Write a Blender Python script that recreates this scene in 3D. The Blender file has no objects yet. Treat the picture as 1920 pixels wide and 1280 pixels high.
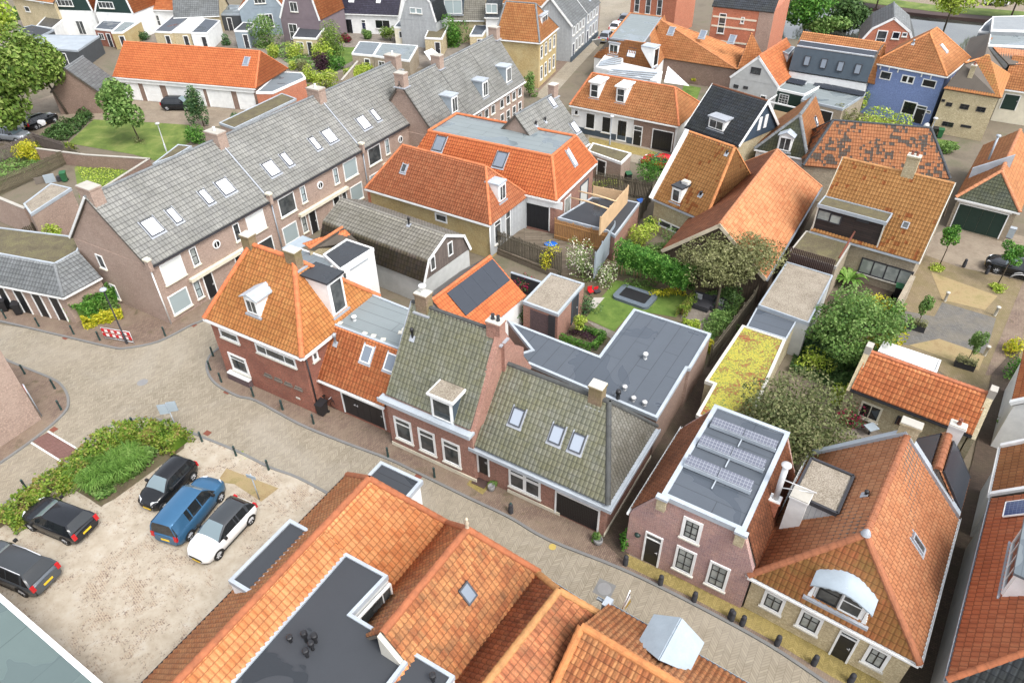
import bpy, bmesh, math, random
import numpy as np
from mathutils import Vector, Matrix
R=math.radians; rnd=random.Random(7)
sc=bpy.context.scene; C=sc.collection
# ---------------------------------------------------------------- camera
CH=32.0; FPX=1320.0; PITCH=0.66577; ROLL=-0.016187
_d=np.array([0,math.cos(PITCH),-math.sin(PITCH)]); _r=np.array([1.,0,0]); _u=np.cross(_r,_d)
CR=math.cos(ROLL)*_r+math.sin(ROLL)*_u; CU=-math.sin(ROLL)*_r+math.cos(ROLL)*_u; CD=_d
cam=bpy.data.cameras.new('camera'); camo=bpy.data.objects.new('camera',cam); C.objects.link(camo)
camo.matrix_world=Matrix(((CR[0],CU[0],-CD[0],0),(CR[1],CU[1],-CD[1],0),(CR[2],CU[2],-CD[2],CH),(0,0,0,1)))
cam.sensor_width=36; cam.lens=FPX/1920*36; cam.clip_end=3000; sc.camera=camo
# ---------------------------------------------------------------- sky and sun (bright overcast)
SUN_EL=R(56); SUN_ROT=R(138)
w=bpy.data.worlds.new('World'); sc.world=w; w.use_nodes=True
nt=w.node_tree; nt.nodes.clear()
sky=nt.nodes.new('ShaderNodeTexSky'); sky.sky_type='NISHITA'; sky.sun_disc=False
sky.sun_elevation=SUN_EL; sky.sun_rotation=SUN_ROT; sky.air_density=1.0; sky.dust_density=3.0; sky.ozone_density=1.0
hs=nt.nodes.new('ShaderNodeHueSaturation'); hs.inputs['Saturation'].default_value=0.3
bg=nt.nodes.new('ShaderNodeBackground'); bg.inputs[1].default_value=0.15
wo=nt.nodes.new('ShaderNodeOutputWorld')
nt.links.new(sky.outputs[0],hs.inputs['Color']); nt.links.new(hs.outputs[0],bg.inputs[0]); nt.links.new(bg.outputs[0],wo.inputs[0])
sl=bpy.data.lights.new('sun','SUN'); sl.energy=0.85; sl.angle=R(18); sl.color=(1,.96,.9)
so=bpy.data.objects.new('sun',sl); C.objects.link(so)
_az=SUN_ROT
sdir=Vector((math.sin(_az)*math.cos(SUN_EL),math.cos(_az)*math.cos(SUN_EL),math.sin(SUN_EL)))
so.rotation_euler=sdir.to_track_quat('Z','Y').to_euler(); so.location=(0,0,60)
vs=sc.view_settings; vs.view_transform='Standard'; vs.look='None'; vs.gamma=1; vs.use_curve_mapping=False; vs.exposure=1.42
sc.render.engine='CYCLES'
# ---------------------------------------------------------------- geometry helpers
def ray(px,py):
 v=CD*FPX+(px-960)*CR-(py-640)*CU; return v/np.linalg.norm(v)
O3=np.array([0,0,CH])
def W(p,z=0.0):                       # where the line of sight through a point of the photo meets height z
 v=ray(*p); return O3+v/(-v[2])*(CH-z)
def zat(p,xy):
 v=ray(*p); A=np.array([[v[0],0],[v[1],0],[v[2],-1]]); b=np.array([xy[0],xy[1],-CH])
 return float(np.linalg.lstsq(A,b,rcond=None)[0][1])
def _k(a,b): return lambda x,y:(a+x/3.368,b+y/3.368)
T1,T2,T3,T4=_k(0,0),_k(480,0),_k(960,0),_k(1360,0)
M1,M2,M3,M4=_k(0,320),_k(480,320),_k(920,320),_k(1360,320)
L1,L2,L3,L4=_k(0,640),_k(480,600),_k(920,600),_k(1360,600)
B1,B2,B3,B4=_k(0,900),_k(400,900),_k(880,900),_k(1360,900)
def PX(x,y): return (x,y)
def nrm(v): v=np.asarray(v,float); return v/np.linalg.norm(v)
class MB:
 def __init__(s): s.v=[];s.f=[];s.m=[];s.uv=[];s.sm=[]
 def poly(s,pts,m=0,uv=None,smooth=False):
  b=len(s.v); pts=[tuple(map(float,p)) for p in pts]; s.v+=pts; s.f.append(tuple(range(b,b+len(pts)))); s.m.append(m); s.sm.append(smooth)
  if uv is None:
   P=np.array(pts); n=np.zeros(3)
   for i in range(len(P)): n+=np.cross(P[i]-P[0],P[(i+1)%len(P)]-P[0])
   l=np.linalg.norm(n); n=n/l if l>1e-12 else np.array([0,0,1.])
   if abs(n[2])>.95: uv=[(p[0],p[1]) for p in P]
   else:
    t=nrm(np.cross([0,0,1.],n)); w2=np.cross(n,t); uv=[(p@t,p@w2) for p in P]
  s.uv+=[tuple(map(float,q)) for q in uv]
  return s
 def box(s,o,u,v,n,ur,vr,nr,m=0):
  o,u,v,n=[np.asarray(a,float) for a in (o,u,v,n)]
  c=lambda i,j,k:o+u*ur[i]+v*vr[j]+n*nr[k]
  for q in (((0,0,0),(0,1,0),(1,1,0),(1,0,0)),((0,0,1),(1,0,1),(1,1,1),(0,1,1)),((0,0,0),(1,0,0),(1,0,1),(0,0,1)),((0,1,0),(0,1,1),(1,1,1),(1,1,0)),((0,0,0),(0,0,1),(0,1,1),(0,1,0)),((1,0,0),(1,1,0),(1,1,1),(1,0,1))):
   s.poly([c(*a) for a in q],m)
  return s
 def abox(s,x0,x1,y0,y1,z0,z1,m=0): return s.box((0,0,0),(1,0,0),(0,1,0),(0,0,1),(x0,x1),(y0,y1),(z0,z1),m)
 def prism(s,pts,z0,z1,m=0,mt=None,bottom=True):      # pts counter-clockwise in plan
  n=len(pts); zt=z1 if hasattr(z1,'__len__') else [z1]*n; zb=z0 if hasattr(z0,'__len__') else [z0]*n
  for i in range(n):
   j=(i+1)%n; a,b=pts[i],pts[j]
   s.poly([(a[0],a[1],zb[i]),(b[0],b[1],zb[j]),(b[0],b[1],zt[j]),(a[0],a[1],zt[i])],m)
  s.poly([(p[0],p[1],z) for p,z in zip(pts,zt)],m if mt is None else mt)
  if bottom: s.poly([(p[0],p[1],z) for p,z in zip(pts,zb)][::-1],m)
  return s
 def slab(s,pts,t,m=0,ms=None):                        # 3d polygon thickened downwards along its normal
  P=[np.asarray(p,float) for p in pts]; n=np.zeros(3)
  for i in range(len(P)): n+=np.cross(P[i]-P[0],P[(i+1)%len(P)]-P[0])
  n=nrm(n); Q=[p-n*t for p in P]; s.poly(P,m); s.poly(Q[::-1],m if ms is None else ms)
  for i in range(len(P)):
   j=(i+1)%len(P); s.poly([P[i],Q[i],Q[j],P[j]],m if ms is None else ms)
  return s
 def tube(s,path,r,seg=8,m=0,cap=True,smooth=True):
  P=[np.asarray(p,float) for p in path]; rr=r if hasattr(r,'__len__') else [r]*len(P); rings=[]
  for i,p in enumerate(P):
   t=nrm(P[min(i+1,len(P)-1)]-P[max(i-1,0)]); a=np.array([0,0,1.]) if abs(t[2])<.9 else np.array([1.,0,0])
   e1=nrm(np.cross(t,a)); e2=np.cross(t,e1)
   rings.append([p+rr[i]*(math.cos(k*2*math.pi/seg)*e1+math.sin(k*2*math.pi/seg)*e2) for k in range(seg)])
  for i in range(len(P)-1):
   for k in range(seg):
    l=(k+1)%seg; s.poly([rings[i][l],rings[i][k],rings[i+1][k],rings[i+1][l]],m,smooth=smooth)
  if cap: s.poly(rings[0],m); s.poly(rings[-1][::-1],m)
  return s
 def lathe(s,prof,c=(0,0,0),seg=16,m=0,smooth=True):
  for (r0,z0),(r1,z1) in zip(prof[:-1],prof[1:]):
   for k in range(seg):
    a,b=k*2*math.pi/seg,(k+1)*2*math.pi/seg
    q=[(c[0]+r*math.cos(t),c[1]+r*math.sin(t),c[2]+z) for r,t,z in ((r0,a,z0),(r0,b,z0),(r1,b,z1),(r1,a,z1))]
    if r0<1e-6: q=q[1:]
    elif r1<1e-6: q=q[:3]
    s.poly(q,m,smooth=smooth)
  return s
 def build(s,name,mats,parent=None,bevel=0):
  me=bpy.data.meshes.new(name); me.from_pydata(s.v,[],s.f)
  if not isinstance(mats,(list,tuple)): mats=[mats]
  for q in mats: me.materials.append(q)
  me.polygons.foreach_set('material_index',s.m); me.polygons.foreach_set('use_smooth',s.sm)
  uv=me.uv_layers.new(name='UVMap'); uv.data.foreach_set('uv',np.array(s.uv,dtype=np.float32).ravel())
  if any(s.sm):
   bm=bmesh.new(); bm.from_mesh(me); bmesh.ops.remove_doubles(bm,verts=bm.verts,dist=1e-4); bm.to_mesh(me); bm.free()
  me.update(); o=bpy.data.objects.new(name,me); C.objects.link(o); o.parent=parent
  if bevel:
   b=o.modifiers.new('bevel','BEVEL'); b.width=bevel; b.segments=2; b.limit_method='ANGLE'
  return o
def tag(o,label=None,cat=None,group=None,kind=None):
 if label: o['label']=label
 if cat: o['category']=cat
 if group: o['group']=group
 if kind: o['kind']=kind
 return o
def empty(name,loc,rz,label,cat,group=None):
 o=bpy.data.objects.new(name,None); C.objects.link(o); o.location=tuple(loc); o.rotation_euler=(0,0,rz); o.empty_display_size=.2
 return tag(o,label,cat,group)
def dup(src,loc,rz=None,label=None,scale=None):
 r=src.copy(); C.objects.link(r); r.location=tuple(loc)
 if rz is not None: r.rotation_euler=(0,0,rz)
 if scale: r.scale=(scale,)*3 if not hasattr(scale,'__len__') else scale
 if label: r['label']=label
 for ch in src.children:
  c=ch.copy(); C.objects.link(c); c.parent=r
  for g in ch.children:
   d=g.copy(); C.objects.link(d); d.parent=c
 return r
class PL:                                                  # a plane with its own axes (wall face, roof slope)
 def __init__(s,o,u,v): s.o=np.asarray(o,float); s.u=nrm(u); v=np.asarray(v,float); v=v-s.u*(v@s.u); s.v=nrm(v); s.n=np.cross(s.u,s.v)
 def at(s,a,b,n=0): return s.o+s.u*a+s.v*b+s.n*n
def tiles(name,polys,st,parent,extra=None,lo=False):
 tw,th,amp,step=st['tw'],st['th'],st['amp'],st['step']; nu=4 if lo else 6
 me=bpy.data.meshes.new(name); bm=bmesh.new(); uvl=bm.loops.layers.uv.new('UVMap')
 flat=st.get('flat',False)
 for P in polys:
  P=[np.asarray(p,float) for p in P]; u=nrm(P[1]-P[0]); n=np.zeros(3)
  for i in range(len(P)): n+=np.cross(P[i]-P[0],P[(i+1)%len(P)]-P[0])
  n=nrm(n)
  if n[2]<0: n=-n; P=P[::-1]; P=P[-2:]+P[:-2]; u=nrm(P[1]-P[0])
  v=np.cross(n,u); uu=[(p-P[0])@u for p in P]; vv=[(p-P[0])@v for p in P]
  k0,k1=math.floor(min(uu)/tw),math.ceil(max(uu)/tw); j0,j1=math.floor(min(vv)/th-.01),math.ceil(max(vv)/th)
  if flat: us=[k*tw for k in range(k0,k1+1)]; hs=[0]*len(us)
  else:
   us=[];hs=[]
   for k in range(k0,k1):
    for q in range(nu):
     t=q/nu; us.append((k+t)*tw); hs.append(amp*(.5+.5*math.cos(2*math.pi*t)+.18*math.sin(4*math.pi*t)))
   us.append(k1*tw); hs.append(amp)
  us=np.array(us);hs=np.array(hs); rows=[]
  b2=bmesh.new(); ul=b2.loops.layers.uv.new('UVMap')
  for j in range(j0,j1):
   for t,h in ((0.0,step),(.999,0.0)):
    rows.append(((j+t)*th,h))
  vg=[]
  for (vq,h) in rows:
   base=P[0]+v*vq; vg.append([b2.verts.new(base+u*a+n*(hh+h)) for a,hh in zip(us,hs)])
  for r in range(len(rows)-1):
   for c in range(len(us)-1):
    f=b2.faces.new((vg[r][c],vg[r][c+1],vg[r+1][c+1],vg[r+1][c])); f.smooth=(not flat) and r%2==0
    eps=1e-3; va,vb=(rows[r][0],rows[r+1][0]) if r%2==0 else (rows[r][0]-.02,rows[r][0]-.01)
    ua,ub=us[c],us[c+1];
    for l,(x,y) in zip(f.loops,((ua,va),(ub,va),(ub,vb),(ua,vb))): l[ul].uv=(x+100*tw,y+100*th)
  for i in range(len(P)):
   a,b=P[i],P[(i+1)%len(P)]; e=nrm(b-a); out=np.cross(e,n)
   if i==0: a=a-v*0.02
   bmesh.ops.bisect_plane(b2,geom=b2.verts[:]+b2.edges[:]+b2.faces[:],dist=1e-5,plane_co=Vector(a),plane_no=Vector(out),clear_outer=True)
  tm=bpy.data.meshes.new('t'); b2.to_mesh(tm); b2.free(); bm.from_mesh(tm); bpy.data.meshes.remove(tm)
  Q=[p-n*.02 for p in P]; Q2=[p-n*.16 for p in P]
  def addf(pts,m):
   f=bm.faces.new([bm.verts.new(q) for q in pts]); f.material_index=m
  addf(Q,1); addf(Q2[::-1],1)
  for i in range(len(P)):
   j=(i+1)%len(P); addf([Q[i],Q2[i],Q2[j],Q[j]],1)
 bm.to_mesh(me); bm.free(); me.materials.append(st['mat']); me.materials.append(MT['deck'])
 o=bpy.data.objects.new(name,me); C.objects.link(o); o.parent=parent
 return o
def ridge(mb,a,b,r=.13,seg=.38,m=0,lift=.02):               # half-round ridge tiles with overlaps
 a=np.asarray(a,float); b=np.asarray(b,float); L=np.linalg.norm(b-a); n=max(1,int(L/seg)); t=(b-a)/L
 e1=nrm(np.cross(t,[0,0,1.])); e2=np.cross(e1,t); e2=e2 if e2[2]>0 else -e2
 for i in range(n):
  p0=a+t*L*i/n; p1=a+t*L*(i+1.04)/n
  for k in range(6):
   q=[]
   for p,rr in ((p0,r*1.06),(p1,r*.94)):
    for kk in (k,k+1):
     an=-.15+kk/6*(math.pi+.3); q.append(p+e1*rr*math.cos(an)+e2*(rr*math.sin(an)*.85+lift))
   mb.poly([q[0],q[1],q[3],q[2]],m,smooth=False)
  mb.poly([p0+e1*r*1.06*math.cos(-.15+k/6*(math.pi+.3))+e2*(r*1.06*math.sin(-.15+k/6*(math.pi+.3))*.85+lift) for k in range(7)],m)
# ---------------------------------------------------------------- house
class House:
 def __init__(s,name,label,cat,a,b,ze,back=None,depth=None,bz=None,group=None,z0=0.,ins=.18):
  A,B=W(a,ze),W(b,ze); s.ze=ze; s.O=np.array([A[0],A[1],0]); d=B-A; d[2]=0; s.L=np.linalg.norm(d); s.ex=d/s.L; s.ey=np.array([-s.ex[1],s.ex[0],0]); s.ez=np.array([0,0,1.])
  s.rz=math.atan2(s.ex[1],s.ex[0]); s.root=empty(name,s.O,s.rz,label,cat,group)
  s.D=depth if depth else s.loc(back,bz if bz is not None else ze)[1]; s.z0=z0; s.ins=ins; s.planes={}; s.trim=None; s.ro=None
  i=ins; L,D=s.L,s.D
  s.pl('front',(0,i,0),(1,0,0),(0,0,1)); s.pl('right',(L-i,0,0),(0,1,0),(0,0,1)); s.pl('left',(i,D,0),(0,-1,0),(0,0,1)); s.pl('back',(L,D-i,0),(-1,0,0),(0,0,1))
 def pl(s,n,o,u,v): s.planes[n]=PL(o,u,v); return s.planes[n]
 def tol(s,X): d=np.asarray(X)-s.O; return np.array([d@s.ex,d@s.ey,d[2]])
 def loc(s,p,z): return s.tol(W(p,z))
 def zl(s,p,x,y): X=s.O+s.ex*x+s.ey*y; return zat(p,X[:2])
 def on(s,pl,p):                                        # photo point -> plane coordinates
  if isinstance(pl,str): pl=s.planes[pl]
  v=ray(*p); vl=np.array([v@s.ex,v@s.ey,v[2]]); o=s.tol(O3); t=((pl.o-o)@pl.n)/(vl@pl.n); q=o+vl*t-pl.o
  return q@pl.u,q@pl.v
 def wall(s,mat,pts=None,top=None,gx=None,z0=None,name='wall',mb=None,cap=None):
  i=s.ins; L,D=s.L,s.D; z0=s.z0 if z0 is None else z0; top=s.ze-.06 if top is None else top
  pts=pts or [(i,i),(L-i,i),(L-i,D-i),(i,D-i)]; mb=mb or MB(); mb.prism(pts,z0,top,0)
  if gx:                                             # gable ends: (side, ridge pos, ridge z)
   for side,rp,zr in gx:
    if side in 'lr':
     x0,x1=(i,i+.25) if side=='l' else (L-i-.25,L-i)
     t=[(i,top),(D-i,top),(rp,zr-.1)] if not hasattr(rp,'__len__') else [(i,top),(D-i,top)]+[(q[0],q[1]-.1) for q in rp][::-1]
     f=[(x1,y,z) for y,z in t]; g=[(x0,y,z) for y,z in t]; mb.poly(f); mb.poly(g[::-1])
     for k in range(len(t)):
      l=(k+1)%len(t); mb.poly([f[k],g[k],g[l],f[l]])
    else:
     y0,y1=(i,i+.25) if side=='f' else (D-i-.25,D-i)
     t=[(i,top),(L-i,top),(rp,zr-.1)] if not hasattr(rp,'__len__') else [(i,top),(L-i,top)]+[(q[0],q[1]-.1) for q in rp][::-1]
     f=[(x,y0,z) for x,z in t]; g=[(x,y1,z) for x,z in t]; mb.poly(f); mb.poly(g[::-1])
     for k in range(len(t)):
      l=(k+1)%len(t); mb.poly([f[k],g[k],g[l],f[l]])
  return mb.build(name,mat,s.root)
 def roof(s,st,r0,r1,faces='fblr',lo=False,ridges=True,rm=None,rr=.13,eb=None,e=None):
  L,D,ze=s.L,s.D,s.ze; zb=ze if eb is None else eb; e=e or [(0,0,ze),(L,0,ze),(L,D,zb),(0,D,zb)]
  e0,e1,e2,e3=[np.array(q,float) for q in e]; r0=np.array(r0,float); r1=np.array(r1,float); alx=abs(r1[0]-r0[0])>abs(r1[1]-r0[1])
  P=[]
  if alx:
   if 'f' in faces: P.append([e0,e1,r1,r0]); s.planes['rf']=PL(e0,e1-e0,r0-e0)
   if 'b' in faces: P.append([e2,e3,r0,r1]); s.planes['rb']=PL(e2,e3-e2,r1-e2)
   if r0[0]>.01 and 'l' in faces: P.append([e3,e0,r0]); s.planes['rl']=PL(e3,e0-e3,r0-e3)
   if r1[0]<L-.01 and 'r' in faces: P.append([e1,e2,r1]); s.planes['rr']=PL(e1,e2-e1,r1-e1)
   hips=[(e0,r0),(e3,r0)] if r0[0]>.01 else []
   hips+=[(e1,r1),(e2,r1)] if r1[0]<L-.01 else []
  else:                                              # r0 near the front, r1 at the back
   if 'l' in faces: P.append([e3,e0,r0,r1]); s.planes['rl']=PL(e3,e0-e3,r1-e3)
   if 'r' in faces: P.append([e1,e2,r1,r0]); s.planes['rr']=PL(e1,e2-e1,r0-e1)
   if r0[1]>.01 and 'f' in faces: P.append([e0,e1,r0]); s.planes['rf']=PL(e0,e1-e0,r0-e0)
   if r1[1]<D-.01 and 'b' in faces: P.append([e2,e3,r1]); s.planes['rb']=PL(e2,e3-e2,r1-e2)
   hips=[(e0,r0),(e1,r0)] if r0[1]>.01 else []
   hips+=[(e2,r1),(e3,r1)] if r1[1]<D-.01 else []
  ro=tiles('roof',P,st,s.root,lo=lo); s.ro=ro
  if ridges:
   mb=MB(); ridge(mb,r0,r1,rr)
   for a,b in hips: ridge(mb,a,b,rr)
   mb.build('ridge_tiles',rm or st.get('rmat') or st['mat'],ro)
  return ro
 def roofp(s,st,polys,ridges=(),lo=False,rm=None,rr=.13):
  ro=tiles('roof',polys,st,s.root,lo=lo); s.ro=ro
  if ridges:
   mb=MB()
   for a,b in ridges: ridge(mb,a,b,rr)
   mb.build('ridge_tiles',rm or st.get('rmat') or st['mat'],ro)
  return ro
 def gutter(s,edges,mat=None,w=.13,h=.13,out=.0,name='gutter'):
  mb=MB()
  for a,b in edges:
   a=np.asarray(a,float);b=np.asarray(b,float); t=nrm(b-a); n=nrm(np.cross(t,[0,0,1.])) ; l=np.linalg.norm(b-a)
   mb.box(a,t,n,(0,0,1),(-.02,l+.02),(out+.005,out+.02),(-h-.03,-.03)); mb.box(a,t,n,(0,0,1),(-.02,l+.02),(out+w,out+w+.015),(-h-.03,-.03)); mb.box(a,t,n,(0,0,1),(-.02,l+.02),(out+.02,out+w),(-h-.03,-h-.01))
  return mb.build(name,mat or MT['zinc'],s.root)
 def win(s,face,p0,p1,nx=1,ny=1,fm='white',pm='glass',fw=.08,mw=.05,sill=True,name='window',split=None,d=.06,local=False,sw=.05,parent=None,inner=None,sm='stone'):
  pl=s.planes[face] if isinstance(face,str) else face
  if local: (a0,b1),(a1,b0)=p0,p1
  else: (a0,b1),(a1,b0)=s.on(pl,p0),s.on(pl,p1)
  if a1<a0: a0,a1=a1,a0
  if b1<b0: b0,b1=b1,b0
  o,u,v,n=pl.o,pl.u,pl.v,pl.n; mb=MB(); B=lambda ur,vr,nr,m=0: mb.box(o,u,v,n,ur,vr,nr,m)
  fz=-.06
  B((a0,a0+fw),(b0,b1),(fz,d)); B((a1-fw,a1),(b0,b1),(fz,d)); B((a0+fw,a1-fw),(b0,b0+fw),(fz,d)); B((a0+fw,a1-fw),(b1-fw,b1),(fz,d))
  xs=split[0] if split and split[0] is not None else [i/nx for i in range(1,nx)]; ys=split[1] if split and split[1] is not None else [i/ny for i in range(1,ny)]
  mi=0
  if inner:
   mi=2; g_=.055; B((a0+fw,a0+fw+g_),(b0+fw,b1-fw),(0,d-.02),2); B((a1-fw-g_,a1-fw),(b0+fw,b1-fw),(0,d-.02),2); B((a0+fw+g_,a1-fw-g_),(b0+fw,b0+fw+g_),(0,d-.02),2); B((a0+fw+g_,a1-fw-g_),(b1-fw-g_,b1-fw),(0,d-.02),2)
  for t in xs: q=a0+(a1-a0)*t; B((q-mw/2,q+mw/2),(b0+fw,b1-fw),(.004,d-.025),mi)
  for t in ys: q=b0+(b1-b0)*t; B((a0+fw,a1-fw),(q-mw/2,q+mw/2),(.004,d-.028),mi)
  if sill: B((a0-.06,a1+.06),(b0-.09,b0-.002),(-.02,.12),1)
  par=parent or s.root
  w_=mb.build(name,[MT[fm],MT[sm],MT[inner or fm]],par)
  pa=MB(); pa.box(o,u,v,n,(a0+fw,a1-fw),(b0+fw,b1-fw),(-.05,.012)); g=pa.build('pane' if name!='door' else 'door_panel',MT[pm],w_ if parent is None else par)
  return (a0,a1,b0,b1)
 def door(s,face,p0,p1,pm='black_paint',fm='white',fan=0,local=False,name='door',grooves=0,leaves=1,handle=True):
  pl=s.planes[face] if isinstance(face,str) else face
  if local: (a0,b1),(a1,b0)=p0,p1
  else: (a0,b1),(a1,b0)=s.on(pl,p0),s.on(pl,p1)
  b0=max(b0,s.z0+.03) if pl.v[2]>.9 else b0
  if a1<a0: a0,a1=a1,a0
  o,u,v,n=pl.o,pl.u,pl.v,pl.n; mb=MB(); B=lambda ur,vr,nr,m=0,q=None:(q or mb).box(o,u,v,n,ur,vr,nr,m)
  fw=.09; B((a0,a0+fw),(b0,b1),(-.05,.07)); B((a1-fw,a1),(b0,b1),(-.05,.07)); B((a0+fw,a1-fw),(b1-fw,b1),(-.05,.07)); bt=b1-fw
  if fan: B((a0+fw,a1-fw),(b1-fan-.06,b1-fan),(-.02,.06))
  w_=mb.build(name,MT[fm],s.root)
  if fan: pa=MB(); pa.box(o,u,v,n,(a0+fw,a1-fw),(b1-fan,b1-fw),(-.04,.012)); pa.build('fanlight',MT['glass'],w_); bt=b1-fan-.06
  pm_=MB(); lw=(a1-a0-2*fw)/leaves
  for i in range(leaves):
   x0=a0+fw+i*lw+.006; x1=x0+lw-.012; pm_.box(o,u,v,n,(x0,x1),(b0,bt),(-.04,.02))
   if grooves:
    k=max(2,int((x1-x0)/grooves))
    for j in range(k):
     g0=x0+(x1-x0)*j/k; pm_.box(o,u,v,n,(g0+.008,g0+(x1-x0)/k-.008),(b0+.02,bt-.02),(.02,.032))
   else:
    h=bt-b0
    pm_.box(o,u,v,n,(x0+.1,x1-.1),(b0+.12,b0+h*.42),(.02,.03)); pm_.box(o,u,v,n,(x0+.1,x1-.1),(b0+h*.5,bt-.12),(.02,.03))
  pm_.build('door_leaf',MT[pm],w_)
  if handle:
   q=MB()
   for i in range(leaves):
    x=a0+fw+i*lw+(lw-.1 if i%2==0 else .1); q.box(o,u,v,n,(x-.02,x+.02),(b0+1.0,b0+1.14),(.02,.07)); q.box(o,u,v,n,(x-.1,x+.02),(b0+1.06,b0+1.09),(.05,.07))
   q.build('handle',MT['steel'],w_)
  return w_
 def skylight(s,pl,p0,p1,pm='skyglass',fm='dark_frame',fw=.07,local=False,blind=False,apron=True):
  pl=s.planes[pl] if isinstance(pl,str) else pl
  if local: (a0,b1),(a1,b0)=p0,p1
  else: (a0,b1),(a1,b0)=s.on(pl,p0),s.on(pl,p1)
  if a1<a0: a0,a1=a1,a0
  if b1<b0: b0,b1=b1,b0
  o,u,v,n=pl.o,pl.u,pl.v,pl.n; mb=MB(); B=lambda ur,vr,nr,m=0: mb.box(o,u,v,n,ur,vr,nr,m); h=.16
  B((a0,a0+fw),(b0,b1),(0,h)); B((a1-fw,a1),(b0,b1),(0,h)); B((a0+fw,a1-fw),(b0,b0+fw),(0,h)); B((a0+fw,a1-fw),(b1-fw,b1),(0,h+.02))
  if apron: B((a0-.1,a1+.1),(b0-.16,b0-.003),(.02,.075),1); B((a0-.08,a0-.003),(b0,b1+.1),(.02,.08),1); B((a1+.003,a1+.08),(b0,b1+.1),(.02,.08),1)
  w_=mb.build('skylight',[MT[fm],MT['lead']],s.root)
  MB().box(o,u,v,n,(a0+fw,a1-fw),(b0+fw,b1-fw),(.02,h-.02)).build('pane',MT[pm],w_)
 def sky_c(s,pl,p,w_,h_,**k):                           # skylight from its centre and size
  pl=s.planes[pl]; a,b=s.on(pl,p); s.skylight(pl,(a-w_/2,b+h_/2),(a+w_/2,b-h_/2),local=True,**k)
 def chimney(s,x,y,z0,z1,wx=.6,wy=.5,mat='brick_ch',pots=1,cap='stone',flash=True,potm='terracotta',name='chimney'):
  mb=MB(); mb.abox(x-wx/2,x+wx/2,y-wy/2,y+wy/2,z0,z1-.16,0); mb.abox(x-wx/2-.05,x+wx/2+.05,y-wy/2-.05,y+wy/2+.05,z1-.16,z1-.06,0); mb.abox(x-wx/2-.03,x+wx/2+.03,y-wy/2-.03,y+wy/2+.03,z1-.058,z1,1)
  o=mb.build(name,[MT[mat],MT[cap]],s.root)
  if flash:
   f=MB(); zz=max(z0+.15,z0); f.abox(x-wx/2-.16,x+wx/2+.16,y-wy/2-.14,y+wy/2+.14,s_top(z0),s_top(z0)+.1); f.build('flashing',MT['lead'],o)
  for i in range(pots):
   xx=x+(i-(pots-1)/2)*wx/max(pots,1)*.8; MB().lathe([(.1,0),(.12,.03),(.1,.06),(.085,.26),(.11,.29),(.11,.33),(.06,.33),(.06,.1)],(xx,y,z1),10).build('chimney_pot',MT[potm],o)
  return o
 def vent(s,pl,p,kind='black',h=.45,r=.07):             # a small pipe that rises through a roof slope
  pl=s.planes[pl] if isinstance(pl,str) else pl; a,b=s.on(pl,p); q=pl.at(a,b,0); mb=MB()
  mb.box(pl.o,pl.u,pl.v,pl.n,(a-.17,a+.17),(b-.2,b+.17),(.03,.08),1)
  mb.lathe([(r,-.1),(r,h*.7),(r*1.6,h*.72),(r*1.6,h),(r*.7,h+.05),(0,h+.05)],q,10)
  return mb.build('roof_vent',[MT['black_plastic' if kind=='black' else 'zinc'],MT['lead']],s.root)
 def dormer(s,cx,y0,w,zb,zt,slope_n,roofm='zinc_light',wall='white',side=None,face='f',ov=.12,kind='flat',nx=2,ny=1,pm='glass',fm='white',apex=.5,back=None,gravel=False,split=None):
  side=side or wall; yb=back if back is not None else y0+(zt-zb)/slope_n+.25
  if face=='f': X=lambda a,b,c:(cx+a,y0+b,c)
  elif face=='r': X=lambda a,b,c:(y0-b,cx+a,c)
  elif face=='l': X=lambda a,b,c:(y0+b,cx-a,c)
  elif face=='b': X=lambda a,b,c:(cx-a,y0-b,c)
  dl=yb-y0 if face in 'f' else (back if back is not None else (zt-zb)/slope_n+.25)
  mb=MB(); h=w/2
  F=[(-h,zb),(h,zb),(h,zt),(-h,zt)]
  mb.poly([X(a,0,z) for a,z in F],0)
  for sgn in (-1,1):
   t=[X(sgn*h,0,zb-.1),X(sgn*h,0,zt),X(sgn*h,dl,zt),X(sgn*h,dl,zt-.3)]
   mb.poly(t if sgn<0 else t[::-1],1)
  mb.poly([X(-h,dl,zt),X(-h,dl,zt-.3),X(h,dl,zt-.3),X(h,dl,zt)],1)
  bx=lambda a0,a1,b0,b1,c0,c1,m:[mb.poly([X(*q) for q in f],m) for f in (((a0,b0,c0),(a1,b0,c0),(a1,b0,c1),(a0,b0,c1)),((a1,b0,c0),(a1,b1,c0),(a1,b1,c1),(a1,b0,c1)),((a1,b1,c0),(a0,b1,c0),(a0,b1,c1),(a1,b1,c1)),((a0,b1,c0),(a0,b0,c0),(a0,b0,c1),(a0,b1,c1)),((a0,b0,c1),(a1,b0,c1),(a1,b1,c1),(a0,b1,c1)),((a0,b1,c0),(a1,b1,c0),(a1,b0,c0),(a0,b0,c0)))]
  bx(-h-.1,h+.1,-.14,.02,zb-.16,zb-.02,2)
  dm=mb.build('dormer',[MT[wall],MT[side],MT['lead']],s.root)
  mb=MB();
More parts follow.
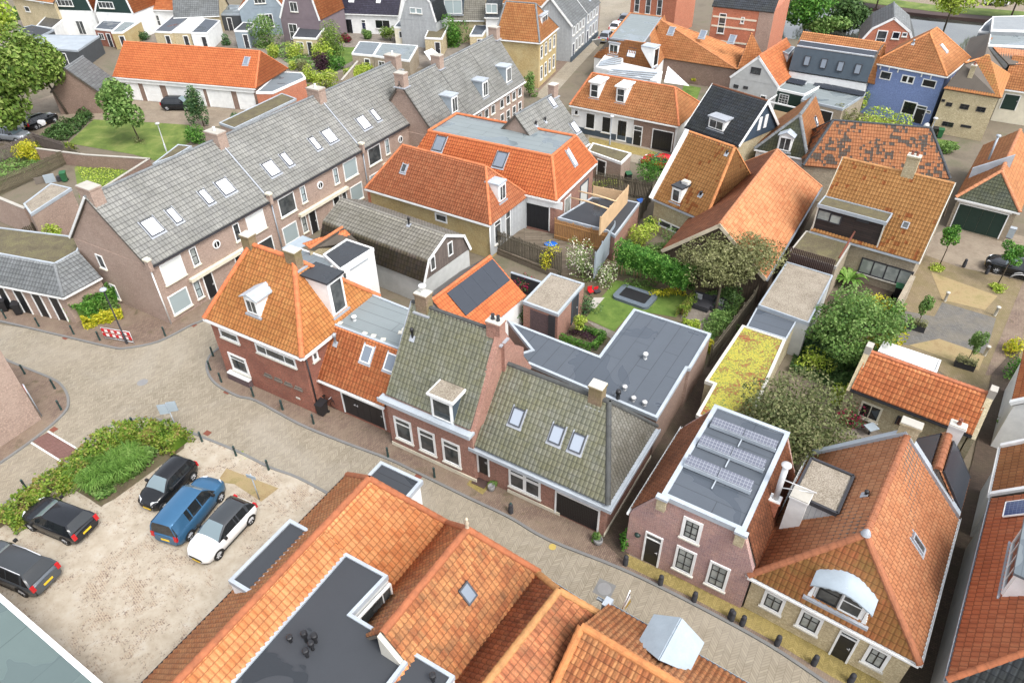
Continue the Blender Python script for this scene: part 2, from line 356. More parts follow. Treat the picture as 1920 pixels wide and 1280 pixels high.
  if kind=='flat':
   bx(-h-ov,h+ov,-ov,dl,zt+.003,zt+.14,0)
   if gravel: bx(-h-ov+.1,h+ov-.1,-ov+.1,dl-.05,zt+.14,zt+.165,1)
  elif kind=='gable':
   for sgn in (-1,1):
    q=[X(sgn*(h+ov),-ov,zt-.05),X(0,-ov,zt+apex),X(0,dl+.5,zt+apex),X(sgn*(h+ov),dl+.3,zt-.05)]
    q=[np.array(a) for a in q]; up=np.array([0,0,.07]);
    if sgn>0: q=q[::-1]
    mb.poly([a+up for a in q],0); mb.poly(q[::-1],0)
    for k in range(4): mb.poly([q[k],q[(k+1)%4],q[(k+1)%4]+up,q[k]+up],0)
   mb.poly([X(-h,0.01,zt),X(h,0.01,zt),X(0,0.01,zt+apex)],1)
  mb.build('dormer_roof',[MT[roofm],MT['gravel' if gravel else wall]],dm)
  pl=PL(X(-h,-.005,0),np.array(X(1,0,0))-np.array(X(0,0,0)),(0,0,1))
  s.win(pl,(.1,zt-.12),(w-.1,zb+.08),nx=nx,ny=ny,local=True,parent=dm,sill=False,pm=pm,fm=fm,split=split)
  return dm
 def flat(s,pts,z,mat='bitumen',edge='zinc_light',ew=.14,eh=.08,name='flat_roof',eave=.12):
  mb=MB(); mb.prism(pts,z-.12,z,0); o=mb.build(name,MT[mat],s.root)
  e=MB(); n=len(pts); P=[np.array(p[:2],float) for p in pts]
  off=[]
  for i in range(n):
   a,b,c=P[i-1],P[i],P[(i+1)%n]; d1=nrm(b-a); d2=nrm(c-b); n1=np.array([d1[1],-d1[0]]); n2=np.array([d2[1],-d2[0]]); k=nrm(n1+n2); off.append(k/max(.3,k@n1))
  ou=[P[i]+off[i]*.03 for i in range(n)]; inn=[P[i]-off[i]*ew for i in range(n)]
  for i in range(n):
   j=(i+1)%n; q=[ou[i],ou[j],inn[j],inn[i]]; e.prism(q,z-eave if False else z-.2,z+eh,0)
  e.build('roof_edge',MT[edge],o); return o
def s_top(z): return z+.35
def subhouse(h,name,label,cat,x0,x1,group=None):          # one house of a terrace: same frame, its own stretch of the front
 import copy
 n=copy.copy(h); n.O=h.O+h.ex*x0; n.L=x1-x0; n.planes={}; n.root=empty(name,n.O,h.rz,label,cat,group); i=n.ins; n.pl('front',(0,i,0),(1,0,0),(0,0,1)); n.pl('right',(n.L-i,0,0),(0,1,0),(0,0,1)); n.pl('left',(i,n.D,0),(0,-1,0),(0,0,1)); return n
def _cut(s,p,o,n):
 v=ray(*p); vl=np.array([v@s.ex,v@s.ey,v[2]]); oo=s.tol(O3); t=((np.array(o,float)-oo)@np.array(n,float))/(vl@np.array(n,float)); return oo+vl*t
House.ptx=lambda s,p,y:_cut(s,p,(0,y,0),(0,1,0))
House.pty=lambda s,p,x:_cut(s,p,(x,0,0),(1,0,0))
House.slope=lambda s,p,deg,x=None:_cut(s,p,(0,0,s.ze),(0,-math.sin(R(deg)),math.cos(R(deg))))
DBG=[]
def dbg(*a): DBG.append(a)
# ---------------------------------------------------------------- materials
MT={}
class NB:
 def __init__(s,name):
  s.m=bpy.data.materials.new(name); s.m.use_nodes=True; s.t=s.m.node_tree; s.t.nodes.clear()
  s.b=s.n('ShaderNodeBsdfPrincipled'); s.o=s.n('ShaderNodeOutputMaterial'); s.l(s.b.outputs[0],s.o.inputs[0]); s.b.inputs['Roughness'].default_value=.8
 def n(s,t,**k):
  x=s.t.nodes.new(t)
  for a,b in k.items(): setattr(x,a,b)
  return x
 def l(s,a,b): s.t.links.new(a,b)
 def uv(s): return s.n('ShaderNodeUVMap').outputs[0]
 def obj(s): return s.n('ShaderNodeNewGeometry').outputs['Position']
 def math(s,op,a,b=None,c=None):
  x=s.n('ShaderNodeMath',operation=op)
  for i,q in enumerate((a,b,c)):
   if q is None: continue
   if isinstance(q,(int,float)): x.inputs[i].default_value=q
   else: s.l(q,x.inputs[i])
  return x.outputs[0]
 def noise(s,v,sc,det=3,rough=.6,dist=0):
  x=s.n('ShaderNodeTexNoise'); x.inputs['Scale'].default_value=sc; x.inputs['Detail'].default_value=det; x.inputs['Roughness'].default_value=rough; x.inputs['Distortion'].default_value=dist; s.l(v,x.inputs['Vector']); return x.outputs['Fac']
 def ramp(s,f,st,interp='LINEAR'):
  x=s.n('ShaderNodeValToRGB'); x.color_ramp.interpolation=interp; e=x.color_ramp.elements
  while len(e)<len(st): e.new(.5)
  for a,(p,c) in zip(e,st): a.position=p; a.color=(*c,1) if len(c)==3 else c
  s.l(f,x.inputs[0]); return x.outputs[0]
 def mask(s,f,a,b):
  x=s.n('ShaderNodeMapRange'); x.inputs[1].default_value=a; x.inputs[2].default_value=b; s.l(f,x.inputs[0]); return x.outputs[0]
 def mix(s,f,a,b,mode='MIX'):
  x=s.n('ShaderNodeMix',data_type='RGBA',blend_type=mode)
  for i,q in ((0,f),(6,a),(7,b)):
   if isinstance(q,(int,float)): x.inputs[i].default_value=q
   elif isinstance(q,tuple): x.inputs[i].default_value=(*q,1) if len(q)==3 else q
   else: s.l(q,x.inputs[i])
  return x.outputs[2]
 def col(s,c):
  if isinstance(c,tuple): s.b.inputs['Base Color'].default_value=(*c,1)
  else: s.l(c,s.b.inputs['Base Color'])
 def bump(s,h,st=.4,d=.02):
  x=s.n('ShaderNodeBump'); x.inputs['Strength'].default_value=st; x.inputs['Distance'].default_value=d; s.l(h,x.inputs['Height']); s.l(x.outputs[0],s.b.inputs['Normal'])
 def done(s,key): MT[key]=s.m; return s.m
def rot(nb,v,a,sc=1):
 x=nb.n('ShaderNodeMapping'); x.inputs['Rotation'].default_value=(0,0,a); x.inputs['Scale'].default_value=(sc,sc,sc); nb.l(v,x.inputs[0]); return x.outputs[0]
def plain(key,c,r=.6,metal=0,var=.12,vs=1.5,spec=.5,streak=False,emit=None):
 b=NB(key); p=b.obj(); f=b.noise(p,vs,4); g=b.noise(p,vs*9,2)
 k=b.ramp(b.math('ADD',b.math('MULTIPLY',f,.75),b.math('MULTIPLY',g,.25)),[(.3,tuple(q*(1-var) for q in c)),(.7,tuple(min(1,q*(1+var)) for q in c))])
 b.col(k); b.b.inputs['Roughness'].default_value=r; b.b.inputs['Metallic'].default_value=metal; b.b.inputs['Specular IOR Level'].default_value=spec
 if emit: b.b.inputs['Emission Color'].default_value=(*emit,1); b.b.inputs['Emission Strength'].default_value=1
 return b.done(key)
def lin(r,g,b):
 f=lambda c:(c/255/12.92 if c/255<=.04045 else ((c/255+.055)/1.055)**2.4)
 return (f(r),f(g),f(b))
K=.56
def ph(r,g,b,k=K): return tuple(c*k for c in lin(r,g,b))       # sunlit picture value -> surface colour
for key,c,r in (('white',(.74,.75,.74),.45),('white_wall',(.70,.71,.70),.7),('cream',(.62,.58,.46),.6),('stone',(.50,.48,.42),.8),('black_paint',(.012,.013,.015),.35),('black_plastic',(.015,.015,.017),.45),('deck',(.10,.085,.07),.9),
  ('dark_frame',(.05,.055,.065),.5),('steel',(.5,.5,.5),.35),('lead',(.30,.32,.35),.6),('dark_green',(.008,.028,.022),.4),('bollard_green',(.018,.045,.042),.45),('dark_blue',(.02,.035,.08),.5),
  ('grey_wood',(.14,.12,.10),.9),('blue_plastic',(.01,.12,.5),.4),('green_plastic',(.02,.10,.04),.45),('red_plastic',(.5,.01,.015),.4),('purple_plastic',(.15,.08,.4),.5),('charcoal',(.03,.03,.035),.8),('cushion',(.35,.36,.38),.9),('terracotta',(.22,.08,.05),.8),
  ('rubber',(.01,.01,.01),.7),('alloy',(.45,.46,.48),.35),('blue_grey',(.22,.27,.31),.7),('grey_render',(.42,.43,.42),.85),('dark_render',(.05,.055,.06),.8),('slate_blue',(.05,.07,.09),.7),('concrete',(.36,.34,.30),.9),('kerb',(.16,.16,.155),.9),('sandstone',(.50,.43,.32),.9),('umber',(.06,.035,.03),.8),('pale_blue',(.38,.45,.52),.7),('pale_zinc',(.29,.34,.38),.6),('pad_blue',(.10,.125,.15),.7),('mauve',(.17,.135,.15),.8),('navy',(.012,.018,.05),.6),('yellow_metal',(.4,.3,.08),.5),('white_brick',(.62,.62,.6),.8),('grey_plastic',(.2,.2,.2),.6),('orange_wood',(.36,.19,.07),.8),('new_wood',(.55,.38,.22),.8),('soil',(.05,.035,.025),.95),('rust',(.16,.05,.03),.9),('aluminium',(.55,.57,.6),.4),('brown_paint',(.05,.02,.015),.6)):
 plain(key,c,r)
for key,c,m,r in (('zinc',(.34,.38,.42),.2,.5),('zinc_light',(.37,.41,.45),.1,.5)): plain(key,c,r,m,.18,.8)
def glass(key,c,r=.06,blotch=None):
 b=NB(key); p=b.obj()
 if blotch: b.col(b.ramp(b.noise(p,1.3,2),[(.42,c),(.6,blotch)]))
 else: b.col(c)
 b.b.inputs['Roughness'].default_value=r; b.b.inputs['Specular IOR Level'].default_value=.6; b.done(key)
glass('glass',(.035,.04,.042),.05,(.075,.08,.08)); glass('glass_dark',(.012,.014,.015)); glass('skyglass',(.30,.34,.40),.08); glass('blind',(.62,.64,.62),.3); glass('blind_grey',(.30,.36,.37),.2); glass('sky_blind',(.78,.80,.84),.15); glass('carglass',(.015,.018,.02),.03); glass('sky_grey',(.16,.19,.23),.1); glass('curtain',(.34,.36,.34),.15,(.22,.24,.23)); glass('windscreen',(.16,.21,.23),.04)
TS={}
def tilemat(key,pal,tw=.25,th=.34,amp=.035,step=.035,weather=None,wa=.45,wscale=.5,rough=.75,patch=None,flat=False,rmat=None,spec=.35,streak=.5):
 b=NB('tile_'+key); uv=b.uv(); sp=b.n('ShaderNodeSeparateXYZ'); b.l(uv,sp.inputs[0])
 fx=b.math('FLOOR',b.math('DIVIDE',sp.outputs[0],tw)); fy=b.math('FLOOR',b.math('DIVIDE',b.math('ADD',sp.outputs[1],.004),th))
 cb=b.n('ShaderNodeCombineXYZ'); b.l(fx,cb.inputs[0]); b.l(fy,cb.inputs[1]); wn=b.n('ShaderNodeTexWhiteNoise'); b.l(cb.outputs[0],wn.inputs[0])
 p=b.obj(); big=b.noise(p,.35,3); f=b.math('ADD',b.math('MULTIPLY',wn.outputs[0],.42),b.math('ADD',b.math('MULTIPLY',big,.38),.1))
 n=len(pal); c=b.ramp(f,[(.12+.72*i/(n-1),pal[i]) for i in range(n)])
 if patch: # tiles of another colour in irregular patches
  wn2=b.n('ShaderNodeTexWhiteNoise'); m=b.n('ShaderNodeVectorMath',operation='ADD'); m.inputs[1].default_value=(37.3,11.7,0); b.l(cb.outputs[0],m.inputs[0]); b.l(m.outputs[0],wn2.inputs[0])
  q=b.mask(b.math('ADD',b.math('MULTIPLY',wn2.outputs[0],patch[2]),b.noise(p,patch[3],2)),patch[1],patch[1]+.03); c=b.mix(q,c,patch[0])
 fr=b.math('FRACT',b.math('DIVIDE',b.math('ADD',sp.outputs[1],.004),th)); fine=b.noise(p,14,4,.7)
 if weather:
  wv=b.n('ShaderNodeMapping'); wv.inputs['Scale'].default_value=(1,1,1); b.l(p,wv.inputs[0])
  m1=b.noise(wv.outputs[0],wscale,5,.7,.5); m2=b.math('MULTIPLY',b.mask(b.math('ADD',b.math('MULTIPLY',m1,.7),b.math('MULTIPLY',fine,.3)),.40,.62),wa); c=b.mix(m2,c,weather)
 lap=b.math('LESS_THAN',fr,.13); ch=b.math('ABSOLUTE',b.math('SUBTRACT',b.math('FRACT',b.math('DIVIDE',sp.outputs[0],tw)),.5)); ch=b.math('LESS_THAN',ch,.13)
 c=b.mix(b.math('MULTIPLY',b.math('MAXIMUM',lap,b.math('MULTIPLY',ch,.7)),.6),c,tuple(x*.3 for x in pal[0]))  # shadow lines at tile laps and in pantile channels, painted into the colour
 c=b.mix(b.math('MULTIPLY',b.mask(fine,.56,.74),.35),c,tuple(x*.35 for x in pal[0]))
 c=b.mix(b.math('MULTIPLY',b.mask(b.noise(p,22,2),.66,.74),.35),c,(.45,.43,.36))
 b.col(c); b.b.inputs['Roughness'].default_value=rough; b.b.inputs['Specular IOR Level'].default_value=spec; b.bump(fine,.3,.01)
 r=NB('ridge_'+key); q=r.obj(); rm0=rmat or pal[len(pal)//2]; rc=r.ramp(r.noise(q,2.2,5,.75),[(.3,tuple(x*.45 for x in rm0)),(.5,tuple(x*.68 for x in rm0)),(.7,tuple(x*.85 for x in rm0))]); r.col(rc); r.b.inputs['Roughness'].default_value=.8
 TS[key]=dict(mat=b.m,tw=tw,th=th,amp=amp,step=step,flat=flat,rmat=r.m)
 return TS[key]
def o(*a):
 r=[]
 for c in a: p=ph(*c,k=.92); m=.3*p[0]+.6*p[1]+.1*p[2]; k_=1 if p[0]>1.6*p[2] else 0; r.append((.83*p[0]+.15*m+.025,1.0*p[1]+.08*m+.03,.72*p[2]+.12*m+.014) if k_ else tuple(x*.97+.01 for x in p))
 return r
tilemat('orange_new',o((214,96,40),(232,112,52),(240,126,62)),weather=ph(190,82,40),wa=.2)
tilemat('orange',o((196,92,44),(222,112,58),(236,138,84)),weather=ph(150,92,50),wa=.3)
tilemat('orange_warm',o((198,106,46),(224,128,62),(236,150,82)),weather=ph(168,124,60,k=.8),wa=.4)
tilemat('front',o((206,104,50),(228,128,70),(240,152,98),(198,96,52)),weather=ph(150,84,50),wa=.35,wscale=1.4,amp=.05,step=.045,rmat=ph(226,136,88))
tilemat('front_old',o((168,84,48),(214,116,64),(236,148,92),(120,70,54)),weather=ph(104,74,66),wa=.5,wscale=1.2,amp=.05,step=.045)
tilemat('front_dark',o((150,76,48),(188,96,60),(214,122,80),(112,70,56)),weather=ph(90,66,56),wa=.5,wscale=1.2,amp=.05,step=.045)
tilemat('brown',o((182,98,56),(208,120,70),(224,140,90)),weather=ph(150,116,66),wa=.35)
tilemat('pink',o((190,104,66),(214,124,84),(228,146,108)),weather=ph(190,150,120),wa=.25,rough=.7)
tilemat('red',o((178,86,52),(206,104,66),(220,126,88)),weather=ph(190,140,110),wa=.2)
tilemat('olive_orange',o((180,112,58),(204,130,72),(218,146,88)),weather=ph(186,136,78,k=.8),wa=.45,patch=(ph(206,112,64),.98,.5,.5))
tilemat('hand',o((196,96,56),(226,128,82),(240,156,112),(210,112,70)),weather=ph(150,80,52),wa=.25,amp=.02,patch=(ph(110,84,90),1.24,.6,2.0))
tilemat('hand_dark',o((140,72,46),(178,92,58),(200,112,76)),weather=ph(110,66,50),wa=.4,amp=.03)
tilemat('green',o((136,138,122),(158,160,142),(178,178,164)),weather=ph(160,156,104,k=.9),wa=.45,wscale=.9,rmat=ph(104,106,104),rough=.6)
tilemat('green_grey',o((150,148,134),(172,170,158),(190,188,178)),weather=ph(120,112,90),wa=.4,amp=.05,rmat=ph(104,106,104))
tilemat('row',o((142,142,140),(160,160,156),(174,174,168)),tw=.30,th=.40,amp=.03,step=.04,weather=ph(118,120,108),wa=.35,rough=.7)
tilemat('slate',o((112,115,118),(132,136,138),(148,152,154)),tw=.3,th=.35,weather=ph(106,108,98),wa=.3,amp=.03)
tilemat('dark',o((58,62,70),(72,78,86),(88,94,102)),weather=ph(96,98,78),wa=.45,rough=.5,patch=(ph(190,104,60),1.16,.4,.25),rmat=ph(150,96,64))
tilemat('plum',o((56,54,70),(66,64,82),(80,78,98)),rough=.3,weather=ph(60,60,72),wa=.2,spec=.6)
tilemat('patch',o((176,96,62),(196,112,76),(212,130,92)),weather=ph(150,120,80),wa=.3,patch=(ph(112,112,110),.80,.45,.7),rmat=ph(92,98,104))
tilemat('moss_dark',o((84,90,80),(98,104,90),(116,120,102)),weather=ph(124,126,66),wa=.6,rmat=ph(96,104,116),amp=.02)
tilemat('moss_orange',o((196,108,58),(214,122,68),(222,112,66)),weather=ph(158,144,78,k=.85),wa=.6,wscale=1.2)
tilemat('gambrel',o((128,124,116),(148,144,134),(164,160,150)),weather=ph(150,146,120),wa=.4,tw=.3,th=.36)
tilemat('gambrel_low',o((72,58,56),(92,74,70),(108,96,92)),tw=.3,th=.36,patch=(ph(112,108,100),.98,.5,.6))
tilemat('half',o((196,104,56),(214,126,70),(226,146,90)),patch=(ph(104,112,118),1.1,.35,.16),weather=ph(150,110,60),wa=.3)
def brick(key,c1,c2,mo,bw=.22,bh=.066,var=None,rough=.85,ms=.010,st=.4,dirt=None,da=.4,wobble=.35):
 kk=1.62; c1,c2,mo,var,dirt=[tuple(min(.85,x*kk+.01) for x in q) if q else q for q in (c1,c2,mo,var,dirt)]
 b=NB('brick_'+key); uv=b.uv(); t=b.n('ShaderNodeTexBrick'); t.inputs['Scale'].default_value=1; t.inputs['Brick Width'].default_value=bw; t.inputs['Row Height'].default_value=bh; t.inputs['Mortar Size'].default_value=ms; t.inputs['Mortar Smooth'].default_value=.3; t.inputs['Bias'].default_value=-.1
 b.l(uv,t.inputs['Vector'])
 for i,c in ((1,c1),(2,c2),(3,mo)): t.inputs[i].default_value=(*c,1)
 p=b.obj(); c=t.outputs[0]
 c=b.mix(b.math('MULTIPLY',b.mask(b.noise(p,.8,4,.7),.35,.7),.55 if var else .3),c,var or tuple(x*.6 for x in c1))
 c=b.mix(b.math('MULTIPLY',b.mask(b.noise(p,9,3,.75),.48,.66),.45),c,tuple(min(.9,x*1.5+.03) for x in c2))
 c=b.mix(b.math('MULTIPLY',b.mask(b.noise(p,13,2,.7),.52,.66),.4),c,tuple(x*.5 for x in c1))
 if dirt: c=b.mix(b.math('MULTIPLY',b.mask(b.noise(p,.45,4,.7,.5),.42,.62),da),c,dirt)
 b.col(c); b.b.inputs['Roughness'].default_value=rough; b.bump(b.math('SUBTRACT',1.0,t.outputs[1]),st,.012); b.done(key); return b.m
brick('brick_red',ph(132,70,52),ph(158,88,66),ph(150,130,112),dirt=ph(100,54,44),da=.4)
brick('brick_pink',ph(140,92,78),ph(162,114,98),ph(156,138,122))
brick('brick_purple',ph(134,98,100),ph(176,134,122),ph(196,184,172),var=ph(182,142,124),dirt=ph(128,102,112),da=.35)
brick('brick_row',ph(150,126,112),ph(168,144,130),ph(150,136,124),dirt=ph(176,156,142),da=.3)
brick('brick_yellow',ph(188,172,136),ph(210,196,162),ph(168,150,116),dirt=ph(150,136,104),da=.35)
brick('brick_old',ph(170,158,128),ph(192,182,152),ph(150,142,118),dirt=ph(150,132,96),da=.5)
brick('brick_ochre',ph(172,148,98),ph(190,168,116),ph(164,146,106),dirt=ph(190,176,134),da=.55)
brick('brick_orange',ph(170,92,62),ph(192,112,80),ph(176,140,116))
brick('brick_brown',ph(128,104,90),ph(146,120,106),ph(138,122,110),dirt=ph(116,92,80),da=.3)
brick('brick_ch',ph(118,96,76),ph(142,118,94),ph(134,122,104),dirt=ph(116,108,60),da=.6)
brick('brick_blue',ph(112,132,178),ph(120,140,186),ph(108,126,170),st=.25)
brick('brick_beige',ph(150,138,118),ph(170,158,138),ph(140,130,112),dirt=ph(130,112,90),da=.4)
brick('brick_plum',ph(70,52,58),ph(90,66,70),ph(110,96,92))
def zigzag(key,c1,c2,jo,w=.30,pitch=.085,angle=0,sand=None,sa=.3,ss=.25,spots=None):
 b=NB('pave_'+key); g=b.obj(); v=rot(b,g,angle); sp=b.n('ShaderNodeSeparateXYZ'); b.l(v,sp.inputs[0])
 x,y=sp.outputs[0],sp.outputs[1]; tri=b.math('PINGPONG',x,w); q=b.math('ADD',y,tri); cell=b.math('DIVIDE',q,pitch*1.9); fr=b.math('FRACT',cell); ix=b.math('FLOOR',b.math('DIVIDE',x,w)); cb=b.n('ShaderNodeCombineXYZ'); b.l(ix,cb.inputs[0]); b.l(b.math('FLOOR',cell),cb.inputs[1]); wn=b.n('ShaderNodeTexWhiteNoise'); b.l(cb.outputs[0],wn.inputs[0])
 c=b.mix(wn.outputs[0],c1,c2); j1=b.math('LESS_THAN',fr,.14); fx=b.math('FRACT',b.math('DIVIDE',x,w)); j2=b.math('LESS_THAN',fx,.06)
 jj=b.math('MAXIMUM',j1,j2); c=b.mix(b.math('MULTIPLY',jj,.75),c,jo)
 n1=b.noise(g,ss,5,.65,.4); c=b.mix(b.math('MULTIPLY',b.mask(n1,.38,.66),sa),c,sand or c2)
 c=b.mix(b.math('MULTIPLY',b.mask(b.noise(g,1.7,5,.7),.5,.75),.35),c,jo)
 c=b.mix(b.math('MULTIPLY',b.mask(b.noise(g,.12,4,.6,.8),.5,.7),.3),c,spots or tuple(min(1,k*1.3) for k in c2))
 b.col(c); b.b.inputs['Roughness'].default_value=.85; b.bump(b.math('SUBTRACT',1.0,jj),.25,.01); return b.done(key)
def paver(key,c1,c2,mo,bw=.21,bh=.1,angle=0,ms=.012,dirt=None,da=.5,ds=.5,green=None,st=.3):
 b=NB('paver_'+key); g=b.obj(); v=rot(b,g,angle); t=b.n('ShaderNodeTexBrick'); t.inputs['Scale'].default_value=1; t.inputs['Brick Width'].default_value=bw; t.inputs['Row Height'].default_value=bh; t.inputs['Mortar Size'].default_value=ms; t.inputs['Mortar Smooth'].default_value=.2; b.l(v,t.inputs['Vector'])
 for i,c in ((1,c1),(2,c2),(3,mo)): t.inputs[i].default_value=(*c,1)
 c=t.outputs[0]; c=b.mix(b.math('MULTIPLY',b.mask(b.noise(g,1.1,5,.7),.4,.7),.4),c,tuple(x*.6 for x in c1))
 if dirt: c=b.mix(b.math('MULTIPLY',b.mask(b.noise(g,ds,5,.7,.5),.42,.62),da),c,dirt)
 if green: c=b.mix(b.math('MULTIPLY',b.mask(b.noise(g,.8,5,.75,.5),.56,.7),.7),c,green)
 b.col(c); b.b.inputs['Roughness'].default_value=.9; b.bump(b.math('SUBTRACT',1.0,t.outputs[1]),st,.01); return b.done(key)
STA=-0.52      # heading of the street (radians, from world x)
zigzag('road',ph(162,151,131),ph(186,175,154),ph(110,100,84),angle=-STA,w=.34,sand=ph(196,184,164),sa=.5,ss=.16,spots=ph(208,202,190))
zigzag('road_mossy',ph(164,146,84),ph(200,178,112),ph(92,80,52),angle=-STA,w=.2,pitch=.07,sand=ph(160,144,80),sa=.5)
paver('pavement',ph(140,116,102),ph(168,144,126),ph(112,98,86),angle=-STA+math.pi/2,dirt=ph(168,150,128),da=.5,ds=.35,green=ph(104,96,62))
paver('pavement_dark',ph(96,80,68),ph(118,98,84),ph(70,60,50),angle=-STA,dirt=ph(92,86,64),da=.5)
paver('pavement_far',ph(160,144,124),ph(178,160,140),ph(136,122,104),angle=.2,dirt=ph(186,172,150),da=.5)
paver('red_pave',ph(140,100,92),ph(156,116,108),ph(120,92,84),angle=0)
paver('grey_setts',ph(120,118,114),ph(146,144,140),ph(104,100,94),bw=.2,bh=.1,angle=1.0,dirt=ph(150,140,122),da=.45,ds=.6)
paver('tan_setts',ph(158,140,108),ph(180,160,126),ph(120,104,80),bw=.2,bh=.1,angle=1.0,dirt=ph(130,120,70),da=.5,ds=.6)
paver('terrace',ph(150,140,128),ph(168,158,146),ph(120,112,100),bw=.4,bh=.4)
def ground(key,st,scale=.6,fine=14,ff=.3,rough=.95,bump=.3,det=6):
 b=NB('ground_'+key); g=b.obj(); n=b.math('ADD',b.math('MULTIPLY',b.noise(g,scale,det,.65,.4),1-ff),b.math('MULTIPLY',b.noise(g,fine,3,.7),ff)); b.col(b.ramp(n,st)); b.b.inputs['Roughness'].default_value=rough; b.bump(b.noise(g,fine,4,.7),bump,.03); return b.done(key)
ground('grass',[(.36,ph(92,112,44)),(.5,ph(116,140,56)),(.66,ph(160,166,92))],.5,18,.35)
ground('lawn',[(.36,ph(84,112,40)),(.5,ph(108,138,52)),(.66,ph(138,158,76))],.9,22,.35)
ground('dry',[(.36,ph(164,138,96)),(.5,ph(190,168,124)),(.66,ph(150,140,86))],.8,14,.35)
ground('earth',[(.35,ph(96,86,66)),(.5,ph(122,108,84)),(.66,ph(96,104,64))],.9,10,.4)
ground('base',[(.35,ph(118,108,92)),(.5,ph(140,128,110)),(.66,ph(112,112,84))],.3,6,.3)
ground('gravel',[(.34,ph(120,108,92)),(.5,ph(176,164,146)),(.62,ph(208,198,182)),(.7,ph(110,96,76))],1.0,16,.75,bump=.8)
ground('gravel_moss',[(.34,ph(84,76,54)),(.5,ph(118,108,84)),(.6,ph(134,128,84)),(.7,ph(160,150,128))],.9,16,.6,bump=.8)
ground('sedum',[(.40,ph(160,84,60)),(.445,ph(186,132,72)),(.48,ph(120,136,66)),(.515,ph(190,190,84)),(.55,ph(226,206,74)),(.60,ph(134,150,74))],.9,7,.5,bump=1)
ground('water',[(.4,ph(66,68,62)),(.6,ph(90,92,86))],.2,2,.3,rough=.08,bump=.02)
def sandlot():
 b=NB('sand_lot'); g=b.obj(); v=rot(b,g,-STA+.25); t=b.n('ShaderNodeTexBrick'); t.inputs['Scale'].default_value=1; t.inputs['Brick Width'].default_value=.2; t.inputs['Row Height'].default_value=.1; t.inputs['Mortar Size'].default_value=.022; b.l(v,t.inputs['Vector'])
 for i,c in ((1,ph(160,136,122)),(2,ph(186,162,142)),(3,ph(206,190,164))): t.inputs[i].default_value=(*c,1)
 sand=b.ramp(b.noise(g,1.2,6,.7),[(.3,ph(190,176,154)),(.55,ph(214,202,182)),(.75,ph(222,214,200))])
 m=b.math('ADD',b.math('MULTIPLY',b.noise(g,.55,6,.72,.8),.6),b.math('MULTIPLY',b.noise(g,5,4,.8,.6),.4)); k=b.mask(m,.51,.57)
 c=b.mix(b.math('MULTIPLY',k,.85),sand,t.outputs[0]); gap=b.noise(rot(b,g,-STA+.25),7,3,.7); k2=b.math('MULTIPLY',b.mask(gap,.57,.63),b.mask(m,.44,.53)); c=b.mix(b.math('MULTIPLY',k2,.75),c,ph(120,98,88))
 b.col(c); b.b.inputs['Roughness'].default_value=.95; b.bump(m,.2,.03); b.done('sand')
sandlot()
def bitumen(key,c,seam=1.0,ln=6,angle=0,pud=None,seamc=None,pa=.6):
 b=NB('bitumen_'+key); g=b.uv(); v=rot(b,g,angle); t=b.n('ShaderNodeTexBrick'); t.inputs['Scale'].default_value=1; t.inputs['Brick Width'].default_value=ln; t.inputs['Row Height'].default_value=seam; t.inputs['Mortar Size'].default_value=.022; t.offset=.37; b.l(v,t.inputs['Vector'])
 for i,q in ((1,c),(2,tuple(x*1.06 for x in c)),(3,seamc or tuple(x*.5 for x in c))): t.inputs[i].default_value=(*q,1)
 p=b.obj(); k=t.outputs[0]; k=b.mix(b.math('MULTIPLY',b.mask(b.noise(p,.6,5,.7,.5),.4,.7),.3),k,tuple(x*1.3 for x in c)); k=b.mix(b.math('MULTIPLY',b.mask(b.noise(p,30,2),.5,.8),.25),k,tuple(x*1.7 for x in c))
 r=.8
 if pud:
  m=b.mask(b.noise(p,.32,3,.5,.6),.56,.575); k=b.mix(b.math('MULTIPLY',m,pa),k,pud); rr=b.n('ShaderNodeMapRange'); rr.inputs[3].default_value=.75; rr.inputs[4].default_value=.22; b.l(m,rr.inputs[0]); b.l(rr.outputs[0],b.b.inputs['Roughness'])
 else: b.b.inputs['Roughness'].default_value=r
 b.col(k); b.done(key)
bitumen('bitumen',ph(96,104,114),pud=ph(82,90,100),pa=.35); bitumen('bitumen_dark',ph(66,70,76),seam=50,ln=50,pud=ph(54,58,62)); bitumen('bitumen_grey',ph(130,140,146),pud=ph(104,116,124)); bitumen('bitumen_green',ph(112,130,128),seam=2.2,ln=2.6,pud=ph(112,128,128)); bitumen('bitumen_light',ph(148,158,160),seam=.9,pud=ph(126,140,148)); bitumen('white_roof',ph(236,238,236),seam=1.2)
def planks(key,c1,c2,gap,pw=.14,axis=0,ln=3.,dirt=None):
 b=NB('planks_'+key); v=rot(b,b.uv(),axis); t=b.n('ShaderNodeTexBrick'); t.inputs['Scale'].default_value=1; t.inputs['Brick Width'].default_value=ln; t.inputs['Row Height'].default_value=pw; t.inputs['Mortar Size'].default_value=.012; t.inputs['Mortar Smooth'].default_value=.1; b.l(v,t.inputs['Vector'])
 for i,q in ((1,c1),(2,c2),(3,gap)): t.inputs[i].default_value=(*q,1)
 p=b.obj(); k=b.mix(b.math('MULTIPLY',b.mask(b.noise(p,3,5,.7),.4,.7),.4),t.outputs[0],dirt or tuple(x*.6 for x in c1)); b.col(k); b.b.inputs['Roughness'].default_value=.85; b.bump(b.math('SUBTRACT',1.0,t.outputs[1]),.4,.01); b.done(key)
PH=math.pi/2
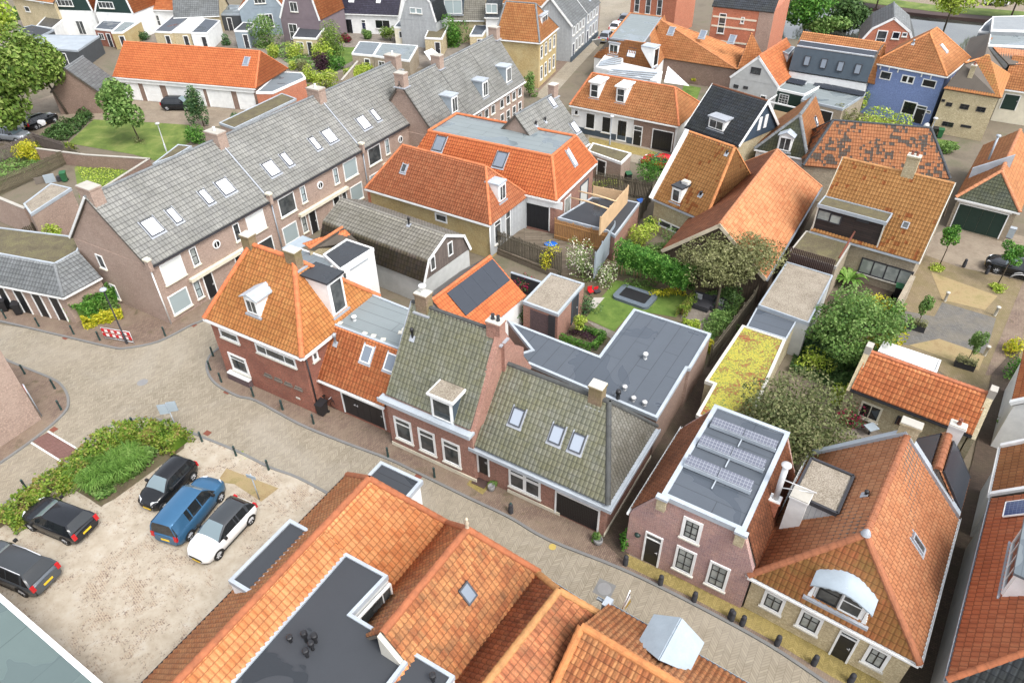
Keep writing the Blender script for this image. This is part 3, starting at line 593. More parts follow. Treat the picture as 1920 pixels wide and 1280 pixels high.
planks('deck_wood',ph(120,106,88),ph(156,142,124),ph(44,38,32),.2); planks('dark_planks',ph(52,42,40),ph(72,58,54),ph(20,16,16),.18); planks('grey_planks',ph(124,112,106),ph(146,132,124),ph(70,62,58),.16,PH); planks('fence_wood',ph(118,110,92),ph(140,130,110),ph(60,54,44),.14,PH); planks('black_board',ph(38,38,42),ph(46,46,50),ph(16,16,18),.12,PH); planks('blue_board',ph(64,84,104),ph(70,92,112),ph(50,66,84),.16,0); planks('green_board',ph(34,66,60),ph(38,72,66),ph(24,46,42),.16,0); planks('white_board',ph(208,212,214),ph(220,224,226),ph(170,176,180),.25,PH); planks('bamboo',ph(190,170,140),ph(206,188,158),ph(150,130,100),.04,PH); planks('barn',ph(96,80,66),ph(118,100,84),ph(46,38,30),.2,PH); planks('pale_board',ph(214,220,226),ph(206,214,222),ph(170,178,188),.2,PH); planks('grey_board',ph(170,176,180),ph(182,188,192),ph(140,146,150),.18,0); planks('thatch_board',ph(120,110,88),ph(150,140,112),ph(80,74,60),.1,0)
b=NB('solar'); t=b.n('ShaderNodeTexBrick'); t.offset=0; t.inputs['Scale'].default_value=1; t.inputs['Brick Width'].default_value=.17; t.inputs['Row Height'].default_value=.17; t.inputs['Mortar Size'].default_value=.012; b.l(b.uv(),t.inputs['Vector'])
for i,c in ((1,ph(122,126,142)),(2,ph(130,134,150)),(3,ph(180,186,196))): t.inputs[i].default_value=(*c,1)
b.col(t.outputs[0]); b.b.inputs['Roughness'].default_value=.2; b.done('solar')
b=NB('solar_blue'); t=b.n('ShaderNodeTexBrick'); t.offset=0; t.inputs['Scale'].default_value=1; t.inputs['Brick Width'].default_value=.17; t.inputs['Row Height'].default_value=.17; t.inputs['Mortar Size'].default_value=.008; b.l(b.uv(),t.inputs['Vector'])
for i,c in ((1,ph(44,66,120)),(2,ph(52,76,130)),(3,ph(120,140,180))): t.inputs[i].default_value=(*c,1)
b.col(t.outputs[0]); b.b.inputs['Roughness'].default_value=.15; b.done('solar_blue')
plain('solar_black',ph(66,72,82),.25,0,.06); plain('solar_brown',ph(64,56,58),.3,0,.1); plain('light_gravel',ph(200,186,168),.9,0,.35,8)
def leafmat(key,cols,sc=1.2,flower=None,fa=.0):
 b=NB('leaf_'+key); g=b.n('ShaderNodeNewGeometry'); n=b.math('ADD',b.math('MULTIPLY',b.noise(g.outputs['Position'],sc,3,.6),.75),b.math('MULTIPLY',g.outputs['Random Per Island'],.4)); c=b.ramp(n,[(.3+.5*i/(len(cols)-1),cols[i]) for i in range(len(cols))])
 if flower: c=b.mix(b.math('GREATER_THAN',g.outputs['Random Per Island'],1-fa),c,flower)
 b.col(c); b.b.inputs['Roughness'].default_value=.6; b.b.inputs['Specular IOR Level'].default_value=.25
 tr=b.n('ShaderNodeBsdfTranslucent'); b.l(c,tr.inputs[0]); mx=b.n('ShaderNodeMixShader'); mx.inputs[0].default_value=.25; b.l(b.b.outputs[0],mx.inputs[1]); b.l(tr.outputs[0],mx.inputs[2]); b.l(mx.outputs[0],b.o.inputs[0]); b.done(key)
lf=lambda *a:[ph(*c,k=.74) for c in a]
leafmat('leaf_tree',lf((66,92,34),(98,128,48),(132,160,70),(170,186,104)),.8); leafmat('leaf_bright',lf((112,140,38),(156,184,58),(190,208,84),(214,224,120))); leafmat('leaf_dark',lf((40,66,34),(60,92,44),(84,116,60),(110,140,80))); leafmat('leaf_mid',lf((66,98,46),(96,134,62),(126,160,82),(156,184,110))); leafmat('leaf_olive',lf((92,100,58),(120,124,76),(144,146,98),(168,166,122))); leafmat('leaf_brown',lf((74,88,48),(100,112,66),(124,130,84),(150,148,108)))
leafmat('leaf_grass',lf((72,108,40),(98,140,56),(122,164,72),(150,184,96)),.6); leafmat('leaf_yellow',lf((120,140,30),(170,180,40),(220,210,50),(236,224,90)),3); leafmat('leaf_purple',lf((46,28,38),(66,40,54),(88,56,70)),2); leafmat('leaf_white',lf((96,124,60),(130,156,84),(170,190,120)),1.2,ph(240,234,214,k=.8),.3); leafmat('leaf_pink',lf((62,88,46),(84,112,60),(110,130,76)),1.2,ph(196,44,96),.45); leafmat('leaf_hedge',lf((70,100,30),(106,140,46),(150,172,66),(150,130,80)),1.0); leafmat('leaf_conifer',lf((44,76,48),(64,100,60),(90,126,78),(130,158,100)),1.5); leafmat('leaf_laurel',lf((44,88,30),(66,120,40),(96,150,56),(136,180,84)),1.3)
plain('bark',(.09,.07,.05),.95,0,.3,4)
for k,c,r,m in (('car_black',(.010,.011,.013),.12,.0),('car_blue',(.045,.13,.24),.22,.35),('car_white',(.78,.78,.78),.2,0),('car_dark',(.014,.016,.02),.16,.1),('car_grey',(.10,.115,.13),.25,.4),('car_blackroof',(.04,.045,.05),.25,0),('car_red',(.45,.01,.02),.2,0),('car_silver',(.3,.32,.35),.3,.4)): plain(k,c,r,m,.04)
plain('plate',(.75,.5,.02),.5,0,.02); plain('red_light',(.45,.01,.015),.2,0,.05); plain('head_light',(.7,.72,.74),.1,0,.05)
# ================================================================ ground, roads, pavements
def gpts(pts,z=0):
 P=[np.array(p,float) if len(p)==3 else W(p,z) for p in pts]
 a=sum(P[i][0]*P[(i+1)%len(P)][1]-P[(i+1)%len(P)][0]*P[i][1] for i in range(len(P))); return P if a>0 else P[::-1]
def gsheet(name,pts,z,mat,kind='structure'):
 P=[(p[0],p[1],z) for p in gpts(pts,z)]; mb=MB(); mb.poly(P); o=mb.build(name,MT[mat]); o['kind']=kind
 if len(P)>4:
  bm=bmesh.new(); bm.from_mesh(o.data); bmesh.ops.triangulate(bm,faces=bm.faces[:]); bm.to_mesh(o.data); bm.free()
 return o
def gslab(name,pts,h,mat):
 P=[(p[0],p[1]) for p in gpts(pts,h)]; mb=MB(); mb.prism(P,-.02,h,bottom=False); o=mb.build(name,MT[mat]); o['kind']='structure'
 bm=bmesh.new(); bm.from_mesh(o.data); bmesh.ops.triangulate(bm,faces=bm.faces[:]); bm.to_mesh(o.data); bm.free(); return o
def kerb(pts,h=.09,w=.16,mat='kerb'):
 P=[W(p,h) for p in pts]; Q=[P[0]]
 for i in range(len(P)-1): # smooth the line with a Catmull-Rom curve
  p0,p1,p2,p3=P[max(i-1,0)],P[i],P[i+1],P[min(i+2,len(P)-1)]
  for k in range(1,5): t=k/4; Q.append(.5*((2*p1)+(-p0+p2)*t+(2*p0-5*p1+4*p2-p3)*t*t+(-p0+3*p1-3*p2+p3)*t**3))
 L_=[];R_=[]
 for i,q in enumerate(Q):
  t=nrm(Q[min(i+1,len(Q)-1)]-Q[max(i-1,0)]); n=np.array([-t[1],t[0],0]); L_.append(q+n*w/2); R_.append(q-n*w/2)
 mb=MB()
 for i in range(len(Q)-1):
  a,b,c,d=R_[i],R_[i+1],L_[i+1],L_[i]; z=lambda p,h_:(p[0],p[1],h_)
  mb.poly([z(a,h),z(b,h),z(c,h),z(d,h)]); mb.poly([z(a,-.02),z(b,-.02),z(b,h),z(a,h)]); mb.poly([z(c,-.02),z(d,-.02),z(d,h),z(c,h)])
 o=mb.build('kerb',MT[mat]); o['kind']='structure'; return [(q[0],q[1],0.) for q in Q]
gsheet('ground',[(-500,-60,0),(500,-60,0),(500,700,0),(-500,700,0)],-.012,'base')
KN=kerb([(409,628),(414,646),(392,668),(388,692),(404,718),(445,741),(480,750),(560,793),(640,826),(726,858),(777,882),(875,930),(955,968),(1028,1010),(1168,1066),(1296,1128),(1440,1206),(1560,1286),(1640,1340)])
KL=kerb([(-60,590),(0,601),(119,629),(208,649.6),(237.5,651),(297,639),(356,609.5),(383,597.6),(430,568),(470,520)])
KP=kerb([(-60,985),(0,949),(47.5,913),(119,868.6),(150,843.4),(166,824),(208,797),(246,785.5),(297,785.5),(371,815),(445,845),(505,874.6),(560,895),(640,938)])
KI=kerb([(-20,655),(15,675.6),(95,708),(118.8,726),(127.7,750),(119,773.6),(68,818),(-20,880)])
gsheet('road',[(-60,600),(119,625),(237,646),(297,634),(383,590),(470,510),(520,540),(409,628),(414,646),(440,700),(700,780),(1100,960),(1440,1130),(1680,1340),(1480,1400),(1300,1330),(1000,1170),(640,1000),(600,960),(400,880),(280,830),(180,850),(60,930),(-60,1000),(-60,870),(80,790),(-60,650)],0.0,'road')
gslab('pavement',KN+[tuple(W(p,0)) for p in [(1760,1330),(1600,1120),(1300,980),(1150,900),(900,760),(700,680),(560,600),(440,600)]],.06,'pavement')
gslab('pavement',KL+[tuple(W(p,0)) for p in [(520,440),(400,470),(200,400),(-60,480)]],.06,'pavement')
gslab('pavement',KI+[tuple(W(p,0)) for p in [(-20,840),(60,780),(-20,700)]],.06,'pavement')
gslab('pavement',KP+[tuple(W(p,0)) for p in [(690,960),(600,985),(500,925),(430,880),(340,830),(280,860),(180,900),(120,930),(0,1010),(-60,1050)]],.05,'sand')
gsheet('parking_lot',[(-300,1180),(-60,1010),(60,955),(124,905),(190,950),(300,850),(345,825),(440,852),(560,915),(650,950),(900,1000),(700,1400),(190,1600),(-300,1500)],.056,'sand')
gsheet('flower_bed',[(-60,1030),(0,990),(118,905),(190,948),(215,935),(345,840),(350,812),(330,800),(200,812),(120,880),(-60,1000)],.064,'earth')
gsheet('sidewalk_setts',[(1168,1057),(1296,1119),(1440,1195),(1560,1268),(1640,1310),(1720,1300),(1540,1213),(1385,1133),(1175,1038)],.068,'road_mossy')
gsheet('doorstep_setts',[L2(1330,1035),L2(1372,985),L2(1480,1045),L2(1430,1100)],.068,'road_mossy')
gsheet('bare_soil',[L1(1430,800),L1(1760,925),L1(1650,1010),L1(1480,900),L1(1370,885)],.062,'dry')
gsheet('crossing',[(60,826),(90,809.6),(148.5,843.4),(119,868)],.004,'red_pave')
for a,b in (((90,808.5),(150,844)),((56,828),(119,867))): p,q=W(a),W(b); u=nrm(q-p); mb=MB(); mb.box(p,u,(-u[1],u[0],0),(0,0,1),(0,np.linalg.norm(q-p)),(-.05,.05),(.0,.009)); o=mb.build('white_line',MT['white']); o['kind']='structure'
def disc(name,label,p,r,mat,z,cat,ring=None):
 o=MB().lathe([(r,0),(r,.006),(0,.006)],(0,0,0),20,smooth=False).build(name,MT[mat]); q=W(p,z); o.location=(q[0],q[1],z); return tag(o,label,cat)
disc('manhole_cover','round iron manhole cover in the middle of the road junction',L1(900,258),.36,'grey_plastic',.001,'manhole'); disc('manhole_cover','round iron manhole cover in the street in front of the purple brick house',B3(853,685),.36,'grey_plastic',.012,'manhole')
p=W(B3(853,685)); mb=MB().abox(-.46,.46,-.46,.46,0,.008); o=mb.build('manhole_surround',MT['kerb']); o.location=(p[0],p[1],.002); o.rotation_euler=(0,0,STA); o['kind']='structure'
disc('valve_cover','small yellow valve cover in the street opposite the garage door',B3(525,420),.2,'yellow_metal',.001,'valve cover')
for p,l in ((M1(415,1055),'rusty square drain grate beside the kerb below the bollards'),(M1(1222,975),'rusty square drain grate beside the kerb of the terraced row'),(L1(1435,318),'rusty drain grate beside the kerb of the corner house'),(L1(340,555),'rusty drain grate next to the red crossing'),(L1(1310,578),'rusty drain grate near the direction sign'),(L2(1020,992),'rusty drain grate in the street opposite the three white windows')):
 q=W(p,.0); o=MB().abox(-.22,.22,-.18,.18,0,.01).build('drain_grate',MT['rust']); o.location=(q[0],q[1],.003); o.rotation_euler=(0,0,STA); tag(o,l,'drain','drain grates along the kerbs')
gsheet('alley',[(1128,1012),(1172,1052),(1320,775),(1350,700),(1480,480),(1560,330),(1520,330),(1400,560),(1316,700),(1225,800)],.066,'pavement_dark')
gsheet('alley',[(1678,1280),(1790,1330),(1870,940),(1915,640),(1860,700),(1822,870)],.066,'pavement_dark')
gsheet('garage_yard',[T1(-150,1000),T1(0,700),T1(330,600),T1(900,560),T1(1700,640),T1(1480,790),T1(1180,815),T1(590,765),T1(400,880),T1(0,960)],.002,'pavement_far')
gsheet('lawn',[T1(590,755),T1(900,770),T1(1200,790),T1(1195,900),T1(980,1015),T1(840,975),T1(430,905)],.01,'grass')
gsheet('garden_ground',[T1(470,1060),T1(530,1010),T1(960,1000),T1(640,1220),T1(500,1250)],.01,'grass'); gsheet('garden_ground',[T1(-50,900),T1(240,930),T1(480,960),T1(100,1190),T1(-50,1260)],.01,'earth')
gsheet('garden_ground',[M3(330,760),M3(800,420),M3(1330,560),M3(1680,720),M3(1380,1260),M3(1100,1100),M3(400,1100)],.004,'earth')
gsheet('garden_lawn',[M3(600,930),M3(700,800),M3(790,690),M3(1290,790),M3(1170,925),M3(900,880),M3(780,1015)],.02,'lawn')
gsheet('garden_path',[M3(620,860),M3(650,800),M3(720,800),M3(660,870)],.03,'concrete'); gsheet('garden_path',[M3(600,945),M3(640,955),M3(790,1020),M3(760,1060)],.03,'terrace'); gsheet('patio',[M3(1200,930),M3(1290,800),M3(1480,850),M3(1430,1000),M3(1330,1010)],.03,'terrace')
gsheet('garden_ground',[M4(600,820),M4(880,690),M4(1140,720),M4(1010,1120),M4(420,1260),M4(480,1000)],.004,'earth'); gsheet('yard',[M4(620,800),M4(820,700),M4(1100,740),M4(1000,830),M4(700,870)],.01,'pavement_dark'); gsheet('yard',[L4(690,700),L4(760,560),L4(1100,690),L4(1100,760),L4(900,760)],.01,'terrace')
gsheet('square',[M4(1100,500),M4(1330,400),M4(1900,560),M4(1990,1000),M4(1700,1500),M4(1300,1230),M4(980,1130)],.004,'tan_setts'); gsheet('square_road',[M4(1230,520),M4(1330,395),M4(1500,330),M4(2000,440),M4(2000,720),M4(1480,610)],.010,'pavement_far')
gsheet('grey_paving',[M4(1370,830),M4(1710,930),M4(1645,1160),M4(1480,1130),M4(1050,1090),M4(1110,880),M4(1320,920)],.010,'grey_setts'); gsheet('dry_grass_patch',[M4(1300,640),M4(1720,790),M4(1640,880),M4(1370,815)],.016,'dry'); gsheet('dry_grass_patch',[M4(1350,1060),M4(1640,1160),M4(1600,1260),M4(1160,1100)],.016,'dry')
gsheet('side_street',[M4(1886,690),M4(1990,740),M4(1790,1290),M4(1640,1290)],.016,'pavement'); gsheet('far_street',[T3(230,640),T3(420,425),T3(600,230),T3(700,110),T3(745,85),T3(830,0),T3(830,-60),T3(520,-60),T3(560,40),T3(545,185),T3(300,445),T3(130,600)],.002,'road')
gsheet('far_pavement',[T3(300,445),T3(545,185),T3(560,40),T3(500,40),T3(280,400),T3(90,590),T3(140,610)],.008,'pavement'); gsheet('far_street',[T3(480,850),T3(850,930),T3(1100,1010),T3(1000,1080),T3(700,1010),T3(470,900)],.004,'road'); gsheet('far_pavement',[T3(490,865),T3(860,945),T3(960,975),T3(940,1010),T3(700,960),T3(480,905)],.010,'road_mossy')
gsheet('back_gardens',[T1(-100,60),T1(330,180),T1(900,110),T1(1886,110),T2(1500,60),T2(1560,330),T2(1000,440),T2(600,440),T2(150,560),T1(1500,300),T1(700,250),T1(-50,500)],.002,'terrace'); gsheet('back_lawn',[T2(500,300),T2(625,300),T2(640,370),T2(545,420)],.01,'lawn'); gsheet('back_lawn',[T3(1085,535),T3(1195,555),T3(1160,650),T3(1070,590)],.01,'lawn'); gsheet('back_lawn',[T4(1165,850),T4(1480,900),T4(1340,960),T4(1150,910)],.01,'lawn'); gsheet('back_lawn',[T4(1690,690),T4(1880,705),T4(1720,770)],.01,'lawn'); gsheet('garden_path',[T4(1105,810),T4(1180,850),T4(1150,920),T4(1060,890)],.012,'tan_setts')
gsheet('canal',[T4(300,20),T4(1300,112),T4(2100,190),T4(2100,500),T4(1000,330),T4(300,230)],.004,'water'); gslab('quay',[T4(300,-50),T4(930,52),T4(1300,95),T4(2100,165),T4(2100,100),T4(1300,60),T4(800,10),T4(300,-90)],.5,'brick_quay' if 0 else 'umber'); gsheet('quay_road',[T4(300,-60),T4(1300,70),T4(2100,130),T4(2300,-300),T4(0,-300)],.51,'pavement_far'); gsheet('quay_grass',[T4(700,-5),T4(1300,72),T4(2100,138),T4(2100,90),T4(1300,30),T4(700,-50)],.53,'grass')
# ================================================================ houses along the street
def solve_ridge_x(h,p0,p1,y=None,clampL=None,clampR=None):
 y=h.D/2 if y is None else y; a=h.ptx(p0,y); b=h.ptx(p1,y); z=(a[2]+b[2])/2
 a=(max(0,a[0]) if clampL is None else clampL,y,z); b=(min(h.L,b[0]) if clampR is None else clampR,y,z); dbg(h.root.name,'L%.1f D%.1f ze%.1f zr%.1f/%.1f rx %.1f %.1f'%(h.L,h.D,h.ze,h.ptx(p0,y)[2],h.ptx(p1,y)[2],a[0],b[0])); return a,b
def solve_ridge_y(h,p0,p1,x=None,cf=None,cb=None):
 x=h.L/2 if x is None else x; a=h.pty(p0,x); b=h.pty(p1,x); z=(a[2]+b[2])/2
 r=(x,max(0,a[1]) if cf is None else cf,z),(x,min(h.D,b[1]) if cb is None else cb,z); dbg(h.root.name,'L%.1f D%.1f ze%.1f zr%.1f/%.1f ry %.1f %.1f'%(h.L,h.D,h.ze,a[2],b[2],r[0][1],r[1][1])); return r
# ---- corner house with the tall orange roof
A=House('corner_house','red brick corner house with tall orange roof and two chimneys at the junction','house',PX(383,596),PX(566,671),4.97,back=PX(694,549))
r0,r1=solve_ridge_x(A,PX(468,450),PX(553,493)); A.wall(MT['brick_red']); A.roof(TS['orange_warm'],r0,r1,rm=TS['orange_new']['rmat'],rr=.17); zr=r0[2]
A.gutter([((0,0,A.ze),(A.L,0,A.ze)),((A.L,0,A.ze),(A.L,A.D,A.ze)),((0,A.D,A.ze),(0,0,A.ze))],MT['white'])
A.chimney(r0[0]-.1,r0[1],zr-1.0,zr+.75,.75,.6,pots=0); A.chimney(r1[0],r1[1],zr-1.0,zr+.7,.9,.6,pots=0)
c2=lambda x,y:(380+x/6.4,590+y/6.4)
A.win('front',c2(625,330),c2(1135,640),split=([.26,.72],None),fw=.1); A.win('front',c2(190,150),c2(450,350),fw=.12);
A.win('front',c2(300,440),c2(580,740),fw=.16,split=(None,[.72]),pm='glass');
for i in range(4): A.win('front',c2(745+122*i,690+52*i),c2(830+122*i,745+52*i),nx=3,fm='grey_wood',fw=.03,mw=.03,sm='grey_wood',name='window')
A.win('right',c2(1300,470),c2(1390,520),fw=.12)
mb=MB(); a0,b1=A.on('front',c2(345,670)); a1,b0=A.on('front',c2(585,760)); pf=A.planes['front']; mb.box(pf.o,pf.u,pf.v,pf.n,(a0-.1,a1),(0,.62),(0.01,.32)); mb.build('plinth',MT['brick_plum'],A.root)
mb=MB(); mb.box(pf.o,pf.u,pf.v,pf.n,(a0-.05,a0+.02+(a1-a0)),(.62,.72),(0.01,.34)); mb.build('bay_sill',MT['white'],A.root)
p=A.planes['right']; mb=MB(); mb.tube([p.at(.35,A.ze-.2,.1),p.at(.35,.05,.1)],.05); mb.build('downpipe',MT['black_plastic'],A.root)
mb=MB(); mb.box(pf.o,pf.u,pf.v,pf.n,(A.L-1.75,A.L-1.4),(.75,.9),(0,.03)); mb.build('name_plate',MT['stone'],A.root)
u,v=A.on('rf',M1(1610,900)); q=A.planes['rf'].at(u,v); sl=(zr-A.ze)/(A.D/2); q=A.planes['rf'].at(*A.on('rf',M1(1607,915)))
A.dormer(q[0],q[1],1.15,q[2]+.1,q[2]+1.35,sl,kind='gable',nx=2,apex=.28,ov=.18)
q=A.planes['rr'].at(*A.on('rr',M2(535,895))); slr=(zr-A.ze)/(A.L-r1[0]);
A.dormer(q[1],q[0],1.35,q[2]+.05,q[2]+2.6,slr,face='r',kind='flat',nx=1,roofm='bitumen_dark',wall='white',ov=.15)
# ---- low garage wing with flat roof behind
G=House('garage_wing','low garage wing with orange pantile slope and black double doors beside the corner house','garage',PX(590,707),PX(720.5,762),2.5,depth=7.0)
t0=G.slope(M2(495,975),50); t1=G.slope(L2(905,192),50); dbg('G top',t0,t1); zt=(t0[2]+t1[2])/2; yt=(t0[1]+t1[1])/2
G.wall(MT['brick_red'],pts=[(0.0,G.ins),(G.L,G.ins),(G.L,yt),(0.0,yt)])
G.roofp(TS['orange'],[[(0,0,G.ze),(G.L,0,G.ze),(G.L,yt,zt),(0,yt,zt)]]); G.gutter([((0,0,G.ze),(G.L,0,G.ze))],MT['white'])
f=[G.loc(q,zt) for q in (M2(490,985),L2(905,192),M2(1015,935),M2(1000,890),M2(720,778))]; pts=[(q[0],q[1]) for q in f]; pts[0]=(-.02,yt+.02); pts[1]=(G.L,yt+.02)
G.flat(pts,zt,'bitumen_light','zinc_light',ew=.12); MB().prism(pts,0,zt-.13).build('wall',MT['brick_red'],G.root)
G.door('front',L2(535,445),L2(828,690),pm='black_paint',leaves=3,grooves=.9)
G.skylight('rfx' if 0 else G.pl('rfx',(0,0,G.ze),(1,0,0),(0,yt,zt-G.ze)),L2(708,160),L2(700,262),local=False) if 0 else None
pl=G.planes.get('rfx') or G.pl('rfx',(0,0,G.ze),(1,0,0),(0,yt,zt-G.ze)); G.sky_c('rfx',L2(706,215),.75,1.1,pm='sky_grey',fm='white'); G.sky_c('rfx',L2(855,268),.75,1.1,pm='sky_grey',fm='white'); G.vent('rfx',L2(505,150),'zinc',.8)
for x,y in ((530,963),(622,945),(685,1030),(742,1045),(803,1068),(915,1023),(938,1003),(962,983)):
 q=G.loc(M2(x,y),zt)
 if x==622: MB().lathe([(.12,0),(.12,.25),(.17,.26),(.17,.36),(0,.36)],(q[0],q[1],zt),10).build('roof_vent',MT['white'],G.root)
 else:
  t=empty('paving_tile',G.O+G.ex*q[0]+G.ey*q[1]+np.array([0,0,zt]),G.rz+.3*rnd.random(),'','') ; bpy.data.objects.remove(t)
  o=MB().abox(-.16,.16,-.16,.16,0,.05).build('paving_tile',MT['stone']); X=G.O+G.ex*q[0]+G.ey*q[1]; o.location=(X[0],X[1],zt+.002); o.rotation_euler=(0,0,G.rz+rnd.random()); tag(o,'ballast tile on the garage wing roof, '+{530:'alone by the corner house',685:'first of three along the front edge',742:'middle of three along the front edge',803:'last of three along the front edge',915:'nearest the front of three by the green slope',938:'middle of three by the green slope',962:'farthest back of three by the green slope'}[x],'paving tile','ballast tiles on the garage wing roof')
# ---- green tiled house, left wing
D3=House('green_tiled_house','brick house with moss green roof, three tall white windows and gravel topped dormer','house',L2(822,466),L2(1350,690),4.3,depth=9.4)
t0=D3.slope(M2(1090,862),54); t1=D3.slope(M2(1480,1000),54); dbg('D3 ridge',t0,t1); yr=(t0[1]+t1[1])/2; zr=(t0[2]+t1[2])/2; D3.D=2*yr
D3.pl('back',(D3.L,D3.D-.18,0),(-1,0,0),(0,0,1)); D3.pl('left',(.18,D3.D,0),(0,-1,0),(0,0,1))
D3.wall(MT['brick_pink'],pts=[(-.15,.02),(D3.L+.12,.02),(D3.L+.12,D3.D),(-.15,D3.D)],top=D3.ze-.1)
D3.pl('front',(-.15,.02,0),(1,0,0),(0,0,1))
D3.roof(TS['green'],(0,yr,zr),(D3.L,yr,zr),faces='fb',rm=TS['green']['rmat'])
for xx,hh in ((-.12,0),(D3.L-.1,.3)):                  # gable walls that stand proud of the tiles
 P=[(0,D3.ze-.3),(yr,zr+.05+hh),(D3.D,D3.ze-.3)]; mb=MB(); w_=.14 if hh==0 else .34
 f=[(xx,y,z) for y,z in P]; g=[(xx+w_,y,z) for y,z in P]; mb.poly(f[::-1]); mb.poly(g)
 for k in range(3): mb.poly([f[k],g[k],g[(k+1)%3],f[(k+1)%3]][::-1])
 mb.build('gable_parapet',MT['brick_pink' if hh else 'lead'],D3.root)
mb=MB(); mb.abox(-.35,D3.L+.25,-.42,.1,D3.ze-.34,D3.ze-.16); mb.abox(-.35,D3.L+.25,-.47,-.4,D3.ze-.34,D3.ze-.06); mb.build('cornice_gutter',MT['zinc_light'],D3.root)
pf=D3.planes['front']; mb=MB(); mb.box(pf.o,pf.u,pf.v,pf.n,(0,D3.L+.4),(0.02,.32),(.01,.06)); mb.build('plinth',MT['cream'],D3.root)
for x0,y0,x1,y1 in ((868,600,997,785),(1020,672,1143,858),(1172,742,1298,932)): D3.win('front',L2(x0,y0),L2(x1,y1),fw=.13,split=(None,[.73]),mw=.09)
q=D3.planes['rf'].at(*D3.on('rf',L2(1180,625))); sl=(zr-D3.ze)/yr; D3.dormer(q[0],q[1],1.5,q[2]-.1,q[2]+1.55,sl,roofm='white',side='slate_blue',gravel=True,ov=.14,nx=1)
D3.vent('rf',L2(990,115),'black',.7); D3.chimney(t0[0]-.3,yr,zr-.8,zr+.95,.8,.6,pots=0); MB().lathe([(.13,0),(.13,.35),(.22,.36),(.22,.46),(.1,.5),(0,.5)],(t0[0]-.3,yr,zr+.95),12).build('flue_cap',MT['white'],D3.root)
D3.chimney(t1[0]+.35,yr,zr-1.0,zr+.75,.85,.6,pots=2,potm='charcoal',mat='brick_pink')
mb=MB(); X=D3.L+.1; P=[(yr-.3,zr-1.2),(yr+1.6,zr-1.5),(yr+1.6,2.5),(yr-.3,2.5)]; mb.prism([(X,yr-.2),(X+.35,yr-.2),(X+.35,yr+1.9),(X,yr+1.9)],2.8,[zr-.5,zr-.5,zr-2.2,zr-2.2]); mb.build('stepped_wall',MT['brick_pink'],D3.root)
# ---- green tiled house, right wing with the garage door
D4=House('green_tiled_annex','low brick wing with moss green hipped roof, three skylights and black garage door','house',L2(1382,792),PX(1139.7,946),2.95,back=PX(1226,797))
r0,r1=solve_ridge_x(D4,L2(1560,243),L3(745,540),clampL=0)
D4.wall(MT['brick_pink'],pts=[(-.2,.2),(D4.L-.12,.2),(D4.L-.12,D4.D),(-.2,D4.D)]); D4.roof(TS['green'],r0,r1,rm=TS['green']['rmat'],rr=.15,faces='fb');
D4.pl('front',(-.2,.2,0),(1,0,0),(0,0,1)); D4.pl('rr',(D4.L,0,D4.ze),(0,1,0),(r1[0]-D4.L,0,r1[2]-D4.ze))
o=tiles('roof',[[(D4.L,0,D4.ze),(D4.L,D4.D,D4.ze),r1]],TS['green_grey'],D4.root)
mb=MB(); mb.abox(-.3,D4.L+.28,-.24,.2,D4.ze-.32,D4.ze-.18); mb.abox(-.3,D4.L+.3,-.26,-.2,D4.ze-.32,D4.ze-.08); mb.abox(D4.L-.12,D4.L+.28,.2,D4.D,D4.ze-.32,D4.ze-.18); mb.abox(D4.L+.24,D4.L+.3,-.2,D4.D,D4.ze-.32,D4.ze-.08); mb.build('cornice_gutter',MT['zinc_light'],D4.root)
for a in (L3(170,612),L3(420,722),L3(550,775)): D4.sky_c('rf',a,.72,1.0,pm='skyglass',fm='dark_frame')
D4.chimney(r1[0]-.7,r1[1],r1[2]-.9,r1[2]+.95,.75,.6,pots=0,flash=True)
D4.win('front',L2(1597,925),L2(1797,1130),nx=2,fw=.12,mw=.2,split=(None,[.74]))
D4.door('front',B3(545,60),B3(815,325),pm='black_paint',grooves=.1,handle=False); D4.door('front',L2(1395,825),L2(1478,985),pm='black_paint',handle=True,fan=0)
pf=D4.planes['front']; mb=MB(); mb.box(pf.o,pf.u,pf.v,pf.n,(2.2,5.6),(.02,.3),(.01,.06)); pr=D4.planes['right']=PL((D4.L-.12,.2,0),(0,1,0),(0,0,1)); mb.box(pr.o,pr.u,pr.v,pr.n,(-.05,D4.D),(.02,.28),(.01,.06)); mb.build('plinth',MT['cream'],D4.root)
# ---- big L shaped flat roof behind
zf=3.3; FL=House('flat_roofed_extension','large L shaped single storey extension with dark grey bitumen roof behind the green tiled house','extension',PX(1231.8,784),PX(1332.7,626.3),zf,depth=5)
P=[FL.loc(q,zf)[:2] for q in (PX(1231.8,784),PX(1288.2,690.6),PX(1294,691),PX(1332.7,626.3),PX(1188.7,579.8),PX(1123.4,668.3),M3(110,950),L2(1740,190),D4.O[:2] if 0 else PX(958,668))]
FL.flat(P,zf,'bitumen','zinc_light',ew=.16,eh=.06); MB().prism(P,0,zf-.13).build('wall',MT['brick_brown'],FL.root)
for x,y,hh in ((975,235,.45),(845,430,.3),(900,500,.3),(970,528,.3),(802,492,.7)):
 q=FL.loc(L3(x,y+8),zf); MB().lathe([(.12,0),(.12,hh*.7),(.17,hh*.72),(.15,hh),(0,hh+.03)],(q[0],q[1],zf),12).build('roof_vent',MT['black_plastic' if y==492 else 'steel' if x!=975 else 'white'],FL.root)
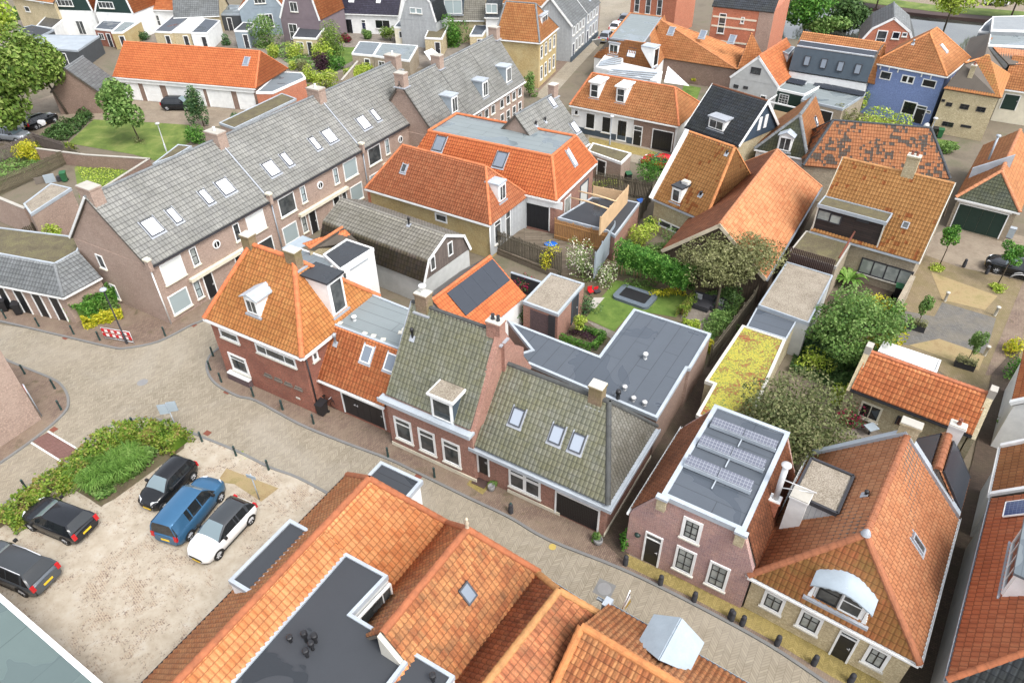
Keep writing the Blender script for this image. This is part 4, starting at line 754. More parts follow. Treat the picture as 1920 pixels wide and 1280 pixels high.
# ---- purple brick house
b6=lambda x,y:(1160+x/5.82,920+y/5.82)
PH6=House('purple_brick_house','purple brick house with flat grey roof carrying solar panels between two orange tiled slopes','house',PX(1181,962),PX(1412,1070),3.2,depth=8)
zp=5.5; q=[PH6.loc(c,zp) for c in (PX(1243,932),PX(1389,995),PX(1482,815),PX(1340,763))]; dbg('purple flat',[tuple(np.round(a,1)) for a in q],PH6.L)
x0=(q[0][0]+q[3][0])/2; x1=(q[1][0]+q[2][0])/2; yb=(q[2][1]+q[3][1])/2; PH6.D=yb; L,D,ze=PH6.L,PH6.D,PH6.ze
PH6.wall(MT['brick_purple'],pts=[(0,0),(L,0),(L,D),(0,D)],top=ze)
mb=MB(); P=[(0,ze),(L,ze),(L-.1,ze+.2),(x1,zp),(x0,zp),(.1,ze+.2)]; mb.poly([(x,0,z) for x,z in P]); mb.poly([(x,.3,z) for x,z in P][::-1]); mb.poly([(x,D-.3,z) for x,z in P]); mb.poly([(x,D,z) for x,z in P][::-1])
for k in range(6):
 a,b=P[k],P[(k+1)%6]; mb.poly([(a[0],0,a[1]),(a[0],.3,a[1]),(b[0],.3,b[1]),(b[0],0,b[1])]); mb.poly([(a[0],D-.3,a[1]),(a[0],D,a[1]),(b[0],D,b[1]),(b[0],D-.3,b[1])])
mb.build('gable_wall',MT['brick_purple'],PH6.root)
PH6.pl('front',(0,0,0),(1,0,0),(0,0,1))
PH6.roofp(TS['hand'] if 0 else TS['hand_dark'],[[(-.05,D-.3,ze),(-.05,.3,ze),(x0,.3,zp),(x0,D-.3,zp)],[(L+.05,.3,ze),(L+.05,D-.3,ze),(x1,D-.3,zp),(x1,.3,zp)]]); PH6.gutter([((-.05,D,ze),(-.05,0,ze))],MT['white'],w=.1)
PH6.flat([(x0-.05,-.06),(x1+.05,-.06),(x1+.05,D+.02),(x0-.05,D+.02)],zp+.05,'bitumen','zinc_light',ew=.2,eh=.1)
for x in (x0+.05,x1-.05): mb=MB(); mb.abox(x-.22,x+.22,-.3,-.08,zp-.75,zp+.05,0); mb.abox(x-.3,x+.3,-.36,-.07,zp+.05,zp+.2,1); mb.build('corner_pier',[MT['brick_old'],MT['zinc_light']],PH6.root)
PH6.door('front',b6(300,430),b6(430,830),fan=.4); PH6.win('front',b6(715,265),b6(875,580),nx=2,ny=3,fw=.16,pm='curtain',mw=.05,inner='black_paint'); PH6.win('front',b6(640,580),b6(800,925),nx=2,split=([.5],[.33,.68]),fw=.13,pm='curtain',inner='black_paint',mw=.04); PH6.win('front',b6(1005,750),b6(1155,1095),nx=2,split=([.5],[.33,.68]),fw=.13,pm='curtain',inner='black_paint',mw=.04)
pf=PH6.planes['front']; a,b=PH6.on('front',b6(208,478)); MB().lathe([(.16,0),(.16,.1),(.05,.16),(0,.16)],(0,0,0),14).build('wall_lamp',MT['dark_green'],PH6.root).location=tuple(pf.at(a,b,.02));
for row in ((L3(1425,597),L3(1815,790),L3(1385,660),L3(1785,850)),(L3(1345,717),L3(1755,905),L3(1305,785),L3(1700,975)),(L3(1262,840),L3(1670,1040),L3(1222,905),L3(1620,1120))):
 z=zp+.35; a,b,c,d=[PH6.loc(t,zz) for t,zz in zip(row,(z+.15,z+.15,zp+.12,zp+.12))]; xa=(a[0]+c[0])/2; xb=(b[0]+d[0])/2; y1=(a[1]+b[1])/2; y0=(c[1]+d[1])/2
 rt=empty('solar_panel_row',PH6.O+PH6.ex*xa+PH6.ey*y0+np.array([0,0,zp+.12]),PH6.rz,['pair of pale solar panels farthest from the street on the flat roof of the purple brick house','middle pair of pale solar panels on the flat roof of the purple brick house','pair of pale solar panels nearest the street on the flat roof of the purple brick house'][[840,717,597].index({597:597,717:717,840:840}[int(round((row[0][1]-600)*3.368))])] if 0 else '','solar panels')
 k=int(round((row[0][1]-600)*3.368)); rt['label']={597:'pair of pale solar panels farthest from the street on the purple brick house',717:'middle one of the three pale solar panel rows on the purple brick house',840:'pale solar panel row nearest the street on the purple brick house'}[k]; rt['group']='solar panel rows on the purple brick house'
 w_=xb-xa; dd=y1-y0; mb=MB(); mb.abox(0,w_,0,.06,0,.22); mb.abox(0,w_,dd-.3,dd-.24,0,.1); mb.abox(-.02,0.0,0,dd,0,.06); mb.abox(w_/2-.03,w_/2+.03,-.6,dd,0,.04); mb.build('panel_frame',MT['zinc_light'],rt)
 for i in range(2):
  pn=PL((i*w_/2+.02,.05,.23),(1,0,0),(0,dd,.22)); mb=MB(); mb.box(pn.o,pn.u,pn.v,pn.n,(0,w_/2-.05),(0,dd*.98),(0,.04)); mb.build('solar_panel',MT['solar'],rt)
q=PH6.loc(L4(310,1130),ze+1.6); pl=PH6.pl('rr',(L,0,ze),(0,1,0),(x1-L,0,zp-ze)); a,b=PH6.on('rr',L4(295,1190)); g=pl.at(a,b); PH6.chimney(g[0],g[1],g[2]-.3,g[2]+.8,.5,.45,pots=0,mat='brick_orange',cap='white',flash=False)
top=PH6.zl(L4(395,920),g[0],g[1]); dbg('flue top',top); mb=MB(); mb.tube([(g[0],g[1],g[2]+.8),(g[0],g[1],top)],.14,12); mb.lathe([(.24,0),(.24,.05),(0,.1)],(g[0],g[1],top),16); mb.tube([(g[0],g[1],g[2]+2.2),(g[0]+1.6,g[1]+.3,g[2]+1.9)],.03,6); mb.tube([(g[0],g[1],g[2]+1.6),(g[0]+1.6,g[1]+.3,g[2]+1.9)],.03,6); mb.build('steel_flue',MT['steel'],PH6.root)
# ---- beige house with the white canopy dormer
E=House('beige_brick_house','beige brick house with orange hipped roof and a white arched dormer','house',PX(1404.5,1078),PX(1723.7,1244),2.78,depth=13)
L,ze=E.L,E.ze; zr=6.6; yf=1.9; E.D=9.3; D=E.D
qr=E.loc(PX(1823,868),ze); dbg('E right back',qr); ql=E.loc(PX(1535,845),ze); dbg('E left back',ql)
E.wall(MT['brick_yellow'],gx=[('b',L/2,zr)])
P=[[(0,0,ze),(L,0,ze),(3.67,yf,zr)],[(0,D,ze),(0,0,ze),(3.67,yf,zr),(3.82,D,zr)],[(L,0,ze),(L,D,ze),(3.82,D,zr),(3.67,yf,zr)]]
E.planes['rf']=PL(P[0][0],(1,0,0),(0,yf,zr-ze)); E.planes['rl']=PL(P[1][0],(0,-1,0),(L/2,0,zr-ze)); E.planes['rr']=PL(P[2][0],(0,1,0),(-L/2,0,zr-ze))
ro=E.roofp(TS['pink'],P[1:],[((3.67,yf,zr),(3.82,D,zr)),((0,0,ze),(3.67,yf,zr)),((L,0,ze),(3.67,yf,zr))],rr=.17,rm=TS['hand_dark']['rmat']); tiles('front_roof',P[:1],TS['moss_orange'],E.root)
E.gutter([((0,0,ze),(L,0,ze)),((L,0,ze),(L,D,ze)),((0,D,ze),(0,0,ze))],MT['white'])
mb=MB(); pf=E.pl('gapd',(-.22,.14,0),(1,0,0),(0,0,1)); mb.box(pf.o,pf.u,pf.v,pf.n,(-.05,.36),(.05,2.3),(0,.04)); mb.build('passage_door',MT['black_paint'],E.root); MB().lathe([(.22,0),(.18,.12),(.06,.3),(0,.32)],(3.67,yf,zr+.05),10).build('lead_cap',MT['lead'],E.root)
for a,b in ((B4(255,685),B4(350,850)),(B4(485,805),B4(580,980)),(B4(915,1030),B4(990,1205))): E.win('front',a,b,fw=.14,split=([.5],[.62]),pm='curtain',fm='white',mw=.05,inner='black_paint')
E.door('front',B4(735,935),B4(770,1150) if 0 else B4(760,1150),fan=.35) if 0 else None
a0,b1=E.on('front',B4(722,930)); a1,b0=E.on('front',B4(775,1150)); a0,_=E.on('front',B4(650,1090)); a1,_=E.on('front',B4(770,1150)); E.door('front',(a0,b1),(a1,.05),fan=.28,local=True)
q=E.planes['rf'].at(*E.on('rf',B4(700,810))); sl=(zr-ze)/yf; cx,y0,zb=q; w_=2.1; zt=zb+1.1
mb=MB(); h=w_/2; dl=(zt-zb)/sl+.4
mb.poly([(cx-h,y0,zb),(cx+h,y0,zb),(cx+h,y0,zt),(cx,y0,zt+.55),(cx-h,y0,zt)])
for s_ in (-1,1):
 t=[(cx+s_*h,y0,zb),(cx+s_*h,y0,zt),(cx+s_*h,y0+dl,zt),(cx+s_*h,y0+.1,zb)]; mb.poly(t if s_<0 else t[::-1])
 for k in range(6): # scrolled side brackets
  mb.abox(cx+s_*(h+.02+.03*k) if s_>0 else cx-h-.05-.03*k,cx+s_*(h+.05+.03*k) if s_>0 else cx-h-.02-.03*k,y0-.05,y0+.02,zb,zt-.18*k,0)
mb.abox(cx-h-.35,cx+h+.35,y0-.2,y0+.05,zb-.2,zb-.03,1)
dm=mb.build('dormer',[MT['white'],MT['lead']],E.root)
mb=MB(); n=9; arc=lambda t:(cx+(h+.25)*t,zt+.5-.5*abs(t)**1.7-.0*t)
for i in range(-n,n):
 a=arc(i/n); b=arc((i+1)/n); db=lambda z:(z-zb)/sl+.3
 mb.poly([(a[0],y0-.32,a[1]),(b[0],y0-.32,b[1]),(b[0],y0+db(b[1]),b[1]+.1),(a[0],y0+db(a[1]),a[1]+.1)],smooth=True); mb.poly([(a[0],y0-.32,a[1]-.05),(b[0],y0-.32,b[1]-.05),(b[0],y0+db(b[1]),b[1]+.02),(a[0],y0+db(a[1]),a[1]+.02)][::-1]); mb.poly([(a[0],y0-.32,a[1]-.05-.06*(i%2)),(b[0],y0-.32,b[1]-.05-.06*((i+1)%2)),(b[0],y0-.32,b[1]),(a[0],y0-.32,a[1])])
mb.build('dormer_canopy',MT['pale_zinc'],dm)
pl=PL((cx-h,y0-.005,0),(1,0,0),(0,0,1)); E.win(pl,(.12,zt+.15),(w_/2-.03,zb+.08),local=True,parent=dm,sill=False,fw=.07,split=(None,[.62]),fm='black_paint'); E.win(pl,(w_/2+.03,zt+.15),(w_-.12,zb+.08),local=True,parent=dm,sill=False,fw=.07,split=(None,[.62]),fm='white')
E.sky_c('rr',B4(1205,400),.45,1.0,pm='glass',fm='lead'); E.vent('rl',B4(885,95),'black',.3)
z=ze+2.55; q=[E.loc(c,z) for c in (L4(545,870),L4(810,990),L4(700,1235),L4(440,1090))]; dbg('E gravel',[tuple(np.round(a,1)) for a in q])
xa=max(-.1,min(q[0][0],q[3][0])); xb=(q[1][0]+q[2][0])/2; ya=(q[2][1]+q[3][1])/2; yb=(q[0][1]+q[1][1])/2; P=[(xa,ya),(xb,ya),(xb,yb),(xa,yb)]
mb=MB(); mb.prism(P,[ze-.1,ze+1.6,ze+1.6,ze-.1],z-.1); dm=mb.build('box_dormer',MT['white_board'],E.root); mb=MB(); mb.prism(P,z-.1,z); mb.build('gravel_roof',MT['gravel'],dm); mb=MB()
for (a,b) in zip(P,P[1:]+P[:1]):
 t=nrm(np.array([b[0]-a[0],b[1]-a[1],0])); l=math.hypot(b[0]-a[0],b[1]-a[1]); mb.box((a[0],a[1],0),t,(-t[1],t[0],0),(0,0,1),(0,l),(-.06,.07),(z-.15,z+.09))
mb.build('roof_edge',MT['charcoal'],dm)
E.chimney(xa+.35,ya-.1,ze-.1,z+.35,.8,.7,pots=0,mat='white_brick',flash=False,cap='concrete')
mb=MB(); sgl=(zr-ze)/(L/2)
for (xA,xB) in ((0,L/2),(L/2,L)):
 zA=ze+sgl*min(xA,L-xA); zB=ze+sgl*min(xB,L-xB); mb.prism([(xA,D-.25),(xB,D-.25),(xB,D+.1),(xA,D+.1)],[zA-.3,zB-.3,zB-.3,zA-.3],[zA+.3,zB+.3,zB+.3,zA+.3])
mb.build('back_parapet',MT['zinc'],E.root); E.chimney(L/2+.1,D+.05,zr-.6,zr+.75,.9,.5,pots=0,mat='brick_old',flash=False,cap='concrete')
qn=E.ptx(PX(1759,878),E.D); x2=qn[0]; z2=qn[2]; yf2=E.D-.05; yb2=E.pty(PX(1776,818),x2)[1]; dbg('E2',x2,z2,yb2)
xl=x2-1.5; P2=[[(xl,yb2,ze+.9),(xl,yf2,ze+.9),(x2,yf2,z2),(x2,yb2,z2)],[(L+.02,yf2,ze+.0),(L+.02,yb2,ze+.0),(x2,yb2,z2),(x2,yf2,z2)]]
tiles('second_roof',P2,TS['pink'],E.root); mb=MB(); ridge(mb,(x2,yf2,z2),(x2,yb2,z2),.18); mb.build('second_ridge',TS['hand_dark']['rmat'],E.root)
mb=MB(); mb.prism([(xl,yf2+.1),(L-.1,yf2+.1),(L-.1,yb2-.1),(xl,yb2-.1)],0,ze-.05); mb.poly([(xl,yb2-.1,ze),(xl,yb2-.1,ze+.8),(x2,yb2-.1,z2-.1),(L-.1,yb2-.1,ze)][::-1]); mb.poly([(xl,yf2+.1,ze),(L-.1,yf2+.1,ze),(x2,yf2+.1,z2-.1),(xl,yf2+.1,ze+.8)]); mb.build('wall',MT['brick_old'],E.root)
for P_,nm in ((P2[0],'l'),(P2[1],'r')):
 P_=[np.array(t) for t in P_]; pl=PL(P_[0],P_[1]-P_[0],P_[3]-P_[0]); w2=np.linalg.norm(P_[1]-P_[0]); h2=np.linalg.norm(P_[3]-P_[0]); t=empty('solar_unit',E.O,E.rz,{'l':'black solar panel on the left slope of the small rear gable','r':'long black solar panel on the right slope of the small rear gable'}[nm],'solar panel'); mb=MB(); mb.box(pl.o,pl.u,pl.v,pl.n,(.25,w2-.25),(.25,h2-.35),(.1,.16)); mb.build('panel_sheet',MT['solar_black'],t); [MB().box(pl.o,pl.u,pl.v,pl.n,r_,(.2,h2-.3),(.06,.17)).build('panel_rail',MT['charcoal'],t) for r_ in ((.2,.25),(w2-.25,w2-.2))]
mb=MB(); mb.prism([(xl-.2,yf2+.3),(xl+.05,yf2+.3),(xl+.05,yb2),(xl-.2,yb2)],ze+.3,[ze+1.2,ze+1.2,ze+1.2,ze+1.2]); mb.build('valley_gutter',MT['zinc'],E.root)
E.chimney(x2+.2,yb2-.1,z2-.8,z2+.75,.7,.45,mat='white_brick',pots=1,flash=False)
# ================================================================ generic builders
def flatbox(name,label,cat,pts,z,wall='brick_brown',roof='bitumen',edge='zinc_light',ew=.12,group=None,a=None,b=None,z0=0,inset=0,eh=.06):
 h=House(name,label,cat,pts[0],pts[1],z,depth=3,group=group); P=[h.loc(q,z)[:2] for q in pts]; P[0]=np.zeros(2); P[1]=np.array([h.L,0.])
 s=sum(P[i][0]*P[(i+1)%len(P)][1]-P[(i+1)%len(P)][0]*P[i][1] for i in range(len(P)))
 h.P=P; Q=P if s>0 else P[::-1]; h.flat(Q,z,roof,edge,ew=ew,eh=eh); MB().prism(Q,z0,z-.13).build('wall',MT[wall],h.root); h.z0=z0
 h.pl('front',(0,-.0,0),(1,0,0),(0,0,1)); q=P[2]-P[1]; h.pl('right',(P[1][0],P[1][1],0),(q[0],q[1],0),(0,0,1)); q=P[0]-P[-1]; h.pl('left',(P[-1][0],P[-1][1],0),(q[0],q[1],0),(0,0,1)); return h
def hx(name,label,a,b,ze,yr,zr,x0,x1,D,st,wall,cat='house',lo=True,rm=None,gut='white',ga=None,group=None,rr=.13,faces='fblr',wtop=None,z0=0.):
 h=House(name,label,cat,a,b,ze,depth=D,group=group,z0=z0); x1=h.L+x1 if x1<=0 else x1
 g=[]
 if x0<=.01: g.append(('l',yr,zr))
 if x1>=h.L-.01: g.append(('r',yr,zr))
 h.wall(MT[wall],gx=g); h.roof(TS[st],(x0,yr,zr),(x1,yr,zr),lo=lo,rm=rm,rr=rr,faces=faces); h.r=((x0,yr,zr),(x1,yr,zr)); h.s=(zr-ze)/yr
 if gut: h.gutter([((0,0,ze),(h.L,0,ze))],MT[gut])
 return h
def bargeboard(h,pts,y=0.,w=.22,mat='white',t=.06,face='f'):
 mb=MB()
 for (a,b) in zip(pts[:-1],pts[1:]):
  a3,b3=np.array([a[0],y,a[1]]),np.array([b[0],y,b[1]])
  if face!='f': a3=np.array([y,a[0],a[1]]);b3=np.array([y,b[0],b[1]])
  d=nrm(b3-a3); n=np.array([0,-1.,0]) if face=='f' else np.array([1. if face=='r' else -1.,0,0]); u=np.cross(n,d);
  if u[2]<0: u=-u
  mb.box(a3,d,u,n,(-.05,np.linalg.norm(b3-a3)+.05),(-w,.06),(0,t))
 return mb.build('bargeboard',MT[mat],h.root)
def gf(name,label,a,b,ze,apex,D,st,wall,low=None,zlow=None,gambrel=None,cat='house',group=None,lo=True,barge='white',rside='lr',wall2=None,z0=0):
 h=House(name,label,cat,a,b,ze,depth=D,group=group,ins=.12,z0=z0); h.pl('front',(0,-.03,0),(1,0,0),(0,0,1)); q=h.ptx(apex,0); rx,zr=min(max(q[0],.3),h.L-.3),q[2]; L=h.L; dbg(name,'L%.1f apex x%.1f z%.1f'%(L,rx,zr)); h.zr=zr; h.rx=rx
 mb=MB(); mb.prism([(.1,0),(L-.1,0),(L-.1,D),(.1,D)],z0,ze); mb.build('wall',MT[wall2 or wall],h.root)
 prof=[(0,ze),(rx,zr),(L,ze)]
 if gambrel: k,zk=gambrel; zk=ze+(zr-ze)*zk; prof=[(0,ze),(rx*k,zk),(rx,zr),(L-(L-rx)*k,zk),(L,ze)]
 mb=MB(); f=[(x,-.02,z) for x,z in prof]; bk=[(x,D,z) for x,z in prof]; mb.poly(f[::-1]); mb.build('gable',MT[wall],h.root); MB().poly(bk).build('gable',MT[wall],h.root)
 polys=[]
 for (x0,za),(x1,zb) in zip(prof[:-1],prof[1:]):
  if x1<=rx+1e-6: polys.append([(x0,D,za),(x0,.02,za),(x1,.02,zb),(x1,D,zb)])
  else: polys.append([(x1,.02,zb),(x1,D,zb),(x0,D,za),(x0,.02,za)])
 h.roofp(TS[st],polys,[((rx,0,zr),(rx,D,zr))],lo=lo)
 if barge: bargeboard(h,prof,-.03,mat=barge)
 return h
# ================================================================ foreground roofs
zg=3.2
F1=House('foreground_house','orange roofed house beside the sand lot with dark flat roof behind its ridge','house',PX(838,980),PX(652,890),zg,depth=15.5)
L,ze=F1.L,F1.ze; a=F1.pty(PX(692,895),L/2); b=F1.pty(B2(0,1040),L/2); zr=(a[2]+b[2])/2; yr=1.5; D=F1.D; dbg('F1',L,a,b,F1.loc(B2(0,860),ze))
F1.pl('back',(L,D-.18,0),(-1,0,0),(0,0,1)); F1.wall(MT['brick_brown'])
zfl=5.15; sl=(zr-ze)/(L/2); xf=(zfl-ze)/sl; xf0=F1.loc(PX(652,1040),zfl); xf1=F1.loc(B2(870,850),zfl); xf2=F1.loc(PX(728,1078),zfl); dbg('F1 flat',xf,xf0,xf1,xf2,F1.loc(B2(1060,965),zfl),F1.loc(B2(1520,1240),zfl))
y0=xf0[1]
P=[[(0,0,ze),(L,0,ze),(L/2,yr,zr)],[(L,0,ze),(L,D,ze),(L/2,D,zr),(L/2,yr,zr)],[(0,y0,ze),(0,0,ze),(L/2,yr,zr),(L/2,y0,zr)],[(xf,D,zfl),(xf,y0,zfl),(L/2,y0,zr),(L/2,D,zr)]]
F1.planes['rr']=PL(P[1][0],(0,1,0),(-L/2,0,zr-ze))
ro=F1.roofp(TS['front'],P,[((L/2,yr,zr),(L/2,D,zr)),((0,0,ze),(L/2,yr,zr)),((L,0,ze),(L/2,yr,zr))],rr=.17)
F1.gutter([((L,0,ze),(L,D,ze)),((0,0,ze),(L,0,ze))],MT['charcoal'])
q=[F1.loc(c,zfl) for c in (PX(652,1040),PX(728,1078),B2(870,850),B2(1060,965),B2(1520,1240))]
xr=(q[1][0]+q[2][0])/2; pts=[(xf,y0),(xf,D)]; pts+=[(q[4][0],D),(q[4][0],q[4][1]+.0),(q[3][0],q[3][1]),(q[2][0],q[2][1]),(q[1][0],y0)]
pts=pts[::-1] if sum(pts[i][0]*pts[(i+1)%7][1]-pts[(i+1)%7][0]*pts[i][1] for i in range(7))<0 else pts
F1.flat(pts,zfl,'bitumen_dark','zinc_light',ew=.12); MB().prism(pts,2.2,zfl-.13).build('upper_wall',MT['white_wall'],F1.root)
pw=F1.pl('win',(q[1][0]-.01,q[2][1],0),(q[1][0]-q[2][0],q[1][1]-q[2][1],0),(0,0,1)); wl=math.hypot(q[1][0]-q[2][0],q[1][1]-q[2][1]);
if pw.n@np.array([1,0,0])>0: pw=F1.pl('win',(q[1][0],y0,0),(q[2][0]-q[1][0],q[2][1]-q[1][1],0),(0,0,1))
F1.win('win',(.15,zfl-.25),(wl-.15,zfl-1.75),nx=2,local=True,split=([.72],[.3]),fw=.09)
z=zfl+.0
for x,y,hh in ((490,1000,.4),(590,1000,.75),(650,1005,.6),(630,1050,.6),(595,1095,.55),(1390,1250,.55)):
 q=F1.loc(B2(x,y+18),zfl); MB().lathe([(.07,0),(.07,hh*.6),(.13,hh*.62),(.13,hh*.92),(.09,hh),(0,hh)],(q[0],q[1],zfl),12,smooth=False).build('roof_vent',MT['black_plastic'],F1.root)
zb=4.9; q=[F1.loc(c,zb) for c in (PX(430,1088),PX(545,975),PX(582,996),PX(474,1117))]; x1=(q[0][0]+q[1][0])/2; ya,yb=(q[1][1]+q[2][1])/2,(q[0][1]+q[3][1])/2; x0=L-(zb-ze)/sl-.05; dbg('F1 box',[tuple(t.round(1)) for t in q],x0)
mb=MB(); mb.prism([(x0,ya),(x1,ya),(x1,yb),(x0,yb)],[zb-.5,ze-.1,ze-.1,zb-.5],zb-.12); dm=mb.build('box_dormer',MT['white'],F1.root); F1.flat([(x0-.1,ya),(x1,ya),(x1,yb),(x0-.1,yb)],zb,'bitumen_dark','zinc_light',name='dormer_roof')
zb=ze+1.5; q=[F1.loc(c,zb) for c in (PX(702,884),PX(768,925),PX(745,935),PX(690,895))]; dbg('F1 street dormer',[tuple(t.round(1)) for t in q]); mb=MB(); xa,xb=sorted((q[0][0],q[1][0])); mb.prism([(xa,-.5),(xb,-.5),(xb,.9),(xa,.9)],ze-.2,zb-.1); mb.build('box_dormer',MT['white'],F1.root); F1.flat([(xa-.1,-.6),(xb+.1,-.6),(xb+.1,.9),(xa-.1,.9)],zb,'bitumen_dark','zinc_light',name='dormer_roof')
F2=House('foreground_house','weathered orange foreground roof with one diamond shaped skylight between zinc valleys','house',PX(1010,1072),PX(838,980),zg,depth=13)
L=F2.L; a=F2.pty(PX(876,990),L/2); b=F2.pty(B2(1080,960),L/2); zr=(a[2]+b[2])/2; yr=a[1]; yb=b[1]+.1; dbg('F2',L,a,b); D=F2.D; sl=(zr-zg)/(L/2)
F2.pl('back',(L,D-.18,0),(-1,0,0),(0,0,1)); F2.wall(MT['brick_brown'],pts=[(.1,.15),(L-.1,.15),(L-.1,D),(.1,D)])
xe=(5.2-zg)/sl
P=[[(0,0,zg),(L,0,zg),(L/2,yr,zr)],[(L,0,zg),(L,yb,zg),(L/2,yb,zr),(L/2,yr,zr)],[(0,yb,zg),(0,0,zg),(L/2,yr,zr),(L/2,yb,zr)],[(0,D,zg),(0,yb,zg),(xe,yb,5.2),(xe,D,5.2)]]
F2.planes['rl']=PL(P[2][0],(0,-1,0),(L/2,0,zr-zg)); F2.roofp(TS['front_old'],P,[((L/2,yr,zr),(L/2,yb,zr)),((0,0,zg),(L/2,yr,zr)),((L,0,zg),(L/2,yr,zr))],rr=.17,rm=TS['front']['rmat'])
F2.sky_c('rl',B2(1598,712),.62,.85,pm='sky_grey',fm='dark_frame',apron=False)
mb=MB(); mb.prism([(xe,yb),(L/2+.1,yb),(L/2+.1,yb+.2),(xe,yb+.2)],4,[5.2,zr,zr,5.2]); mb.build('gable_end',MT['stone'],F2.root)
mb=MB(); mb.abox(xe-.05,xe+.12,yb,D,5.1,5.42); mb.build('zinc_edge',MT['zinc_light'],F2.root)
for h,x in ((F1,0),(F2,0)):
 mb=MB(); mb.abox(x-.16,x+.16,0.1,h.D,zg-.02,zg+.06); mb.build('valley_gutter',MT['zinc_light'],h.root)
MB().lathe([(.1,0),(.07,.3),(.12,.35),(.03,.5),(.08,.6),(0,.75)],(L/2,yr,zr+.1),10).build('ridge_finial',MT['sandstone'],F2.root)
F3=House('foreground_house','narrow foreground house with dark mottled tiles beside a zinc valley','house',PX(1128,1152),PX(1013,1078),zg,depth=11)
L=3.9; F3.L=L; a=F3.pty(PX(1048,1107),1.75); zr=a[2]; yr=a[1]; dbg('F3',F3.L,a,F3.pty(B3(230,1200),1.75)); F3.O=F3.O-F3.ex*.4; F3.root.location=tuple(F3.O); rx=2.15; D=11
F3.wall(MT['brick_brown'],pts=[(.1,.15),(L-.1,.15),(L-.1,D),(.1,D)])
P=[[(0,0,zg),(L,0,zg),(rx,yr,zr)],[(L,0,zg),(L,D,zg),(rx,D,zr),(rx,yr,zr)],[(0,D,zg),(0,0,zg),(rx,yr,zr),(rx,D,zr)]]
F3.roofp(TS['front_dark'],P,[((rx,yr,zr),(rx,D,zr)),((0,0,zg),(rx,yr,zr)),((L,0,zg),(rx,yr,zr))],rr=.17,rm=TS['olive_orange']['rmat'])
mb=MB(); mb.abox(L-.16,L+.2,0.1,D,zg-.02,zg+.06); mb.build('valley_gutter',MT['zinc_light'],F3.root)
F4=House('foreground_house','foreground house with ridge along the street, pink orange tiles and a pale zinc gabled dormer','house',PX(1396,1280),PX(1141,1133),zg,depth=6)
L=F4.L; q0=F4.pty(PX(1091,1174),L); yr=q0[1]; zr=q0[2]; dbg('F4',L,q0); x_=-4
F4.wall(MT['brick_brown'],pts=[(x_,.15),(L-.15,.15),(L-.15,5.5),(x_,5.5)],gx=None)
F4.planes['rf']=PL((0,0,zg),(1,0,0),(0,yr,zr-zg))
F4.roofp(TS['front'],[[(x_,0,zg),(L,0,zg),(L,yr,zr),(x_,yr,zr)]],[((x_,yr,zr),(L,yr,zr)),((L,yr,zr),(L,2*yr,zg))],rr=.18,rm=TS['orange_warm']['rmat']); tiles('rear_roof',[[(L,2*yr+3,zg-3*(zr-zg)/yr),(x_,2*yr+3,zg-3*(zr-zg)/yr),(x_,yr,zr),(L,yr,zr)]],TS['front_old'],F4.root)
mb=MB(); mb.slab([(L-.16,0,zg-.1),(L-.16,2*yr,zg-.1),(L-.16,yr,zr-.1)],.1); mb.build('gable',MT['brick_brown'],F4.root)
zt=zr-.15; r_a=F4.ptx(B3(1320,905),0); rb=F4.loc(B3(1195,1135),zt); ra=F4.loc(B3(1320,905),zt); ll=F4.loc(B3(1065,1000),zt-.8); lf=F4.loc(B3(1155,860),zt-.8); rr_=F4.loc(B3(1385,1215),zt-.8); rf=F4.loc(B3(1460,1045),zt-.8); dbg('F4 dormer',ra,rb,lf,ll,rf,rr_)
cx=(ra[0]+rb[0])/2; hw=(abs(lf[0]-cx)+abs(rf[0]-cx))/2; ya=(lf[1]+rf[1]+ra[1])/3; yb=rb[1]
mb=MB(); mb.prism([(cx-hw+.1,ya+.15),(cx+hw-.1,ya+.15),(cx+hw-.1,yb),(cx-hw+.1,yb)],zg-.3,[zt-.85]*4); dm=mb.build('dormer',MT['pale_zinc'],F4.root)
mb=MB(); yl=(ll[1]+rr_[1])/2+.1
for s_ in (-1,1):
 q=[(cx,ya-.2,zt),(cx+s_*hw,ya-.2,zt-.8),(cx+s_*hw,yl,zt-.8),(cx,yb,zt)]; q=q if s_<0 else q[::-1]; mb.slab(q,.06)
 for k in (.33,.66): y_=ya-.2+(yl-ya)*k; d_=nrm((s_*hw,0,-.8)); mb.box((cx,y_,zt),d_,(0,1,0),np.cross(d_,(0,1,0))*(-1 if s_>0 else 1)*-1,(0,math.hypot(hw,.8)),(-.02,.02),(-.01,.05),1)
mb.build('zinc_roof',[MT['pale_zinc'],MT['lead']],dm)
F4.gutter([((x_,0,zg),(L+.6,0,zg))],MT['zinc']);
mb=MB(); mb.abox(L-.1,L+.25,-.3,.2,zg-.4,zg+.1); mb.build('cornice_block',MT['zinc_light'],F4.root)
for h in (F2,F3): h.gutter([((0,0,zg),(h.L,0,zg))],MT['zinc'])
fb=flatbox('flat_roofed_shed','flat roofed building with grey green roofing felt and white edge beside the sand parking lot','building',[PX(0,1114),PX(192,1281),PX(330,1400),PX(-260,1400),PX(-260,1114),PX(-120,1010)],3.3,'brick_brown','bitumen_green','white',ew=.2)
c=W(PX(78,787)); d=nrm(W(PX(0,840))-c); e=np.array([-d[1],d[0],0]); e=e if e[0]*(-1)+e[1]>0 else -e
